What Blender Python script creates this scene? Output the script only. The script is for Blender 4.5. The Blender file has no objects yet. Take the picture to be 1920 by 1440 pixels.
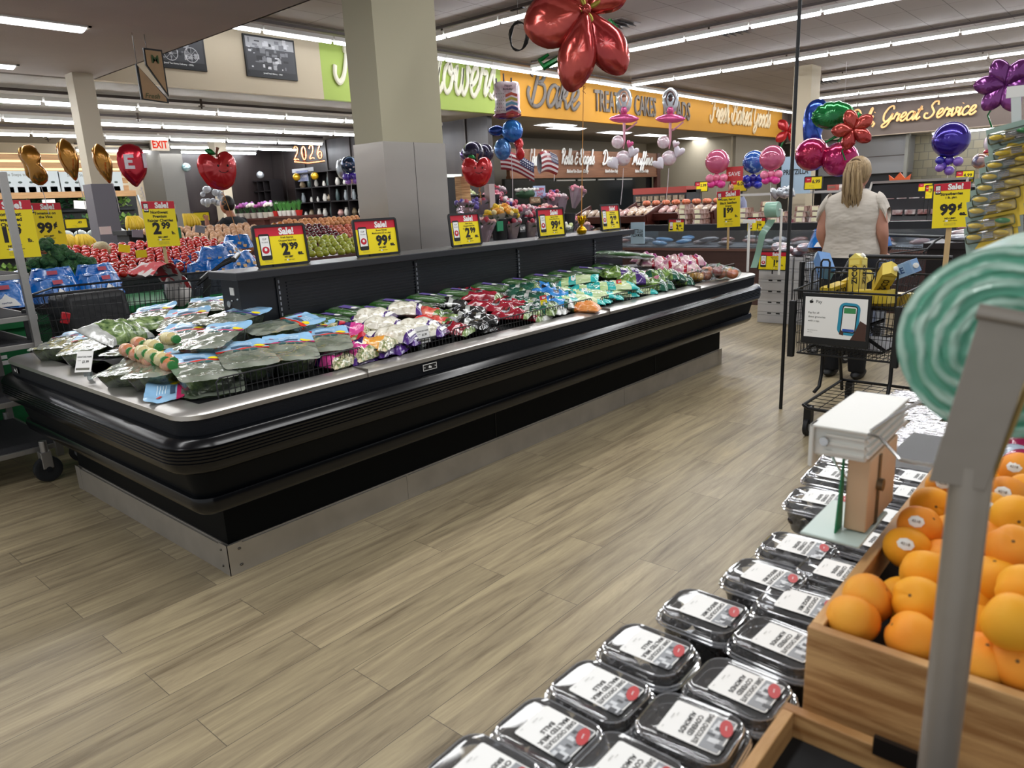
import bpy, bmesh, math, random
from mathutils import Vector, Matrix, Euler, noise as mnoise
SC = bpy.context.scene
COL = SC.collection
PI = math.pi
# ---------------------------------------------------------------- camera, exposure, world, lights
YAW, PIT, ROL, CAMH, FPX = 0.724233, -0.247048, -0.0462609, 1.5, 1362.83
_f = Vector((math.cos(PIT)*math.cos(YAW), math.cos(PIT)*math.sin(YAW), math.sin(PIT)))
_r = _f.cross(Vector((0, 0, 1))).normalized(); _u = _r.cross(_f)
_r2 = math.cos(ROL)*_r + math.sin(ROL)*_u
_u2 = -math.sin(ROL)*_r + math.cos(ROL)*_u
cam = bpy.data.cameras.new('camera')
cam.sensor_width = 36; cam.lens = FPX/1920*36; cam.clip_start = 0.02; cam.clip_end = 200
cam.dof.use_dof = True; cam.dof.focus_distance = 4.2; cam.dof.aperture_fstop = 7.0
camo = bpy.data.objects.new('camera', cam); COL.objects.link(camo)
camo.matrix_world = Matrix.Translation((0, 0, CAMH)) @ Matrix((_r2, _u2, -_f)).transposed().to_4x4()
SC.camera = camo
SC.view_settings.view_transform = 'Standard'; SC.view_settings.look = 'None'
SC.view_settings.gamma = 1; SC.view_settings.use_curve_mapping = False
SC.view_settings.exposure = EXPOSURE = 0.0
SC.cycles.use_denoising = True
SC.cycles.max_bounces = 7; SC.cycles.diffuse_bounces = 3; SC.cycles.glossy_bounces = 3
SC.cycles.transmission_bounces = 3; SC.cycles.transparent_max_bounces = 14
SC.cycles.caustics_reflective = False; SC.cycles.caustics_refractive = False
SC.cycles.sample_clamp_indirect = 4.0
wd = bpy.data.worlds.new('world'); SC.world = wd; wd.use_nodes = True
wd.node_tree.nodes['Background'].inputs[0].default_value = (0.95, 0.97, 1, 1)
wd.node_tree.nodes['Background'].inputs[1].default_value = 0.62
TUBE = 42.0          # strength of the fluorescent tubes
LAMP = 0.36
def area_lamp(name, loc, sx, sy, power, rot=(0, 0, 0), color=(1, 1, 1)):
 l = bpy.data.lights.new(name, 'AREA'); l.shape = 'RECTANGLE'; l.size = sx; l.size_y = sy
 l.energy = power*LAMP; l.color = color
 o = bpy.data.objects.new(name, l); o.location = loc; o.rotation_euler = rot; COL.objects.link(o)
 return o
# ---------------------------------------------------------------- pixel -> place on a known plane
def ray(px, py):
 return (_r2*((px-960)/FPX) - _u2*((py-720)/FPX) + _f)
def at(px, py, ax, v):
 d = ray(px, py); t = (v - (0, 0, CAMH)[ax])/d[ax]
 return Vector((0, 0, CAMH)) + d*t
def atslope(px, py, z0, y0, k):
 """the point where the ray meets the plane z = z0 + k*(y-y0)"""
 d = ray(px, py); t = (z0 - k*y0 - CAMH)/(d.z - k*d.y)
 return Vector((0, 0, CAMH)) + d*t
# ---------------------------------------------------------------- materials
_M = {}
def srgb(h):
 h = h.lstrip('#'); c = [int(h[i:i+2], 16)/255 for i in (0, 2, 4)]
 return tuple((x/12.92 if x <= .04045 else ((x+.055)/1.055)**2.4) for x in c)
def mat(name, col='#808080', rough=.5, metal=0, alpha=1, emit=0, coat=0, var=0, bump=0, bscale=30, spec=None,
  sub=0, obj_var=0, col2=None, nscale=8, stretch=None, detail=3, sheen=0, trans=0, lo=.35, hi=.65, bdist=.01):
 if name in _M: return _M[name]
 m = bpy.data.materials.new(name); m.use_nodes = True; _M[name] = m
 nt = m.node_tree; b = nt.nodes['Principled BSDF']
 c = srgb(col) if isinstance(col, str) else col
 I = b.inputs
 I['Base Color'].default_value = (*c, 1); I['Roughness'].default_value = rough; I['Metallic'].default_value = metal
 if alpha < 1: I['Alpha'].default_value = alpha
 if coat: I['Coat Weight'].default_value = coat; I['Coat Roughness'].default_value = .08
 if spec is not None: I['Specular IOR Level'].default_value = spec
 if sheen: I['Sheen Weight'].default_value = sheen
 if trans: I['Transmission Weight'].default_value = trans; I['IOR'].default_value = 1.2
 if sub: I['Subsurface Weight'].default_value = sub; I['Subsurface Radius'].default_value = (.02, .01, .004); I['Subsurface Scale'].default_value = .5
 if emit: I['Emission Color'].default_value = (*c, 1); I['Emission Strength'].default_value = emit
 tc = nt.nodes.new('ShaderNodeTexCoord')
 vec = tc.outputs['Object']
 if stretch:
  mp = nt.nodes.new('ShaderNodeMapping'); mp.inputs['Scale'].default_value = stretch
  nt.links.new(vec, mp.inputs[0]); vec = mp.outputs[0]
 last = None
 if col2 is not None or var:
  n = nt.nodes.new('ShaderNodeTexNoise'); n.inputs['Scale'].default_value = nscale; n.inputs['Detail'].default_value = detail
  nt.links.new(vec, n.inputs[0])
  rp = nt.nodes.new('ShaderNodeValToRGB'); nt.links.new(n.outputs[0], rp.inputs[0])
  c2 = srgb(col2) if col2 is not None else tuple(min(1, x*(1+var)) for x in c)
  c1 = c if col2 is not None else tuple(x*(1-var) for x in c)
  rp.color_ramp.elements[0].position = lo; rp.color_ramp.elements[1].position = hi
  rp.color_ramp.elements[0].color = (*c1, 1); rp.color_ramp.elements[1].color = (*c2, 1)
  last = rp.outputs[0]
 if obj_var:
  oi = nt.nodes.new('ShaderNodeObjectInfo'); hs = nt.nodes.new('ShaderNodeHueSaturation')
  mr = nt.nodes.new('ShaderNodeMapRange'); mr.inputs['To Min'].default_value = 1-obj_var; mr.inputs['To Max'].default_value = 1+obj_var
  nt.links.new(oi.outputs['Random'], mr.inputs[0]); nt.links.new(mr.outputs[0], hs.inputs['Value'])
  if last: nt.links.new(last, hs.inputs['Color'])
  else: hs.inputs['Color'].default_value = (*c, 1)
  last = hs.outputs[0]
 if last: nt.links.new(last, I['Base Color'])
 if bump:
  n = nt.nodes.new('ShaderNodeTexNoise'); n.inputs['Scale'].default_value = bscale; n.inputs['Detail'].default_value = 2
  nt.links.new(vec, n.inputs[0])
  bp = nt.nodes.new('ShaderNodeBump'); bp.inputs['Strength'].default_value = bump; bp.inputs['Distance'].default_value = bdist
  nt.links.new(n.outputs[0], bp.inputs['Height']); nt.links.new(bp.outputs[0], I['Normal'])
 return m
def glow(name, col, s):
 if name in _M: return _M[name]
 m = bpy.data.materials.new(name); m.use_nodes = True; _M[name] = m
 nt = m.node_tree; nt.nodes.clear()
 e = nt.nodes.new('ShaderNodeEmission'); o = nt.nodes.new('ShaderNodeOutputMaterial')
 e.inputs[0].default_value = (*srgb(col), 1); e.inputs[1].default_value = s
 nt.links.new(e.outputs[0], o.inputs[0]); return m
def clear(name, col='#ffffff', op=.25, rough=.08, bump=0, bscale=20, kf=.9):
 """thin clear plastic: mostly see-through, bright glints (cheap, no refraction)"""
 if name in _M: return _M[name]
 m = bpy.data.materials.new(name); m.use_nodes = True; _M[name] = m
 nt = m.node_tree; nt.nodes.clear(); N = nt.nodes.new; L = nt.links.new
 o = N('ShaderNodeOutputMaterial'); t = N('ShaderNodeBsdfTransparent'); g = N('ShaderNodeBsdfGlossy'); d = N('ShaderNodeBsdfDiffuse')
 t.inputs[0].default_value = (*srgb(col), 1); g.inputs['Roughness'].default_value = rough
 d.inputs[0].default_value = (*srgb(col), 1)
 fr = N('ShaderNodeFresnel'); fr.inputs[0].default_value = 1.5
 a = N('ShaderNodeMixShader'); a.inputs[0].default_value = op
 L(t.outputs[0], a.inputs[1]); L(d.outputs[0], a.inputs[2])
 mt = N('ShaderNodeMath'); mt.operation = 'MULTIPLY_ADD'; mt.inputs[1].default_value = kf; mt.inputs[2].default_value = .05
 L(fr.outputs[0], mt.inputs[0])
 b = N('ShaderNodeMixShader'); L(mt.outputs[0], b.inputs[0]); L(a.outputs[0], b.inputs[1]); L(g.outputs[0], b.inputs[2])
 L(b.outputs[0], o.inputs[0])
 if bump:
  tc = N('ShaderNodeTexCoord'); n = N('ShaderNodeTexNoise'); n.inputs['Scale'].default_value = bscale
  L(tc.outputs['Object'], n.inputs[0]); bp = N('ShaderNodeBump'); bp.inputs['Strength'].default_value = bump; bp.inputs['Distance'].default_value = .01
  L(n.outputs[0], bp.inputs['Height'])
  for q in (g, d, fr): L(bp.outputs[0], q.inputs['Normal'])
 return m
# ---------------------------------------------------------------- mesh builder
class MB:
 def __init__(s): s.v = []; s.f = []; s.mi = []; s.mats = []; s.cur = 0
 def m(s, material):
  if material not in s.mats: s.mats.append(material)
  s.cur = s.mats.index(material); return s
 def add(s, vs, fs, M=None):
  o = len(s.v)
  s.v += [tuple(M @ Vector(p)) if M is not None else tuple(p) for p in vs]
  s.f += [tuple(i+o for i in f) for f in fs]; s.mi += [s.cur]*len(fs); return s
 def box(s, c, d, M=None, taper=None):
  x, y, z = (k/2 for k in d); cx, cy, cz = c; t = taper or 1
  vs = [(cx+a*x*(1 if e < 0 else t), cy+b*y*(1 if e < 0 else t), cz+e*z) for e in (-1, 1) for a, b in ((-1, -1), (1, -1), (1, 1), (-1, 1))]
  return s.add(vs, [(3, 2, 1, 0), (4, 5, 6, 7), (0, 1, 5, 4), (1, 2, 6, 5), (2, 3, 7, 6), (3, 0, 4, 7)], M)
 def bb(s, a, b, M=None):
  return s.box([(p+q)/2 for p, q in zip(a, b)], [abs(p-q) for p, q in zip(a, b)], M)
 def prism(s, poly, z0, z1, M=None):
  n = len(poly)
  vs = [(x, y, z0) for x, y in poly]+[(x, y, z1) for x, y in poly]
  return s.add(vs, [tuple(range(n-1, -1, -1)), tuple(range(n, 2*n))]+[(i, (i+1) % n, n+(i+1) % n, n+i) for i in range(n)], M)
 def grid(s, nu, nv, fn, M=None, cu=False, cv=False, flip=False):
  U = nu if cu else nu+1; V = nv if cv else nv+1
  vs = [fn(i/nu, j/nv) for j in range(V) for i in range(U)]
  fs = []
  for j in range(nv):
   for i in range(nu):
    a = (j % V)*U+i % U; b = (j % V)*U+(i+1) % U; c = ((j+1) % V)*U+(i+1) % U; d = ((j+1) % V)*U+i % U
    fs.append((a, d, c, b) if flip else (a, b, c, d))
  return s.add(vs, fs, M)
 def lathe(s, prof, n=20, M=None, sy=1):
  vs = [(r*math.cos(2*PI*i/n), sy*r*math.sin(2*PI*i/n), z) for r, z in prof for i in range(n)]
  fs = [(j*n+i, j*n+(i+1) % n, (j+1)*n+(i+1) % n, (j+1)*n+i) for j in range(len(prof)-1) for i in range(n)]
  if prof[0][0] > 1e-5: fs.append(tuple(range(n-1, -1, -1)))
  if prof[-1][0] > 1e-5: fs.append(tuple((len(prof)-1)*n+i for i in range(n)))
  return s.add(vs, fs, M)
 def cyl(s, a, b, r, n=12, r2=None):
  return s.tube([a, b], r if r2 is None else [r, r2], n)
 def tube(s, pts, r, n=6, closed=False, sq=False):
  P = [Vector(p) for p in pts]; k = len(P); R = r if isinstance(r, (list, tuple)) else [r]*k
  vs = []; up = None
  for i in range(k):
   if closed: d = P[(i+1) % k]-P[i-1]
   else: d = P[min(i+1, k-1)]-P[max(i-1, 0)]
   d = d.normalized() if d.length > 1e-9 else Vector((0, 0, 1))
   if up is None: up = Vector((0, 0, 1)) if abs(d.z) < .9 else Vector((0, 1, 0))
   x = d.cross(up)
   if x.length < 1e-4: x = d.orthogonal()
   x.normalize(); y = x.cross(d).normalized(); up = y
   for j in range(n):
    a = 2*PI*(j+.5)/n; vs.append(P[i]+x*(R[i]*math.cos(a))+y*(R[i]*math.sin(a)))
  fs = []
  for i in range(k if closed else k-1):
   for j in range(n):
    a = i*n; b = ((i+1) % k)*n; fs.append((a+j, a+(j+1) % n, b+(j+1) % n, b+j))
  if not closed: fs += [tuple(range(n-1, -1, -1)), tuple((k-1)*n+j for j in range(n))]
  return s.add(vs, fs)
 def ball(s, c, r, nu=12, nv=8, M=None, fn=None):
  rx, ry, rz = r if isinstance(r, (tuple, list)) else (r, r, r)
  vs = [(0, 0, -1)]+[(math.sin(PI*j/nv)*math.cos(2*PI*i/nu), math.sin(PI*j/nv)*math.sin(2*PI*i/nu), -math.cos(PI*j/nv)) for j in range(1, nv) for i in range(nu)]+[(0, 0, 1)]
  out = []
  for p in vs:
   k = fn(*p) if fn else 1
   out.append((c[0]+p[0]*rx*k, c[1]+p[1]*ry*k, c[2]+p[2]*rz*k))
  L = len(vs)-1
  fs = [(0, 1+(i+1) % nu, 1+i) for i in range(nu)]
  fs += [(1+j*nu+i, 1+j*nu+(i+1) % nu, 1+(j+1)*nu+(i+1) % nu, 1+(j+1)*nu+i) for j in range(nv-2) for i in range(nu)]
  fs += [(L, 1+(nv-2)*nu+i, 1+(nv-2)*nu+(i+1) % nu) for i in range(nu)]
  return s.add(out, fs, M)
 def mesh(s, name, mt=None, smooth=True, ang=40):
  me = bpy.data.meshes.new(name); me.from_pydata(s.v, [], s.f)
  ms = s.mats or ([mt] if mt else [])
  for q in ms: me.materials.append(q)
  if len(ms) > 1: me.polygons.foreach_set('material_index', s.mi)
  if smooth:
   me.polygons.foreach_set('use_smooth', [True]*len(me.polygons))
   me.set_sharp_from_angle(angle=math.radians(ang))
  me.update(); return me
 def build(s, name, mt=None, parent=None, loc=None, rot=None, smooth=True, bev=0, ang=40):
  return link(name, s.mesh(name, mt, smooth, ang), parent, loc, rot, bev)
def link(name, me, parent=None, loc=None, rot=None, bev=0):
 o = bpy.data.objects.new(name, me); COL.objects.link(o)
 if parent is not None: o.parent = parent
 if loc is not None: o.location = loc
 if rot is not None: o.rotation_euler = rot
 if bev:
  b = o.modifiers.new('bevel', 'BEVEL'); b.width = bev; b.segments = 2; b.limit_method = 'ANGLE'; b.angle_limit = .6
 return o
def tag(o, label, cat, group=None, kind=None):
 o['label'] = label; o['category'] = cat
 if group: o['group'] = group
 if kind: o['kind'] = kind
 return o
def struct(o): o['kind'] = 'structure'; return o
def empty(name, loc=(0, 0, 0), rz=0, rot=None):
 o = bpy.data.objects.new(name, None); COL.objects.link(o); o.location = loc
 o.rotation_euler = rot if rot is not None else (0, 0, rz); o.empty_display_size = .05; return o
def copy_tree(o, parent=None, kids=None):
 c = o.copy(); COL.objects.link(c); c.parent = parent
 for ch in list(o.children): copy_tree(ch, c)
 return c
def T(x=0, y=0, z=0): return Matrix.Translation((x, y, z))
def RX(a): return Matrix.Rotation(a, 4, 'X')
def RY(a): return Matrix.Rotation(a, 4, 'Y')
def RZ(a): return Matrix.Rotation(a, 4, 'Z')
def SCL(x, y, z): return Matrix.Diagonal((x, y, z, 1))
def rrect(w, h, r, n=4):
 out = []
 for cx, cy, a0 in ((w/2-r, h/2-r, 0), (-w/2+r, h/2-r, PI/2), (-w/2+r, -h/2+r, PI), (w/2-r, -h/2+r, 1.5*PI)):
  out += [(cx+r*math.cos(a0+PI/2*i/n), cy+r*math.sin(a0+PI/2*i/n)) for i in range(n+1)]
 return out
def circ(r, n=24, cx=0, cy=0, sy=1): return [(cx+r*math.cos(2*PI*i/n), cy+sy*r*math.sin(2*PI*i/n)) for i in range(n)]
# ---------------------------------------------------------------- lettering
_T = {}
def text_mesh(txt, size, bold=0, depth=.002, squeeze=1, shear=0, align='CENTER', spacing=1):
 k = (txt, round(size, 4), bold, depth, squeeze, shear, align, spacing)
 if k in _T: return _T[k]
 c = bpy.data.curves.new('lettering', 'FONT'); c.body = txt; c.size = size; c.align_x = align; c.align_y = 'CENTER'
 c.offset = bold*size; c.extrude = depth/2; c.shear = shear; c.space_character = spacing; c.resolution_u = 2
 o = bpy.data.objects.new('lettering', c); COL.objects.link(o)
 bpy.context.view_layer.update()
 dg = bpy.context.evaluated_depsgraph_get()
 me = bpy.data.meshes.new_from_object(o.evaluated_get(dg)); me.name = 'lettering'
 bpy.data.objects.remove(o); bpy.data.curves.remove(c)
 if squeeze != 1:
  for v in me.vertices: v.co.x *= squeeze
 _T[k] = me; return me
def text(txt, size, mt, parent, loc, rot=(0, 0, 0), name='lettering', **kw):
 me = text_mesh(txt, size, **kw).copy(); me.materials.clear(); me.materials.append(mt)
 return link(name, me, parent, loc, rot)
# hand-drawn monoline script: strokes per letter in a unit where x-height = 1
def _cr(pts, n=5):
 P = [pts[0]]+list(pts)+[pts[-1]]; out = []
 for i in range(1, len(P)-2):
  p0, p1, p2, p3 = P[i-1:i+3]
  for k in range(n):
   t = k/n
   out.append(tuple(.5*((2*p1[j])+(-p0[j]+p2[j])*t+(2*p0[j]-5*p1[j]+4*p2[j]-p3[j])*t*t+(-p0[j]+3*p1[j]-3*p2[j]+p3[j])*t**3) for j in range(2)))
 out.append(tuple(pts[-1])); return out
GL = {
 'a': (1.0, [[(.82, .75), (.6, 1), (.3, .95), (.08, .6), (.08, .2), (.3, 0), (.6, .25), (.8, .75), (.85, 1)], [(.84, .95), (.75, .3), (.85, 0), (1.05, .25)]]),
 'b': (.95, [[(0, .3), (.3, 1.2), (.42, 1.8), (.3, 1.95), (.18, 1.5), (.15, .3), (.35, 0), (.65, .15), (.7, .7), (.5, .95), (.3, .8)], [(.65, .8), (.95, .9)]]),
 'c': (.75, [[(.65, .8), (.45, 1), (.15, .75), (.08, .3), (.3, 0), (.6, .1), (.8, .35)]]),
 'd': (1.0, [[(.8, .75), (.55, 1), (.2, .9), (.05, .4), (.25, 0), (.6, .2), (.85, .9), (1.0, 1.9)], [(.95, 1.6), (.78, .4), (.85, 0), (1.05, .25)]]),
 'e': (.75, [[(.0, .3), (.35, .45), (.6, .75), (.5, 1), (.25, .9), (.08, .45), (.2, .05), (.45, 0), (.78, .35)]]),
 'f': (.6, [[(0, .3), (.3, 1.0), (.5, 1.7), (.42, 1.95), (.28, 1.6), (.15, .3), (.05, -.6), (-.05, -.85), (-.15, -.6), (.1, -.1), (.6, .35)]]),
 'g': (.95, [[(.8, .75), (.55, 1), (.2, .85), (.08, .4), (.25, .05), (.55, .25), (.82, .95)], [(.82, .95), (.65, 0), (.5, -.7), (.3, -.9), (.15, -.6), (.5, -.1), (.95, .3)]]),
 'h': (.95, [[(0, .3), (.32, 1.2), (.45, 1.8), (.33, 1.95), (.2, 1.4), (.08, 0)], [(.1, .35), (.35, .9), (.58, .95), (.58, .5), (.6, .05), (.75, .05), (.95, .35)]]),
 'i': (.45, [[(0, .3), (.25, .95), (.18, .3), (.25, 0), (.48, .3)], [(.3, 1.35), (.33, 1.42)]]),
 'k': (.95, [[(0, .3), (.32, 1.2), (.45, 1.8), (.33, 1.95), (.2, 1.4), (.08, 0)], [(.1, .4), (.4, .95), (.6, .9), (.5, .6), (.25, .5), (.5, .35), (.65, 0), (.95, .3)]]),
 'l': (.5, [[(0, .3), (.3, 1.1), (.45, 1.75), (.35, 1.95), (.22, 1.5), (.15, .3), (.28, 0), (.52, .3)]]),
 'm': (1.3, [[(0, .8), (.12, .95), (.08, 0)], [(.1, .4), (.35, .95), (.5, .8), (.45, 0)], [(.48, .4), (.75, .95), (.92, .85), (.9, .2), (1.0, 0), (1.3, .35)]]),
 'n': (1.0, [[(0, .8), (.14, .95), (.08, 0)], [(.1, .4), (.4, .95), (.6, .9), (.58, .2), (.7, 0), (1.0, .35)]]),
 'o': (.85, [[(.45, 1), (.15, .8), (.08, .3), (.3, 0), (.6, .2), (.68, .7), (.45, 1), (.4, .8), (.6, .65), (.88, .8)]]),
 'r': (.75, [[(0, .3), (.22, 1.05), (.3, .85), (.6, .85), (.5, .4), (.5, .05), (.78, .35)]]),
 's': (.7, [[(0, .3), (.4, 1.1), (.45, .7), (.6, .3), (.4, 0), (.1, .1)], [(.4, .02), (.72, .35)]]),
 't': (.6, [[(0, .3), (.35, 1.1), (.45, 1.6)], [(.43, 1.5), (.2, .4), (.3, 0), (.6, .3)], [(.1, 1.15), (.65, 1.2)]]),
 'u': (1.0, [[(0, .35), (.2, .95), (.12, .3), (.3, 0), (.6, .3), (.78, .95)], [(.76, .9), (.68, .2), (.8, 0), (1.0, .3)]]),
 'v': (.8, [[(0, .5), (.18, .95), (.2, .4), (.3, 0), (.6, .4), (.55, .95), (.85, .85)]]),
 'w': (1.2, [[(0, .4), (.18, .95), (.12, .3), (.3, 0), (.55, .3), (.62, .9)], [(.62, .9), (.6, .2), (.78, 0), (1.02, .4), (.95, .95), (1.22, .8)]]),
 'R': (1.3, [[(.25, 0), (.4, 1.0), (.5, 1.7)], [(.05, 1.4), (.3, 1.85), (.8, 1.95), (1.05, 1.6), (.85, 1.1), (.45, .95), (.75, .7), (.95, .1), (1.1, 0), (1.3, .3)]]),
 'B': (1.35, [[(.2, 0), (.4, 1.0), (.55, 1.75)], [(0, 1.3), (.25, 1.8), (.75, 2.0), (1.05, 1.65), (.85, 1.15), (.5, 1.05), (1.0, .95), (1.15, .5), (.9, .08), (.5, -.05), (.1, .1), (-.15, .5), (-.1, .8)]]),
 'C': (1.2, [[(1.1, 1.5), (.95, 1.9), (.5, 1.8), (.12, 1.1), (.15, .4), (.5, 0), (.9, .2), (1.15, .6)]]),
 'D': (1.4, [[(.3, 0), (.5, 1.1), (.55, 1.7)], [(.1, .3), (.2, -.02), (.5, 0), (1.0, .2), (1.3, .9), (1.15, 1.6), (.7, 1.95), (.2, 1.75), (.05, 1.4)]]),
 'F': (1.3, [[(.1, 1.3), (.1, 1.75), (.6, 1.8), (1.3, 1.9)], [(.75, 1.8), (.6, .9), (.5, .2), (.25, -.05), (.0, .15), (-.02, .45)], [(.4, .95), (1.0, 1.0)]]),
 'G': (1.35, [[(1.1, 1.5), (.95, 1.9), (.5, 1.8), (.12, 1.1), (.15, .4), (.5, .1), (.9, .5), (1.1, 1.05)], [(1.1, 1.05), (1.0, .2), (.75, -.4), (.35, -.6), (.15, -.35), (.6, .05), (1.35, .4)]]),
 'M': (1.7, [[(.0, .1), (.2, .1), (.35, .9), (.5, 1.8)], [(.5, 1.8), (.7, .3)], [(.7, .3), (.95, 1.2), (1.2, 1.8)], [(1.2, 1.8), (1.2, .5), (1.35, 0), (1.65, .3)]]),
 'S': (1.2, [[(1.1, 1.5), (1.0, 1.9), (.65, 1.9), (.4, 1.5), (.6, 1.1), (.85, .7), (.7, .2), (.3, 0), (-.1, .2), (-.1, .6), (.2, .6)]]),
 '&': (1.1, [[(.95, .9), (.5, .95), (.4, 1.3), (.7, 1.5), (.95, 1.25)], [(.5, .95), (.1, .6), (.2, .1), (.6, .0), (1.0, .35)]]),
 'I': (.9, [[(.1, 1.4), (.4, 1.8), (.7, 1.7), (.5, .8), (.3, .1), (.0, .1), (-.1, .4)]]),
 ',': (.45, [[(.15, .1), (.2, -.1), (.05, -.4)]]), ' ': (.6, []), '-': (.7, [[(.15, .5), (.6, .55)]]),
}
def script_mesh(txt, xh, w, depth, slant=.22, n=5):
 """monoline script lettering as a raised mesh in the xy plane"""
 b = MB(); x = 0; L = w/2
 for ch in txt:
  adv, st = GL[ch]
  for s_ in st:
   pts = [((px+x+py*slant)*xh, py*xh) for px, py in _cr(s_, n)]
   t = MB(); t.tube([(a, c, 0) for a, c in pts], L, 8)
   b.add([(p[0], p[1], p[2]/L*depth*.5+depth*.5) for p in t.v], t.f)
  x += adv
 return b, x*xh
# common colours
BLACK = mat('black plastic', '#0b0d10', .45)
WHITE = mat('white plastic', '#e8e8e4', .5)
STEEL = mat('brushed stainless', '#b9b6b0', .28, 1, bump=.05, bscale=60, stretch=(1, 1, 30))
CHROME = mat('chrome wire', '#c9c9c8', .2, 1)
INK = mat('black ink', '#101010', .6)
REDI = mat('sign red', '#c8102e', .5)
YEL = mat('sign yellow', '#f7df00', .5)
WPRT = mat('white print', '#f3f3f0', .6)
GREYI = mat('grey ink', '#6a6a60', .7)
# ================================================================ the setting
rnd = random.Random(5)
def floor_mat():
 m = bpy.data.materials.new('vinyl plank floor'); m.use_nodes = True; nt = m.node_tree; N = nt.nodes.new; L = nt.links.new
 b = nt.nodes['Principled BSDF']
 tc = N('ShaderNodeTexCoord'); br = N('ShaderNodeTexBrick'); L(tc.outputs['Object'], br.inputs[0])
 br.inputs['Color1'].default_value = (0, 0, 0, 1); br.inputs['Color2'].default_value = (1, 1, 1, 1); br.inputs['Mortar'].default_value = (.5, .5, .5, 1)
 br.inputs['Scale'].default_value = 1; br.inputs['Brick Width'].default_value = 1.22; br.inputs['Row Height'].default_value = .185
 br.inputs['Mortar Size'].default_value = .0012; br.offset = .37; br.offset_frequency = 2
 mp = N('ShaderNodeMapping'); mp.inputs['Scale'].default_value = (1.1, 13, 1); L(tc.outputs['Object'], mp.inputs[0])
 ad = N('ShaderNodeVectorMath'); ad.operation = 'ADD'; sc_ = N('ShaderNodeVectorMath'); sc_.operation = 'SCALE'; sc_.inputs['Scale'].default_value = 23
 L(br.outputs['Color'], sc_.inputs[0]); L(mp.outputs[0], ad.inputs[0]); L(sc_.outputs[0], ad.inputs[1])
 n = N('ShaderNodeTexNoise'); n.inputs['Scale'].default_value = 1.5; n.inputs['Detail'].default_value = 12; n.inputs['Roughness'].default_value = .68; n.inputs['Distortion'].default_value = .5; L(ad.outputs[0], n.inputs[0])
 rp = N('ShaderNodeValToRGB'); L(n.outputs[0], rp.inputs[0]); e = rp.color_ramp.elements
 e[0].position = .3; e[0].color = (*srgb('#74664f'), 1); e[1].position = .68; e[1].color = (*srgb('#b3a482'), 1)
 x = e.new(.45); x.color = (*srgb('#95876c'), 1)
 mx = N('ShaderNodeMix'); mx.data_type = 'RGBA'; mx.blend_type = 'MULTIPLY'; mx.inputs[0].default_value = 1
 hr = N('ShaderNodeMapRange'); hr.inputs['To Min'].default_value = .86; hr.inputs['To Max'].default_value = 1.08
 L(br.outputs['Color'], hr.inputs[0]); L(rp.outputs[0], mx.inputs['A']); L(hr.outputs[0], mx.inputs['B'])
 # fine dark pores and knots
 n2 = N('ShaderNodeTexNoise'); n2.inputs['Scale'].default_value = 5; n2.inputs['Detail'].default_value = 5; L(ad.outputs[0], n2.inputs[0])
 r2 = N('ShaderNodeMapRange'); r2.inputs['From Min'].default_value = .3; r2.inputs['From Max'].default_value = .42; r2.inputs['To Min'].default_value = .82; r2.inputs['To Max'].default_value = 1
 L(n2.outputs[0], r2.inputs[0]); m2 = N('ShaderNodeMix'); m2.data_type = 'RGBA'; m2.blend_type = 'MULTIPLY'; m2.inputs[0].default_value = 1
 L(mx.outputs['Result'], m2.inputs['A']); L(r2.outputs[0], m2.inputs['B'])
 m3 = N('ShaderNodeMix'); m3.data_type = 'RGBA'; L(br.outputs['Fac'], m3.inputs[0]); L(m2.outputs['Result'], m3.inputs['A']); m3.inputs['B'].default_value = (*srgb('#5b5246'), 1)
 L(m3.outputs['Result'], b.inputs['Base Color'])
 b.inputs['Roughness'].default_value = .36; b.inputs['Specular IOR Level'].default_value = .45
 n3 = N('ShaderNodeTexNoise'); n3.inputs['Scale'].default_value = .8; L(tc.outputs['Object'], n3.inputs[0])
 r3 = N('ShaderNodeMapRange'); r3.inputs['To Min'].default_value = .26; r3.inputs['To Max'].default_value = .5; L(n3.outputs[0], r3.inputs[0]); L(r3.outputs[0], b.inputs['Roughness'])
 bp = N('ShaderNodeBump'); bp.inputs['Strength'].default_value = .12; bp.inputs['Distance'].default_value = .003; L(n.outputs[0], bp.inputs['Height']); L(bp.outputs[0], b.inputs['Normal'])
 return m
FLOOR = floor_mat()
def tile_mat(name, c1, c2, mortar, w, h, ms, bump=.3, swap=None, rough=.8, off=.5):
 m = bpy.data.materials.new(name); m.use_nodes = True; nt = m.node_tree; N = nt.nodes.new; L = nt.links.new
 b = nt.nodes['Principled BSDF']; tc = N('ShaderNodeTexCoord'); br = N('ShaderNodeTexBrick'); vec = tc.outputs['Object']
 if swap:
  sx = N('ShaderNodeSeparateXYZ'); cx = N('ShaderNodeCombineXYZ'); L(vec, sx.inputs[0]); L(sx.outputs[swap[0]], cx.inputs[0]); L(sx.outputs[swap[1]], cx.inputs[1]); vec = cx.outputs[0]
 L(vec, br.inputs[0]); br.inputs['Color1'].default_value = (*srgb(c1), 1); br.inputs['Color2'].default_value = (*srgb(c2), 1); br.inputs['Mortar'].default_value = (*srgb(mortar), 1)
 br.inputs['Scale'].default_value = 1; br.inputs['Brick Width'].default_value = w; br.inputs['Row Height'].default_value = h; br.inputs['Mortar Size'].default_value = ms; br.offset = off
 n = N('ShaderNodeTexNoise'); n.inputs['Scale'].default_value = 90; L(tc.outputs['Object'], n.inputs[0])
 bp = N('ShaderNodeBump'); bp.inputs['Strength'].default_value = bump; bp.inputs['Distance'].default_value = .004
 L(n.outputs[0], bp.inputs['Height']); L(bp.outputs[0], b.inputs['Normal'])
 L(br.outputs['Color'], b.inputs['Base Color']); b.inputs['Roughness'].default_value = rough
 return m
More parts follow.
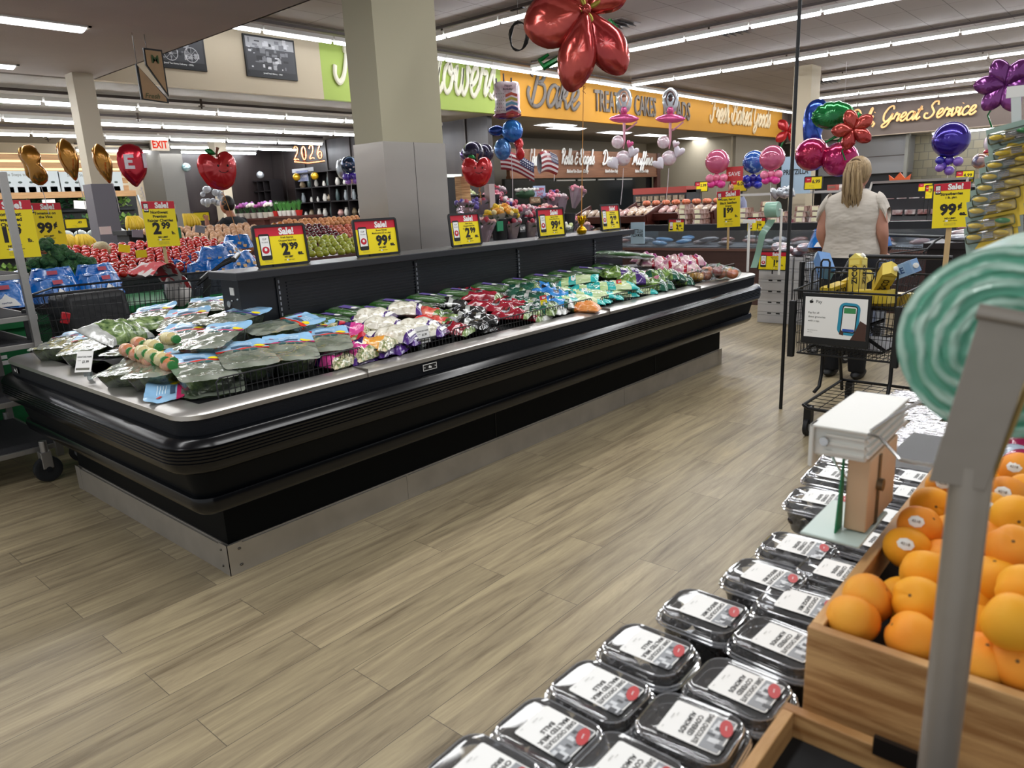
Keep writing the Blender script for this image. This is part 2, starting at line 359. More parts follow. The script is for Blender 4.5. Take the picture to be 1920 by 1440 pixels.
CEIL = tile_mat('ceiling tile', '#a09896', '#9a9391', '#5d5856', 1.22, .61, .006, off=0)
LOWC = tile_mat('lower ceiling tile', '#9a948c', '#958f88', '#837d76', 1.22, .61, .003, off=0)
SOFF = mat('soffit paint', '#a89f9d', .9, bump=.15, bscale=60, var=.03, nscale=2)
CREAM = mat('cream wall paint', '#cbbda3', .8)
TAUPE = mat('taupe wall paint', '#76695f', .8)
def slab(name, a, b, m): return struct(MB().bb(a, b).build(name, m, smooth=False))
slab('floor', (-1.5, -3.2, -.12), (36, 24.2, 0), FLOOR)
HI, LO = 4.3, 3.3
EX, FY = 4.24, 10.9            # soffit edge (x) and fascia line (y)
slab('ceiling_main', (EX, -3.2, HI), (28.7, FY+.1, HI+.1), CEIL)
slab('ceiling_soffit', (-1.5, -.4, LO), (EX, FY, LO+.12), SOFF)
slab('ceiling_lower', (-1.5, FY+.1, LO), (36, 24, LO+.12), LOWC)
slab('wall_soffit_edge', (EX-.02, -.4, LO+.0), (EX, FY, HI), SOFF)
slab('wall_left_back', (-1.5, 20.1, 0), (12.3, 20.25, LO), mat('warm cream paint', '#d8c9ae', .8))
slab('wall_floral_panels', (12.3, 11.25, 0), (12.45, 20.2, LO), mat('dark wood wall', '#2a2222', .35, col2='#38302e', nscale=3, stretch=(1, 1, .3)))
for i in range(8):
 struct(MB().bb((12.27, 11.9+i*1.05, 0), (12.3, 11.93+i*1.05, LO)).build('trim_%d' % (i+1), mat('wall panel seam', '#55504e', .4, .6)))
slab('wall_floral_back', (9.45, 19.9, 0), (12.3, 20.08, LO), mat('dark wood wall', '#2a2222'))
slab('wall_bakery_back', (12.45, 14.6, 0), (29, 14.75, LO), mat('bakery cream paint', '#b3aa98', .8))
slab('wall_bakery_return', (24.6, 11.3, 0), (24.75, 14.6, LO), mat('bakery return paint', '#a39a86', .8))
slab('wall_right_end', (33.5, -3.2, 0), (33.6, 14.7, LO), mat('deli end paint', '#8d857a', .8))
# the fascia wall: cream, green, orange, grey stretches
def fascia(name, x0, x1, m): return slab(name, (x0, FY, LO), (x1, FY+.12, HI), m)
xg = at(608, 185, 1, FY).x; xo = at(940, 180, 1, FY).x; xe = at(1465, 250, 1, FY).x
GRN = mat('green fascia', '#a9bf5c', .7); ORG = mat('orange fascia', '#dd9f35', .7)
fascia('wall_fascia_cream', EX, xg, CREAM); fascia('wall_fascia_green', xg, xo, GRN); fascia('wall_fascia_orange', xo, xe, ORG)
fascia('wall_fascia_end', xe, 28.7, TAUPE)
slab('wall_fascia_deli', (28.5, -3.2, 3.13), (28.62, FY, HI), mat('deli fascia paint', '#5a4f49', .8))
slab('ceiling_deli', (28.62, -3.2, 3.13), (33.5, FY, 3.2), LOWC)
struct(MB().bb((28.4, -3.2, 3.1), (28.5, FY, 3.13)).build('trim_9', mat('fascia trim', '#8a7c6c', .6)))
slab('wall_deli_tiles', (30.2, -1.5, .0), (30.32, 7.05, 3.13), tile_mat('glazed tile', '#8b8268', '#6e6a5a', '#5f5a50', .3, .28, .012, .1, (1, 2), .3))
slab('wall_deli_dark', (31.0, 7.05, 0), (31.1, FY, 3.13), mat('deli back dark', '#3a3532', .7))
# lettering on the fascia
FACE_Y = (PI/2, 0, 0)              # letters facing -Y, reading along +X
FACE_X = (PI/2, 0, -PI/2)          # letters facing -X, reading along -Y
LET_C = mat('cream letter', '#e9e4cf', .5); LET_G = mat('grey letter', '#77706a', .5); LET_W = mat('warm white letter', '#f0dcb4', .5)
LET_O = mat('pale orange letter', '#f0b878', .5)
yy = FY-.004
def letter_run(nm, txt, x0, x1, zb, xh_scale, m, label, wf=.15, depth=.05):
 _, w1 = script_mesh(txt, 1, .1, .1); x = (x1-x0)/w1
 b, _ = script_mesh(txt, x, x*wf*1.4, depth)
 o = b.build(nm, m, smooth=False); o.location = (x0, FY, zb); o.rotation_euler = FACE_Y; o.scale = (1, xh_scale, 1)
 tag(o, label, 'sign lettering'); return o
pF = at(628, 165, 1, FY); pS = at(935, 196, 1, FY)
letter_run('script_lettering', 'Fresh Flowers', pF.x, pS.x-.1, 3.62, 1.45, LET_C, 'cream raised script lettering on the green fascia reading Fresh Flowers, half hidden by the column')
pB = at(985, 205, 1, FY); pE = at(1083, 208, 1, FY)
letter_run('script_lettering', 'Bake', pB.x+.1, pE.x, 3.55, 1.0, LET_G, 'large grey raised script lettering on the orange fascia reading Bake')
pB = at(1330, 222, 1, FY); pE = at(1442, 240, 1, FY)
letter_run('script_lettering', 'Fresh Baked Goods', pB.x, pE.x, 3.62, 1.25, LET_W, 'small cream script lettering at the far end of the orange fascia reading Fresh Baked Goods', .2)
for w_, a, b_ in (('TREATS', 1113, 1166), ('CAKES', 1188, 1228), ('BREADS', 1243, 1292)):
 xa = at(a, 200, 1, FY).x; xb = at(b_, 215, 1, FY).x
 me = text_mesh(w_, .7, bold=.012, depth=.04); wd_ = max(v.co.x for v in me.vertices)-min(v.co.x for v in me.vertices)
 o = text(w_, .7, LET_G, None, ((xa+xb)/2, FY-.022, 3.78), FACE_Y, 'block_lettering', bold=.012, depth=.04, squeeze=(xb-xa)/wd_)
 tag(o, 'grey block lettering on the orange fascia reading '+w_, 'sign lettering')
# deli fascia script runs along -Y facing -X
def deli_script(txt, px0, px1, zb, label, ysc=1.0):
 a = at(px0, 225, 0, 28.5); c = at(px1, 205, 0, 28.5); W = a.y-c.y
 _, w1 = script_mesh(txt, 1, .1, .1); x = W/w1; b, _ = script_mesh(txt, x, x*.24, .05)
 o = b.build('script_lettering', LET_O, smooth=False); o.location = (28.43, a.y, zb); o.rotation_euler = FACE_X; o.scale = (1, ysc, 1)
 tag(o, label, 'sign lettering')
deli_script('Deli, Great Service', 1592, 1830, 3.52, 'pale orange script lettering on the dark grey fascia reading Deli, Great Service')
# the cream column and the other posts
cl = empty('wall_column', (0, 0, 0)); struct(cl)
CX0, CX1, CY0, CY1 = 4.16, 4.86, 5.0, 5.38
MB().bb((CX0, CY0, 2.03), (CX1, CY1, HI)).build('painted_shaft', mat('column paint', '#b4ad93', .75), cl, smooth=False)
MB().bb((CX0-.012, CY0-.012, 0), (CX1+.012, CY1+.012, 2.03)).build('steel_cladding', mat('worn stainless cladding', '#a8a29a', .3, .8, bump=.25, bscale=2.5, stretch=(.5, .5, 1.5), bdist=.02), cl, smooth=False)
MB().bb((CX0+.33, CY0-.0135, 0), (CX0+.334, CY0-.012, 2.03)).build('seam', mat('seam', '#4c4a48', .4, .8), cl)
p = empty('wall_post', (3.95, 10.6, 0)); struct(p)
MB().bb((-.12, -.12, 0), (.12, .12, LO)).build('painted_shaft', mat('post paint', '#c3b9a5', .7), p, smooth=False)
MB().bb((-.14, -.14, 0), (.14, .14, 1.95)).build('metal_sleeve', mat('grey sleeve', '#6d6a72', .5, .2), p, smooth=False)
MB().bb((.12, -.03, 0), (.16, .01, LO)).build('conduit', mat('conduit', '#cfc6b2', .6), p)
c2 = at(1508, 126, 2, HI)
slab('wall_right_column', (18.7, 6.62, 0), (19.3, 7.05, HI), mat('column paint far', '#b9ad95', .75))
slab('wall_exit_post', (9.15, 17.2, 0), (9.45, 17.5, LO), mat('exit post paint', '#b9ae9a', .75))
slab('wall_left_grey', (8.6, 18.9, 0), (9.15, 20.1, LO), mat('grey partition', '#6d6b66', .8))
# ---------------------------------------------------------------- fluorescent fixtures
TUBEM = glow('fluorescent tube', '#f4f8ff', TUBE)
HOUS = mat('fixture housing', '#d8d6d0', .5)
RAILM = mat('fixture rail', '#5a5250', .5, .5)
def proto_tube(L=1.2):
 e = empty('ceiling_light')
 MB().bb((-L/2, -.055, -.03), (L/2, .055, .03)).build('housing', HOUS, e, smooth=False)
 b = MB(); b.cyl((-L/2+.02, 0, -.055), (L/2-.02, 0, -.055), .022, 8); b.build('tube', TUBEM, e)
 return e
LIGHT0 = None; NL = 0
def row_lights(a, b, axis, z, n, label, group, drop=.14, em=None):
 """n fixtures in a straight row from a to b"""
 global LIGHT0, NL
 a = Vector(a); b = Vector(b)
 for i in range(n):
  if LIGHT0 is None: e = LIGHT0 = proto_tube()
  else: e = copy_tree(LIGHT0)
  t = (i+.5)/n; p_ = a.lerp(b, t); e.location = (p_.x, p_.y, z-drop)
  e.rotation_euler = (0, 0, 0 if axis == 'x' else PI/2); e.scale = ((b-a).length/n/1.23, 1, 1)
  if em:
   for c in e.children:
    if c.name.startswith('tube'): c.data = c.data.copy(); c.data.materials[0] = em
  tag(e, label, 'ceiling light', group); NL += 1
 # hanging rail above the row
 r = MB()
 if axis == 'x': r.bb((a.x, a.y-.02, z-.06), (b.x, a.y+.02, z-.02))
 else: r.bb((a.x-.02, min(a.y, b.y), z-.06), (a.x+.02, max(a.y, b.y), z-.02))
 o = r.build('light_rail', RAILM, smooth=False); tag(o, 'dark rail above the '+group, 'light rail')
ROWS = [(9.0, 10.2, -1.5, 'first'), (12.6, 10.2, -1.5, 'second'), (16.5, 10.2, -1.5, 'third'), (20.2, 6.9, -1.5, 'fourth'), (24.2, 8.4, -1.5, 'fifth'), (27.6, 9.4, -1.5, 'sixth')]
for X, ya, yb, w_ in ROWS:
 n = int(round((ya-yb)/1.23))
 row_lights((X, ya, 0), (X, yb, 0), 'y', HI, n, 'fluorescent tube fixture in the %s row across the main ceiling from the cream column' % w_, 'tubes of the %s cross row' % w_)
 lo_ = area_lamp('row_or_fill_lamp', (X, (ya+yb)/2, HI-.26), .3, ya-yb, 42*(ya-yb)/1.23)
row_lights((5.3, 10.45, 0), (28.0, 10.45, 0), 'x', HI, 18, 'fluorescent tube fixture in the long row beside the coloured fascia', 'tubes along the fascia', em=glow('dimmer tube', '#f4f8ff', 13))
area_lamp('row_or_fill_lamp', (16, 10.3, HI-.26), 22, .2, 42*18*.12)
row_lights((-1.2, 11.95, 0), (11.6, 11.95, 0), 'x', LO, 10, 'fluorescent tube fixture in the nearest row of the lower ceiling', 'tubes of the near lower row')
row_lights((.2, 14.1, 0), (11.6, 14.1, 0), 'x', LO, 9, 'fluorescent tube fixture in the second row of the lower ceiling', 'tubes of the second lower row')
row_lights((-.2, 16.3, 0), (11.6, 16.3, 0), 'x', LO, 9, 'fluorescent tube fixture in the third row of the lower ceiling', 'tubes of the third lower row')
row_lights((8.5, 18.1, 0), (12.0, 18.1, 0), 'x', LO, 3, 'fluorescent tube fixture in the short row left of the floral wall', 'tubes of the fourth lower row')
row_lights((6.9, 19.5, 0), (11.6, 19.5, 0), 'x', LO, 4, 'fluorescent tube fixture in the farthest short row near the exit sign', 'tubes of the far lower row')
for yv in (11.95, 14.1, 16.3): area_lamp('row_or_fill_lamp', (5.4, yv, LO-.28), 12.5, .3, 330)
area_lamp('row_or_fill_lamp', (10, 18.8, LO-.28), 4, .3, 60)
# recessed troffers in the soffit and the bakery ceiling
def troffer(nm, c, sx, sy, z, label, power, group=None, em='troffer diffuser'):
 e = empty(nm, (c[0], c[1], z))
 b = MB(); w_ = .03
 for s_ in (-1, 1):
  b.bb((-sx/2, s_*sy/2-w_*(s_ > 0), -.012), (sx/2, s_*sy/2+w_*(s_ < 0), 0)); b.bb((s_*sx/2-w_*(s_ > 0), -sy/2, -.012), (s_*sx/2+w_*(s_ < 0), sy/2, 0))
 b.build('frame', HOUS, e, smooth=False)
 b = MB(); b.grid(8, 6, lambda u, v: ((u-.5)*(sx-.06), (v-.5)*(sy-.06), -.006-.03*math.sin(PI*v)))
 b.build('diffuser', glow(em, '#f6f8ff', 7), e)
 tag(e, label, 'ceiling light', group)
 area_lamp('troffer_lamp', (c[0], c[1], z-.06), sx, sy, power)
q1 = at(60, 52, 2, LO); q0 = at(160, 55, 2, LO)
troffer('recessed_ceiling_light', (q0.x-1.0, q0.y+.0), 2.0, .32, LO, 'long recessed light in the grey soffit at the upper left', 40)
q2 = at(20, 124, 2, LO)
troffer('recessed_ceiling_light', (q2.x-.55, q2.y), 1.2, .3, LO, 'short recessed light in the soffit at the left edge, behind the long one', 25)
for i, (px, py) in enumerate([(1042, 234), (1062, 240), (1152, 248), (1220, 253), (1298, 259)]):
 q = at(px, py, 2, LO)
 troffer('bakery_ceiling_light', (q.x, q.y), 1.2, .6, LO, 'square recessed light over the bakery, number %d counted from the flowers side' % (i+1) if 0 else
   ['nearest bakery recessed light beside the birthday balloon', 'second bakery recessed light just right of the nearest', 'bakery recessed light left of the first ballerina balloon', 'bakery recessed light between the ballerina balloons', 'farthest bakery recessed light below the Fresh Baked Goods script'][i], 30)
for i, (px, py, wpx) in enumerate([(1683, 246, 60), (1778, 239, 90)]):
 q = at(px, py, 2, 3.12)
for i, (y0, y1, x_) in enumerate([(8.2, 6.9, 29.4), (6.2, 3.2, 29.2), (2.8, 1.2, 29.2)]):
 e = empty('deli_ceiling_light', (x_, (y0+y1)/2, 3.1)); MB().bb((-.1, -(y0-y1)/2, -.02), (.1, (y0-y1)/2, .03)).build('housing', HOUS, e, smooth=False)
 MB().cyl((0, -(y0-y1)/2+.03, -.04), (0, (y0-y1)/2-.03, -.04), .03, 8).build('tube', TUBEM, e)
 tag(e, ['tube light over the deli hood', 'tube light over the deli tile wall left of the purple balloon', 'tube light over the deli tile wall right of the purple balloon'][i], 'ceiling light')
 area_lamp('deli_lamp', (x_, (y0+y1)/2, 3.03), .2, y0-y1, 50)
# ceiling hardware
def vent(px, py, label):
 q = at(px, py, 2, HI); e = empty('ceiling_vent', (q.x, q.y, HI)); DK = mat('vent dark', '#2b2624', .6)
 MB().bb((-.3, -.3, -.01), (.3, .3, 0)).build('frame', mat('vent frame', '#8a8280', .6), e, smooth=False)
 for k in range(4): MB().box((0, 0, 0), (.5, .09, .01), T(0, -.2+k*.13, -.03) @ RX(.5)).build('louver', DK, e, smooth=False)
 tag(e, label, 'ceiling vent')
vent(1372, 58, 'louvred ceiling vent between the second and third tube rows'); vent(1155, 44, 'ceiling vent partly behind the red flower balloon'); vent(1549, 152, 'dark ceiling vent beside the far cream column')
def sprinkler(px, py, z, label):
 q = at(px, py, 2, z); b = MB(); b.cyl((0, 0, 0), (0, 0, -.1), .018, 8); b.lathe([(.05, -.1), (.05, -.11), (.01, -.12)], 10); b.cyl((0, 0, -.12), (0, 0, -.15), .012, 6)
 o = b.build('sprinkler', mat('sprinkler brass', '#4a4038', .5, .6), None, (q.x, q.y, z)); tag(o, label, 'sprinkler')
sprinkler(828, 50, HI, 'sprinkler head just right of the cream column top'); sprinkler(1329, 48, HI, 'sprinkler head below the third tube row, beside the vent')
sprinkler(1475, 100, HI, 'sprinkler head below the tube row left of the black pole'); sprinkler(1580, 132, HI, 'sprinkler head above the deli script D'); sprinkler(1843, 98, HI, 'sprinkler head above the deli script end')
sprinkler(257, 212, LO, 'sprinkler head between the gold balloons and the red E balloon'); sprinkler(376, 186, LO, 'sprinkler head right of the hanging wooden sign'); sprinkler(88, 252, LO, 'sprinkler head over the gold balloons')
# cable coil
q = at(972, 60, 0, 7.5)
b = MB()
for k in range(4): b.tube([(.02*math.sin(3*a+k), .13*math.cos(a)*(1+.05*k), .16*math.sin(a)*(1+.04*math.sin(k+a))) for a in [i*PI/10 for i in range(20)]], .008, 6, closed=True)
e = empty('cable_coil', (7.5, q.y, q.z-.05)); b.build('coil', BLACK, e)
MB().cyl((0, 0, .12), (0, 0, HI-q.z+.05), .004, 6).build('hanger', RAILM, e); MB().bb((-.02, -.1, .3), (.02, .1, .315)).build('crossbar', BLACK, e)
tag(e, 'black coil of cable hanging from the ceiling left of the red flower balloon', 'cable')
# black pole on the right
q = at(1500, 0, 0, 4.9); g = at(1493, 530, 0, 4.9)
o = MB().cyl((4.9, q.y, 0), (4.9, q.y, HI), .012, 10).build('ceiling_pole', BLACK); tag(o, 'thin black pole running from ceiling to floor in front of the shopping cart', 'pole')
# fill lamps added without fixtures, under the soffit and above the near floor
for (x, y) in ((.2, 1.2), (2.6, 1.2), (.2, 3.4), (2.6, 3.4), (0.2, 8.2), (2.6, 8.2)):
 area_lamp('soffit_fill_lamp', (x, y, LO-.02), 1.9, .3, 75)
area_lamp('row_or_fill_lamp', (5.6, 1.2, HI-.26), .3, 5, 260)  # added to brighten the near floor, no tubes are built here
# ================================================================ printed signs
_TB = {}
def _tb(txt, bold):
 k = (txt, bold)
 if k not in _TB:
  me = text_mesh(txt, 1, bold=bold, depth=0)
  vs = [tuple(v.co) for v in me.vertices]; fs = [tuple(p.vertices) for p in me.polygons]
  x0 = min(v[0] for v in vs); x1 = max(v[0] for v in vs); y0 = min(v[1] for v in vs); y1 = max(v[1] for v in vs)
  _TB[k] = ([((x-(x0+x1)/2), (y-(y0+y1)/2), 0) for x, y, _ in vs], fs, x1-x0, y1-y0)
 return _TB[k]
def tx(b, txt, x, y, h, w, m, align='c', bold=.015, z=.0012, rot=0, shear=0):
 """flat print of txt, ink height h, at most w wide, centred on x,y"""
 if not txt: return
 vs, fs, tw, th = _tb(txt, bold)
 sy = h/th; sx = min(sy, w/tw) if align != 'f' else w/tw
 if align == 'l': x = x+tw*sx/2
 if align == 'r': x = x-tw*sx/2
 M_ = T(x, y, z) @ RZ(rot) @ SCL(sx, sy, 1)
 b.m(m).add([(p[0]+shear*p[1], p[1], 0) for p in vs], fs, M_)
def rect(b, x0, y0, x1, y1, m, z=.0006):
 b.m(m).add([(x0, y0, z), (x1, y0, z), (x1, y1, z), (x0, y1, z)], [(0, 1, 2, 3)])
def disc(b, x, y, rx, ry, m, z=.0008, n=20, rot=0):
 b.m(m).add([(rx*math.cos(2*PI*i/n), ry*math.sin(2*PI*i/n), 0) for i in range(n)], [tuple(range(n))], T(x, y, z) @ RZ(rot))
def poly(b, pts, m, z=.0008): b.m(m).add([(x, y, z) for x, y in pts], [tuple(range(len(pts)))])
REDP = mat('print red', '#c4122f', .5)
def price(b, x, y, h, big, small, unit, w, lim=True):
 """price numerals centred about x: big digits, raised cents, unit"""
 small = '\u00a2' if small == 'c' else small
 def ext(t, hh): vs, fs, tw, th = _tb(t, .05); return min(hh/th, .6*w*(1 if len(t) > 1 else .8)/tw)*tw
 b1, b2 = ext(big, h), ext(small, h*.6); g = w*.03; x0 = x-(b1+b2+g)/2
 tx(b, big, x0+b1/2, y, h, b1*1.001, INK, bold=.05); tx(b, small, x0+b1+g+b2/2, y+h*.2, h*.6, b2*1.001, INK, bold=.05)
 tx(b, unit, x+w*.36, y-h*.42, h*.26, w*.4, INK, bold=.04)
def phone(b, x, y, w, h):
 b.m(INK).add([(p[0], p[1], 0) for p in rrect(w, h, w*.16, 3)], [tuple(range(16))], T(x, y, .0008))
 rect(b, x-w*.4, y-h*.33, x+w*.4, y+h*.42, WPRT, .001)
 tx(b, 'CLIP', x, y+h*.3, h*.07, w*.6, GREYI, z=.0014); tx(b, 'TO SAVE', x, y+h*.18, h*.05, w*.6, GREYI, z=.0014)
 disc(b, x, y-h*.12, w*.33, h*.14, REDP, .0014); disc(b, x, y-h*.1, w*.13, h*.06, WPRT, .0017)
def sale_face(w, h, lines, big, small, unit, layout='wide', extra='NO LIMIT', m_head=REDI):
 """origin at the panel centre, xy plane"""
 b = MB()
 rect(b, -w/2, -h/2, w/2, h/2, YEL, 0)
 if layout == 'wide':
  rect(b, -w/2, h*.26, w/2, h/2, m_head, .0005); tx(b, 'Sale!', w*.14, h*.38, h*.2, w*.56, WPRT, bold=.045)
  phone(b, -w*.33, -h*.02, w*.22, h*.7)
  n = len(lines)
  for i, l in enumerate(lines): tx(b, l, w*.14, h*(.2-.085*i), h*.066, w*.66, INK, bold=.02)
  price(b, w*.17, -h*.11, h*.34, big, small, unit, w*.58)
  tx(b, extra, w*.12, -h*.325, h*.05, w*.3, INK, bold=.05); tx(b, 'with     digital coupon', w*.12, -h*.41, h*.035, w*.42, INK)
  rect(b, w*.07, -h*.435, w*.11, -h*.385, WPRT)
  for k in range(3): tx(b, 'limited time offer while supplies last', -w*.3, -h*(.37+.035*k), h*.016, w*.33, GREYI)
 else:
  rect(b, -w/2, h*.335, w/2, h/2, m_head, .0005); tx(b, 'Sale!', w*.1, h*.415, h*.135, w*.68, WPRT, bold=.045)
  phone(b, -w*.38, h*.36, w*.15, h*.2)
  n = len(lines)
  for i, l in enumerate(lines): tx(b, l, 0, h*(.26-.09*i), h*.066, w*.94, INK, bold=.035)
  price(b, 0, -h*.09, h*.27, big, small, unit, w*.95)
  tx(b, extra, 0, -h*.29, h*.042, w*.44, INK, bold=.05); tx(b, 'with     digital coupon', 0, -h*.345, h*.03, w*.66, INK)
  rect(b, -w*.14, -h*.365, -w*.06, -h*.325, WPRT)
  for k in range(3): tx(b, 'while supplies last see associate for details', 0, -h*(.395+.025*k), h*.013, w*.84, GREYI)
 return b
def framed_sign(name, loc, w, h, face, label, rz=0, tilt=-.12, stem=.02, cat='price sign', base=True, fm=None, bw=.014):
 """black plastic frame round a printed face; loc is the foot centre, faces -Y before rz"""
 e = empty(name, loc, rz)
 M_ = T(0, 0, stem+h/2) @ RX(PI/2+tilt)
 b = MB(); W, H = w+2*bw, h+2*bw; o_ = rrect(W, H, .018, 4); i_ = rrect(w, h, .003, 4); n = len(o_)
 vs = [(x, y, -.008) for x, y in o_]+[(x, y, .006) for x, y in o_]+[(x, y, .006) for x, y in i_]+[(x, y, -.002) for x, y in i_]
 fs = [tuple(range(n-1, -1, -1))]+[(k*n+i, k*n+(i+1) % n, (k+1)*n+(i+1) % n, (k+1)*n+i) for k in range(3) for i in range(n)]
 b.add(vs, fs, M_); b.build('frame', fm or BLACK, e)
 f = face; f.v = [tuple(M_ @ Vector(p)) for p in f.v]; f.build('printed_panel', None, e, smooth=False)
 b = MB()
 if base: b.box((0, .02, .006), (w*.5, .09, .012)); b.box((0, .02, stem/2+.02), (w*.18, .02, stem+.04))
 else: b.cyl((0, .012, 0), (0, .012, stem+.03), .007, 8)
 b.build('stand', BLACK, e, smooth=False)
 tag(e, label, cat); return e
def stick_sign(name, loc, w, h, face, label, stick, rz=0, tilt=0, roll=0, wood=True, cat='sale sign'):
 e = empty(name, loc, rz); M_ = T(0, 0, stick+h/2) @ RX(PI/2+tilt) @ RZ(roll)
 face.v = [tuple(M_ @ Vector(p)) for p in face.v]; face.build('printed_card', None, e, smooth=False)
 MB().box((0, 0, -.0035), (w*1.004, h*1.004, .005), M_).build('card_back', mat('card back', '#d8cfa8', .7), e, smooth=False)
 if wood: MB().box((0, .012, (stick+h*.4)/2), (.026, .008, stick+h*.4)).build('wooden_stick', mat('pale stick wood', '#c9ab7c', .7, var=.1, nscale=20, stretch=(1, 1, .1)), e, smooth=False)
 else: MB().cyl((0, .012, 0), (0, .012, stick+h*.3), .006, 6).build('wire_stem', BLACK, e)
 tag(e, label, cat); return e
# ================================================================ the black refrigerated island case
RX0, RX1, RY0, RY1, RZT = 1.11, 6.27, 2.585, 4.735, .785
def ring_path(off, r=.11, n=6):
 x0, x1, y0, y1 = RX0-off, RX1+off, RY0-off, RY1+off; r = max(r+off, .012)
 out = []
 for cx, cy, a0 in ((x1-r, y1-r, 0), (x0+r, y1-r, PI/2), (x0+r, y0+r, PI), (x1-r, y0+r, 1.5*PI)):
  out += [(cx+r*math.cos(a0+PI/2*i/n), cy+r*math.sin(a0+PI/2*i/n)) for i in range(n+1)]
 return out
def ring_sweep(prof, r=.11):
 b = MB(); rows = [[(x, y, z) for x, y in ring_path(o, r)] for o, z in prof]; n = len(rows[0])
 b.add([p for row in rows for p in row], [(k*n+i, k*n+(i+1) % n, (k+1)*n+(i+1) % n, (k+1)*n+i) for k in range(len(rows)-1) for i in range(n)])
 b.v and None
 return b
case = empty('produce_case', (0, 0, 0)); tag(case, 'long black refrigerated island case heaped with bagged salads, in the middle of the floor', 'refrigerated case')
GLOSSB = mat('glossy black bumper', '#06080c', .2, spec=.35)
SATB = mat('satin black panel', '#05090e', .5, spec=.12); TXTB = mat('textured black band', '#0e1117', .6, spec=.2, bump=.3, bscale=300)
CASEST = mat('case stainless', '#c9c6c1', .3, .85, bump=.05, bscale=6, stretch=(1, 1, 1), var=.06, nscale=4)
ring_sweep([(-.125, .765), (-.125, .79), (-.105, .797), (-.012, .787), (0, .780), (0, .762), (-.006, .760)]).build('steel_rail', CASEST, case, ang=25)
ring_sweep([(-.006, .762), (-.008, .70), (-.02, .695)]).build('black_band', TXTB, case, ang=30)
pr_ = [(-.02, .70), (.015, .70), (.038, .69), (.05, .672)]
for k in range(5): z = .668-.013*k; pr_ += [(.054, z), (.05, z-.006), (.054, z-.0075)]
pr_ += [(.052, .60), (.045, .578), (.03, .562), (.005, .553), (-.02, .55)]
ring_sweep(pr_).build('ribbed_bumper', GLOSSB, case, ang=50)
ring_sweep([(-.012, .555), (-.045, .43), (-.06, .425)]).build('side_panel', SATB, case, ang=30)
ring_sweep([(-.05, .445), (-.025, .44), (-.018, .415), (-.028, .385), (-.05, .365), (-.08, .352), (-.21, .345)]).build('lower_moulding', GLOSSB, case, ang=50)
MB().bb((RX0+.2, RY0+.225, .1), (RX1-.28, RY1-.225, .36)).build('base', mat('matt black base', '#05080b', .55, spec=.1), case, smooth=False)
KS = mat('kick stainless', '#b5b0a8', .45, .65, bump=.15, bscale=8, var=.08, nscale=5)
b = MB(); kx0, kx1, ky0, ky1 = RX0+.185, RX1-.265, RY0+.21, RY1-.21
b.bb((kx0, ky0, 0), (kx1, ky1, .13)); b.bb((kx0+.01, ky0+.01, .13), (kx1-.01, ky1-.01, .137))
kp = b.build('kick_plate', KS, case, smooth=False)
for x, y, dx, dy in ((kx0-.002, ky0-.002, .07, .003), (kx0-.002, ky0-.002, .003, .07), (kx0-.002, ky1-.07, .003, .07), (kx1-.07, ky0-.002, .072, .003), (kx0+1.0, ky0-.002, .004, .003), (kx0+3.1, ky0-.002, .004, .003)): MB().bb((x, y, 0), (x+dx, y+dy, .139)).build('bracket', KS, kp, smooth=False)
b = MB()
for x in (kx0+.05, kx0+.055): b.ball((x, ky0-.004, .035), .005, 8, 5); b.ball((x, ky0-.004, .11), .005, 8, 5)
for z in (.035, .11): b.ball((kx0-.004, ky0+.05, z), .005, 8, 5)
b.build('screw', mat('dull screw', '#6c6862', .4, 1), kp)
for x in (RX0+1.9, RX0+3.75): MB().bb((x, RY0+.222, .14), (x+.004, RY0+.226, .36)).build('base_seam', INK, case)
b = MB()
for x in (1.95, 3.9, 5.15): b.bb((x, RY0-.003, .7625), (x+.003, RY0+.115, .7995))
b.build('rail_joint', mat('joint grey', '#6f6b66', .4, .8), case)
# the well and the product deck
WX0, WX1, WY0, WY1 = RX0+.125, RX1-.125, RY0+.125, RY1-.125
b = MB(); b.m(SATB)
for a_, c_ in (((WX0-.02, WY0-.02, .55), (WX0, WY1+.02, .79)), ((WX1, WY0-.02, .55), (WX1+.02, WY1+.02, .79)), ((WX0, WY0-.02, .55), (WX1, WY0, .79)), ((WX0, WY1, .55), (WX1, WY1+.02, .79))): b.bb(a_, c_)
b.build('well_liner', SATB, case, smooth=False)
DK0, DKK = .775, .1
b = MB(); b.add([(WX0, WY0, DK0), (WX1, WY0, DK0), (WX1, 3.6, DK0+DKK*.9), (WX0, 3.6, DK0+DKK*.9), (WX1, WY1, DK0), (WX0, WY1, DK0)], [(0, 1, 2, 3), (3, 2, 4, 5)])
b.build('product_deck', mat('deck black', '#0c0e10', .6), case, smooth=False)
# the divider with its slatted backboard and top shelf
DX0, DX1 = 1.93, 5.62
b = MB(); b.bb((DX0, 3.58, .7), (DX1, 3.76, 1.165))
for k in range(9):
 z = .99+.018*k-.02; b.bb((DX0+.28, 3.574, z), (DX1-.02, 3.58, z+.008))
bk = b.build('backboard', mat('navy black backboard', '#0b1119', .4), case, smooth=False)
for x in (2.16, 3.16, 4.18, 5.18):
 b = MB().m(mat('slot strip', '#10151c', .4)).bb((x-.015, 3.571, .85), (x+.015, 3.58, 1.15)); b.m(mat('slot glint', '#8d9199', .5))
 for k in range(9): b.bb((x-.004, 3.5695, .88+k*.03), (x+.004, 3.5715, .898+k*.03))
 b.build('slot_strip', None, bk, smooth=False)
b = MB(); b.prism([(1.885, 3.5), (5.68, 3.5), (5.68, 3.8), (1.885, 3.8)], 1.165, 1.205); b.bb((1.88, 3.495, 1.165), (5.685, 3.503, 1.2055))
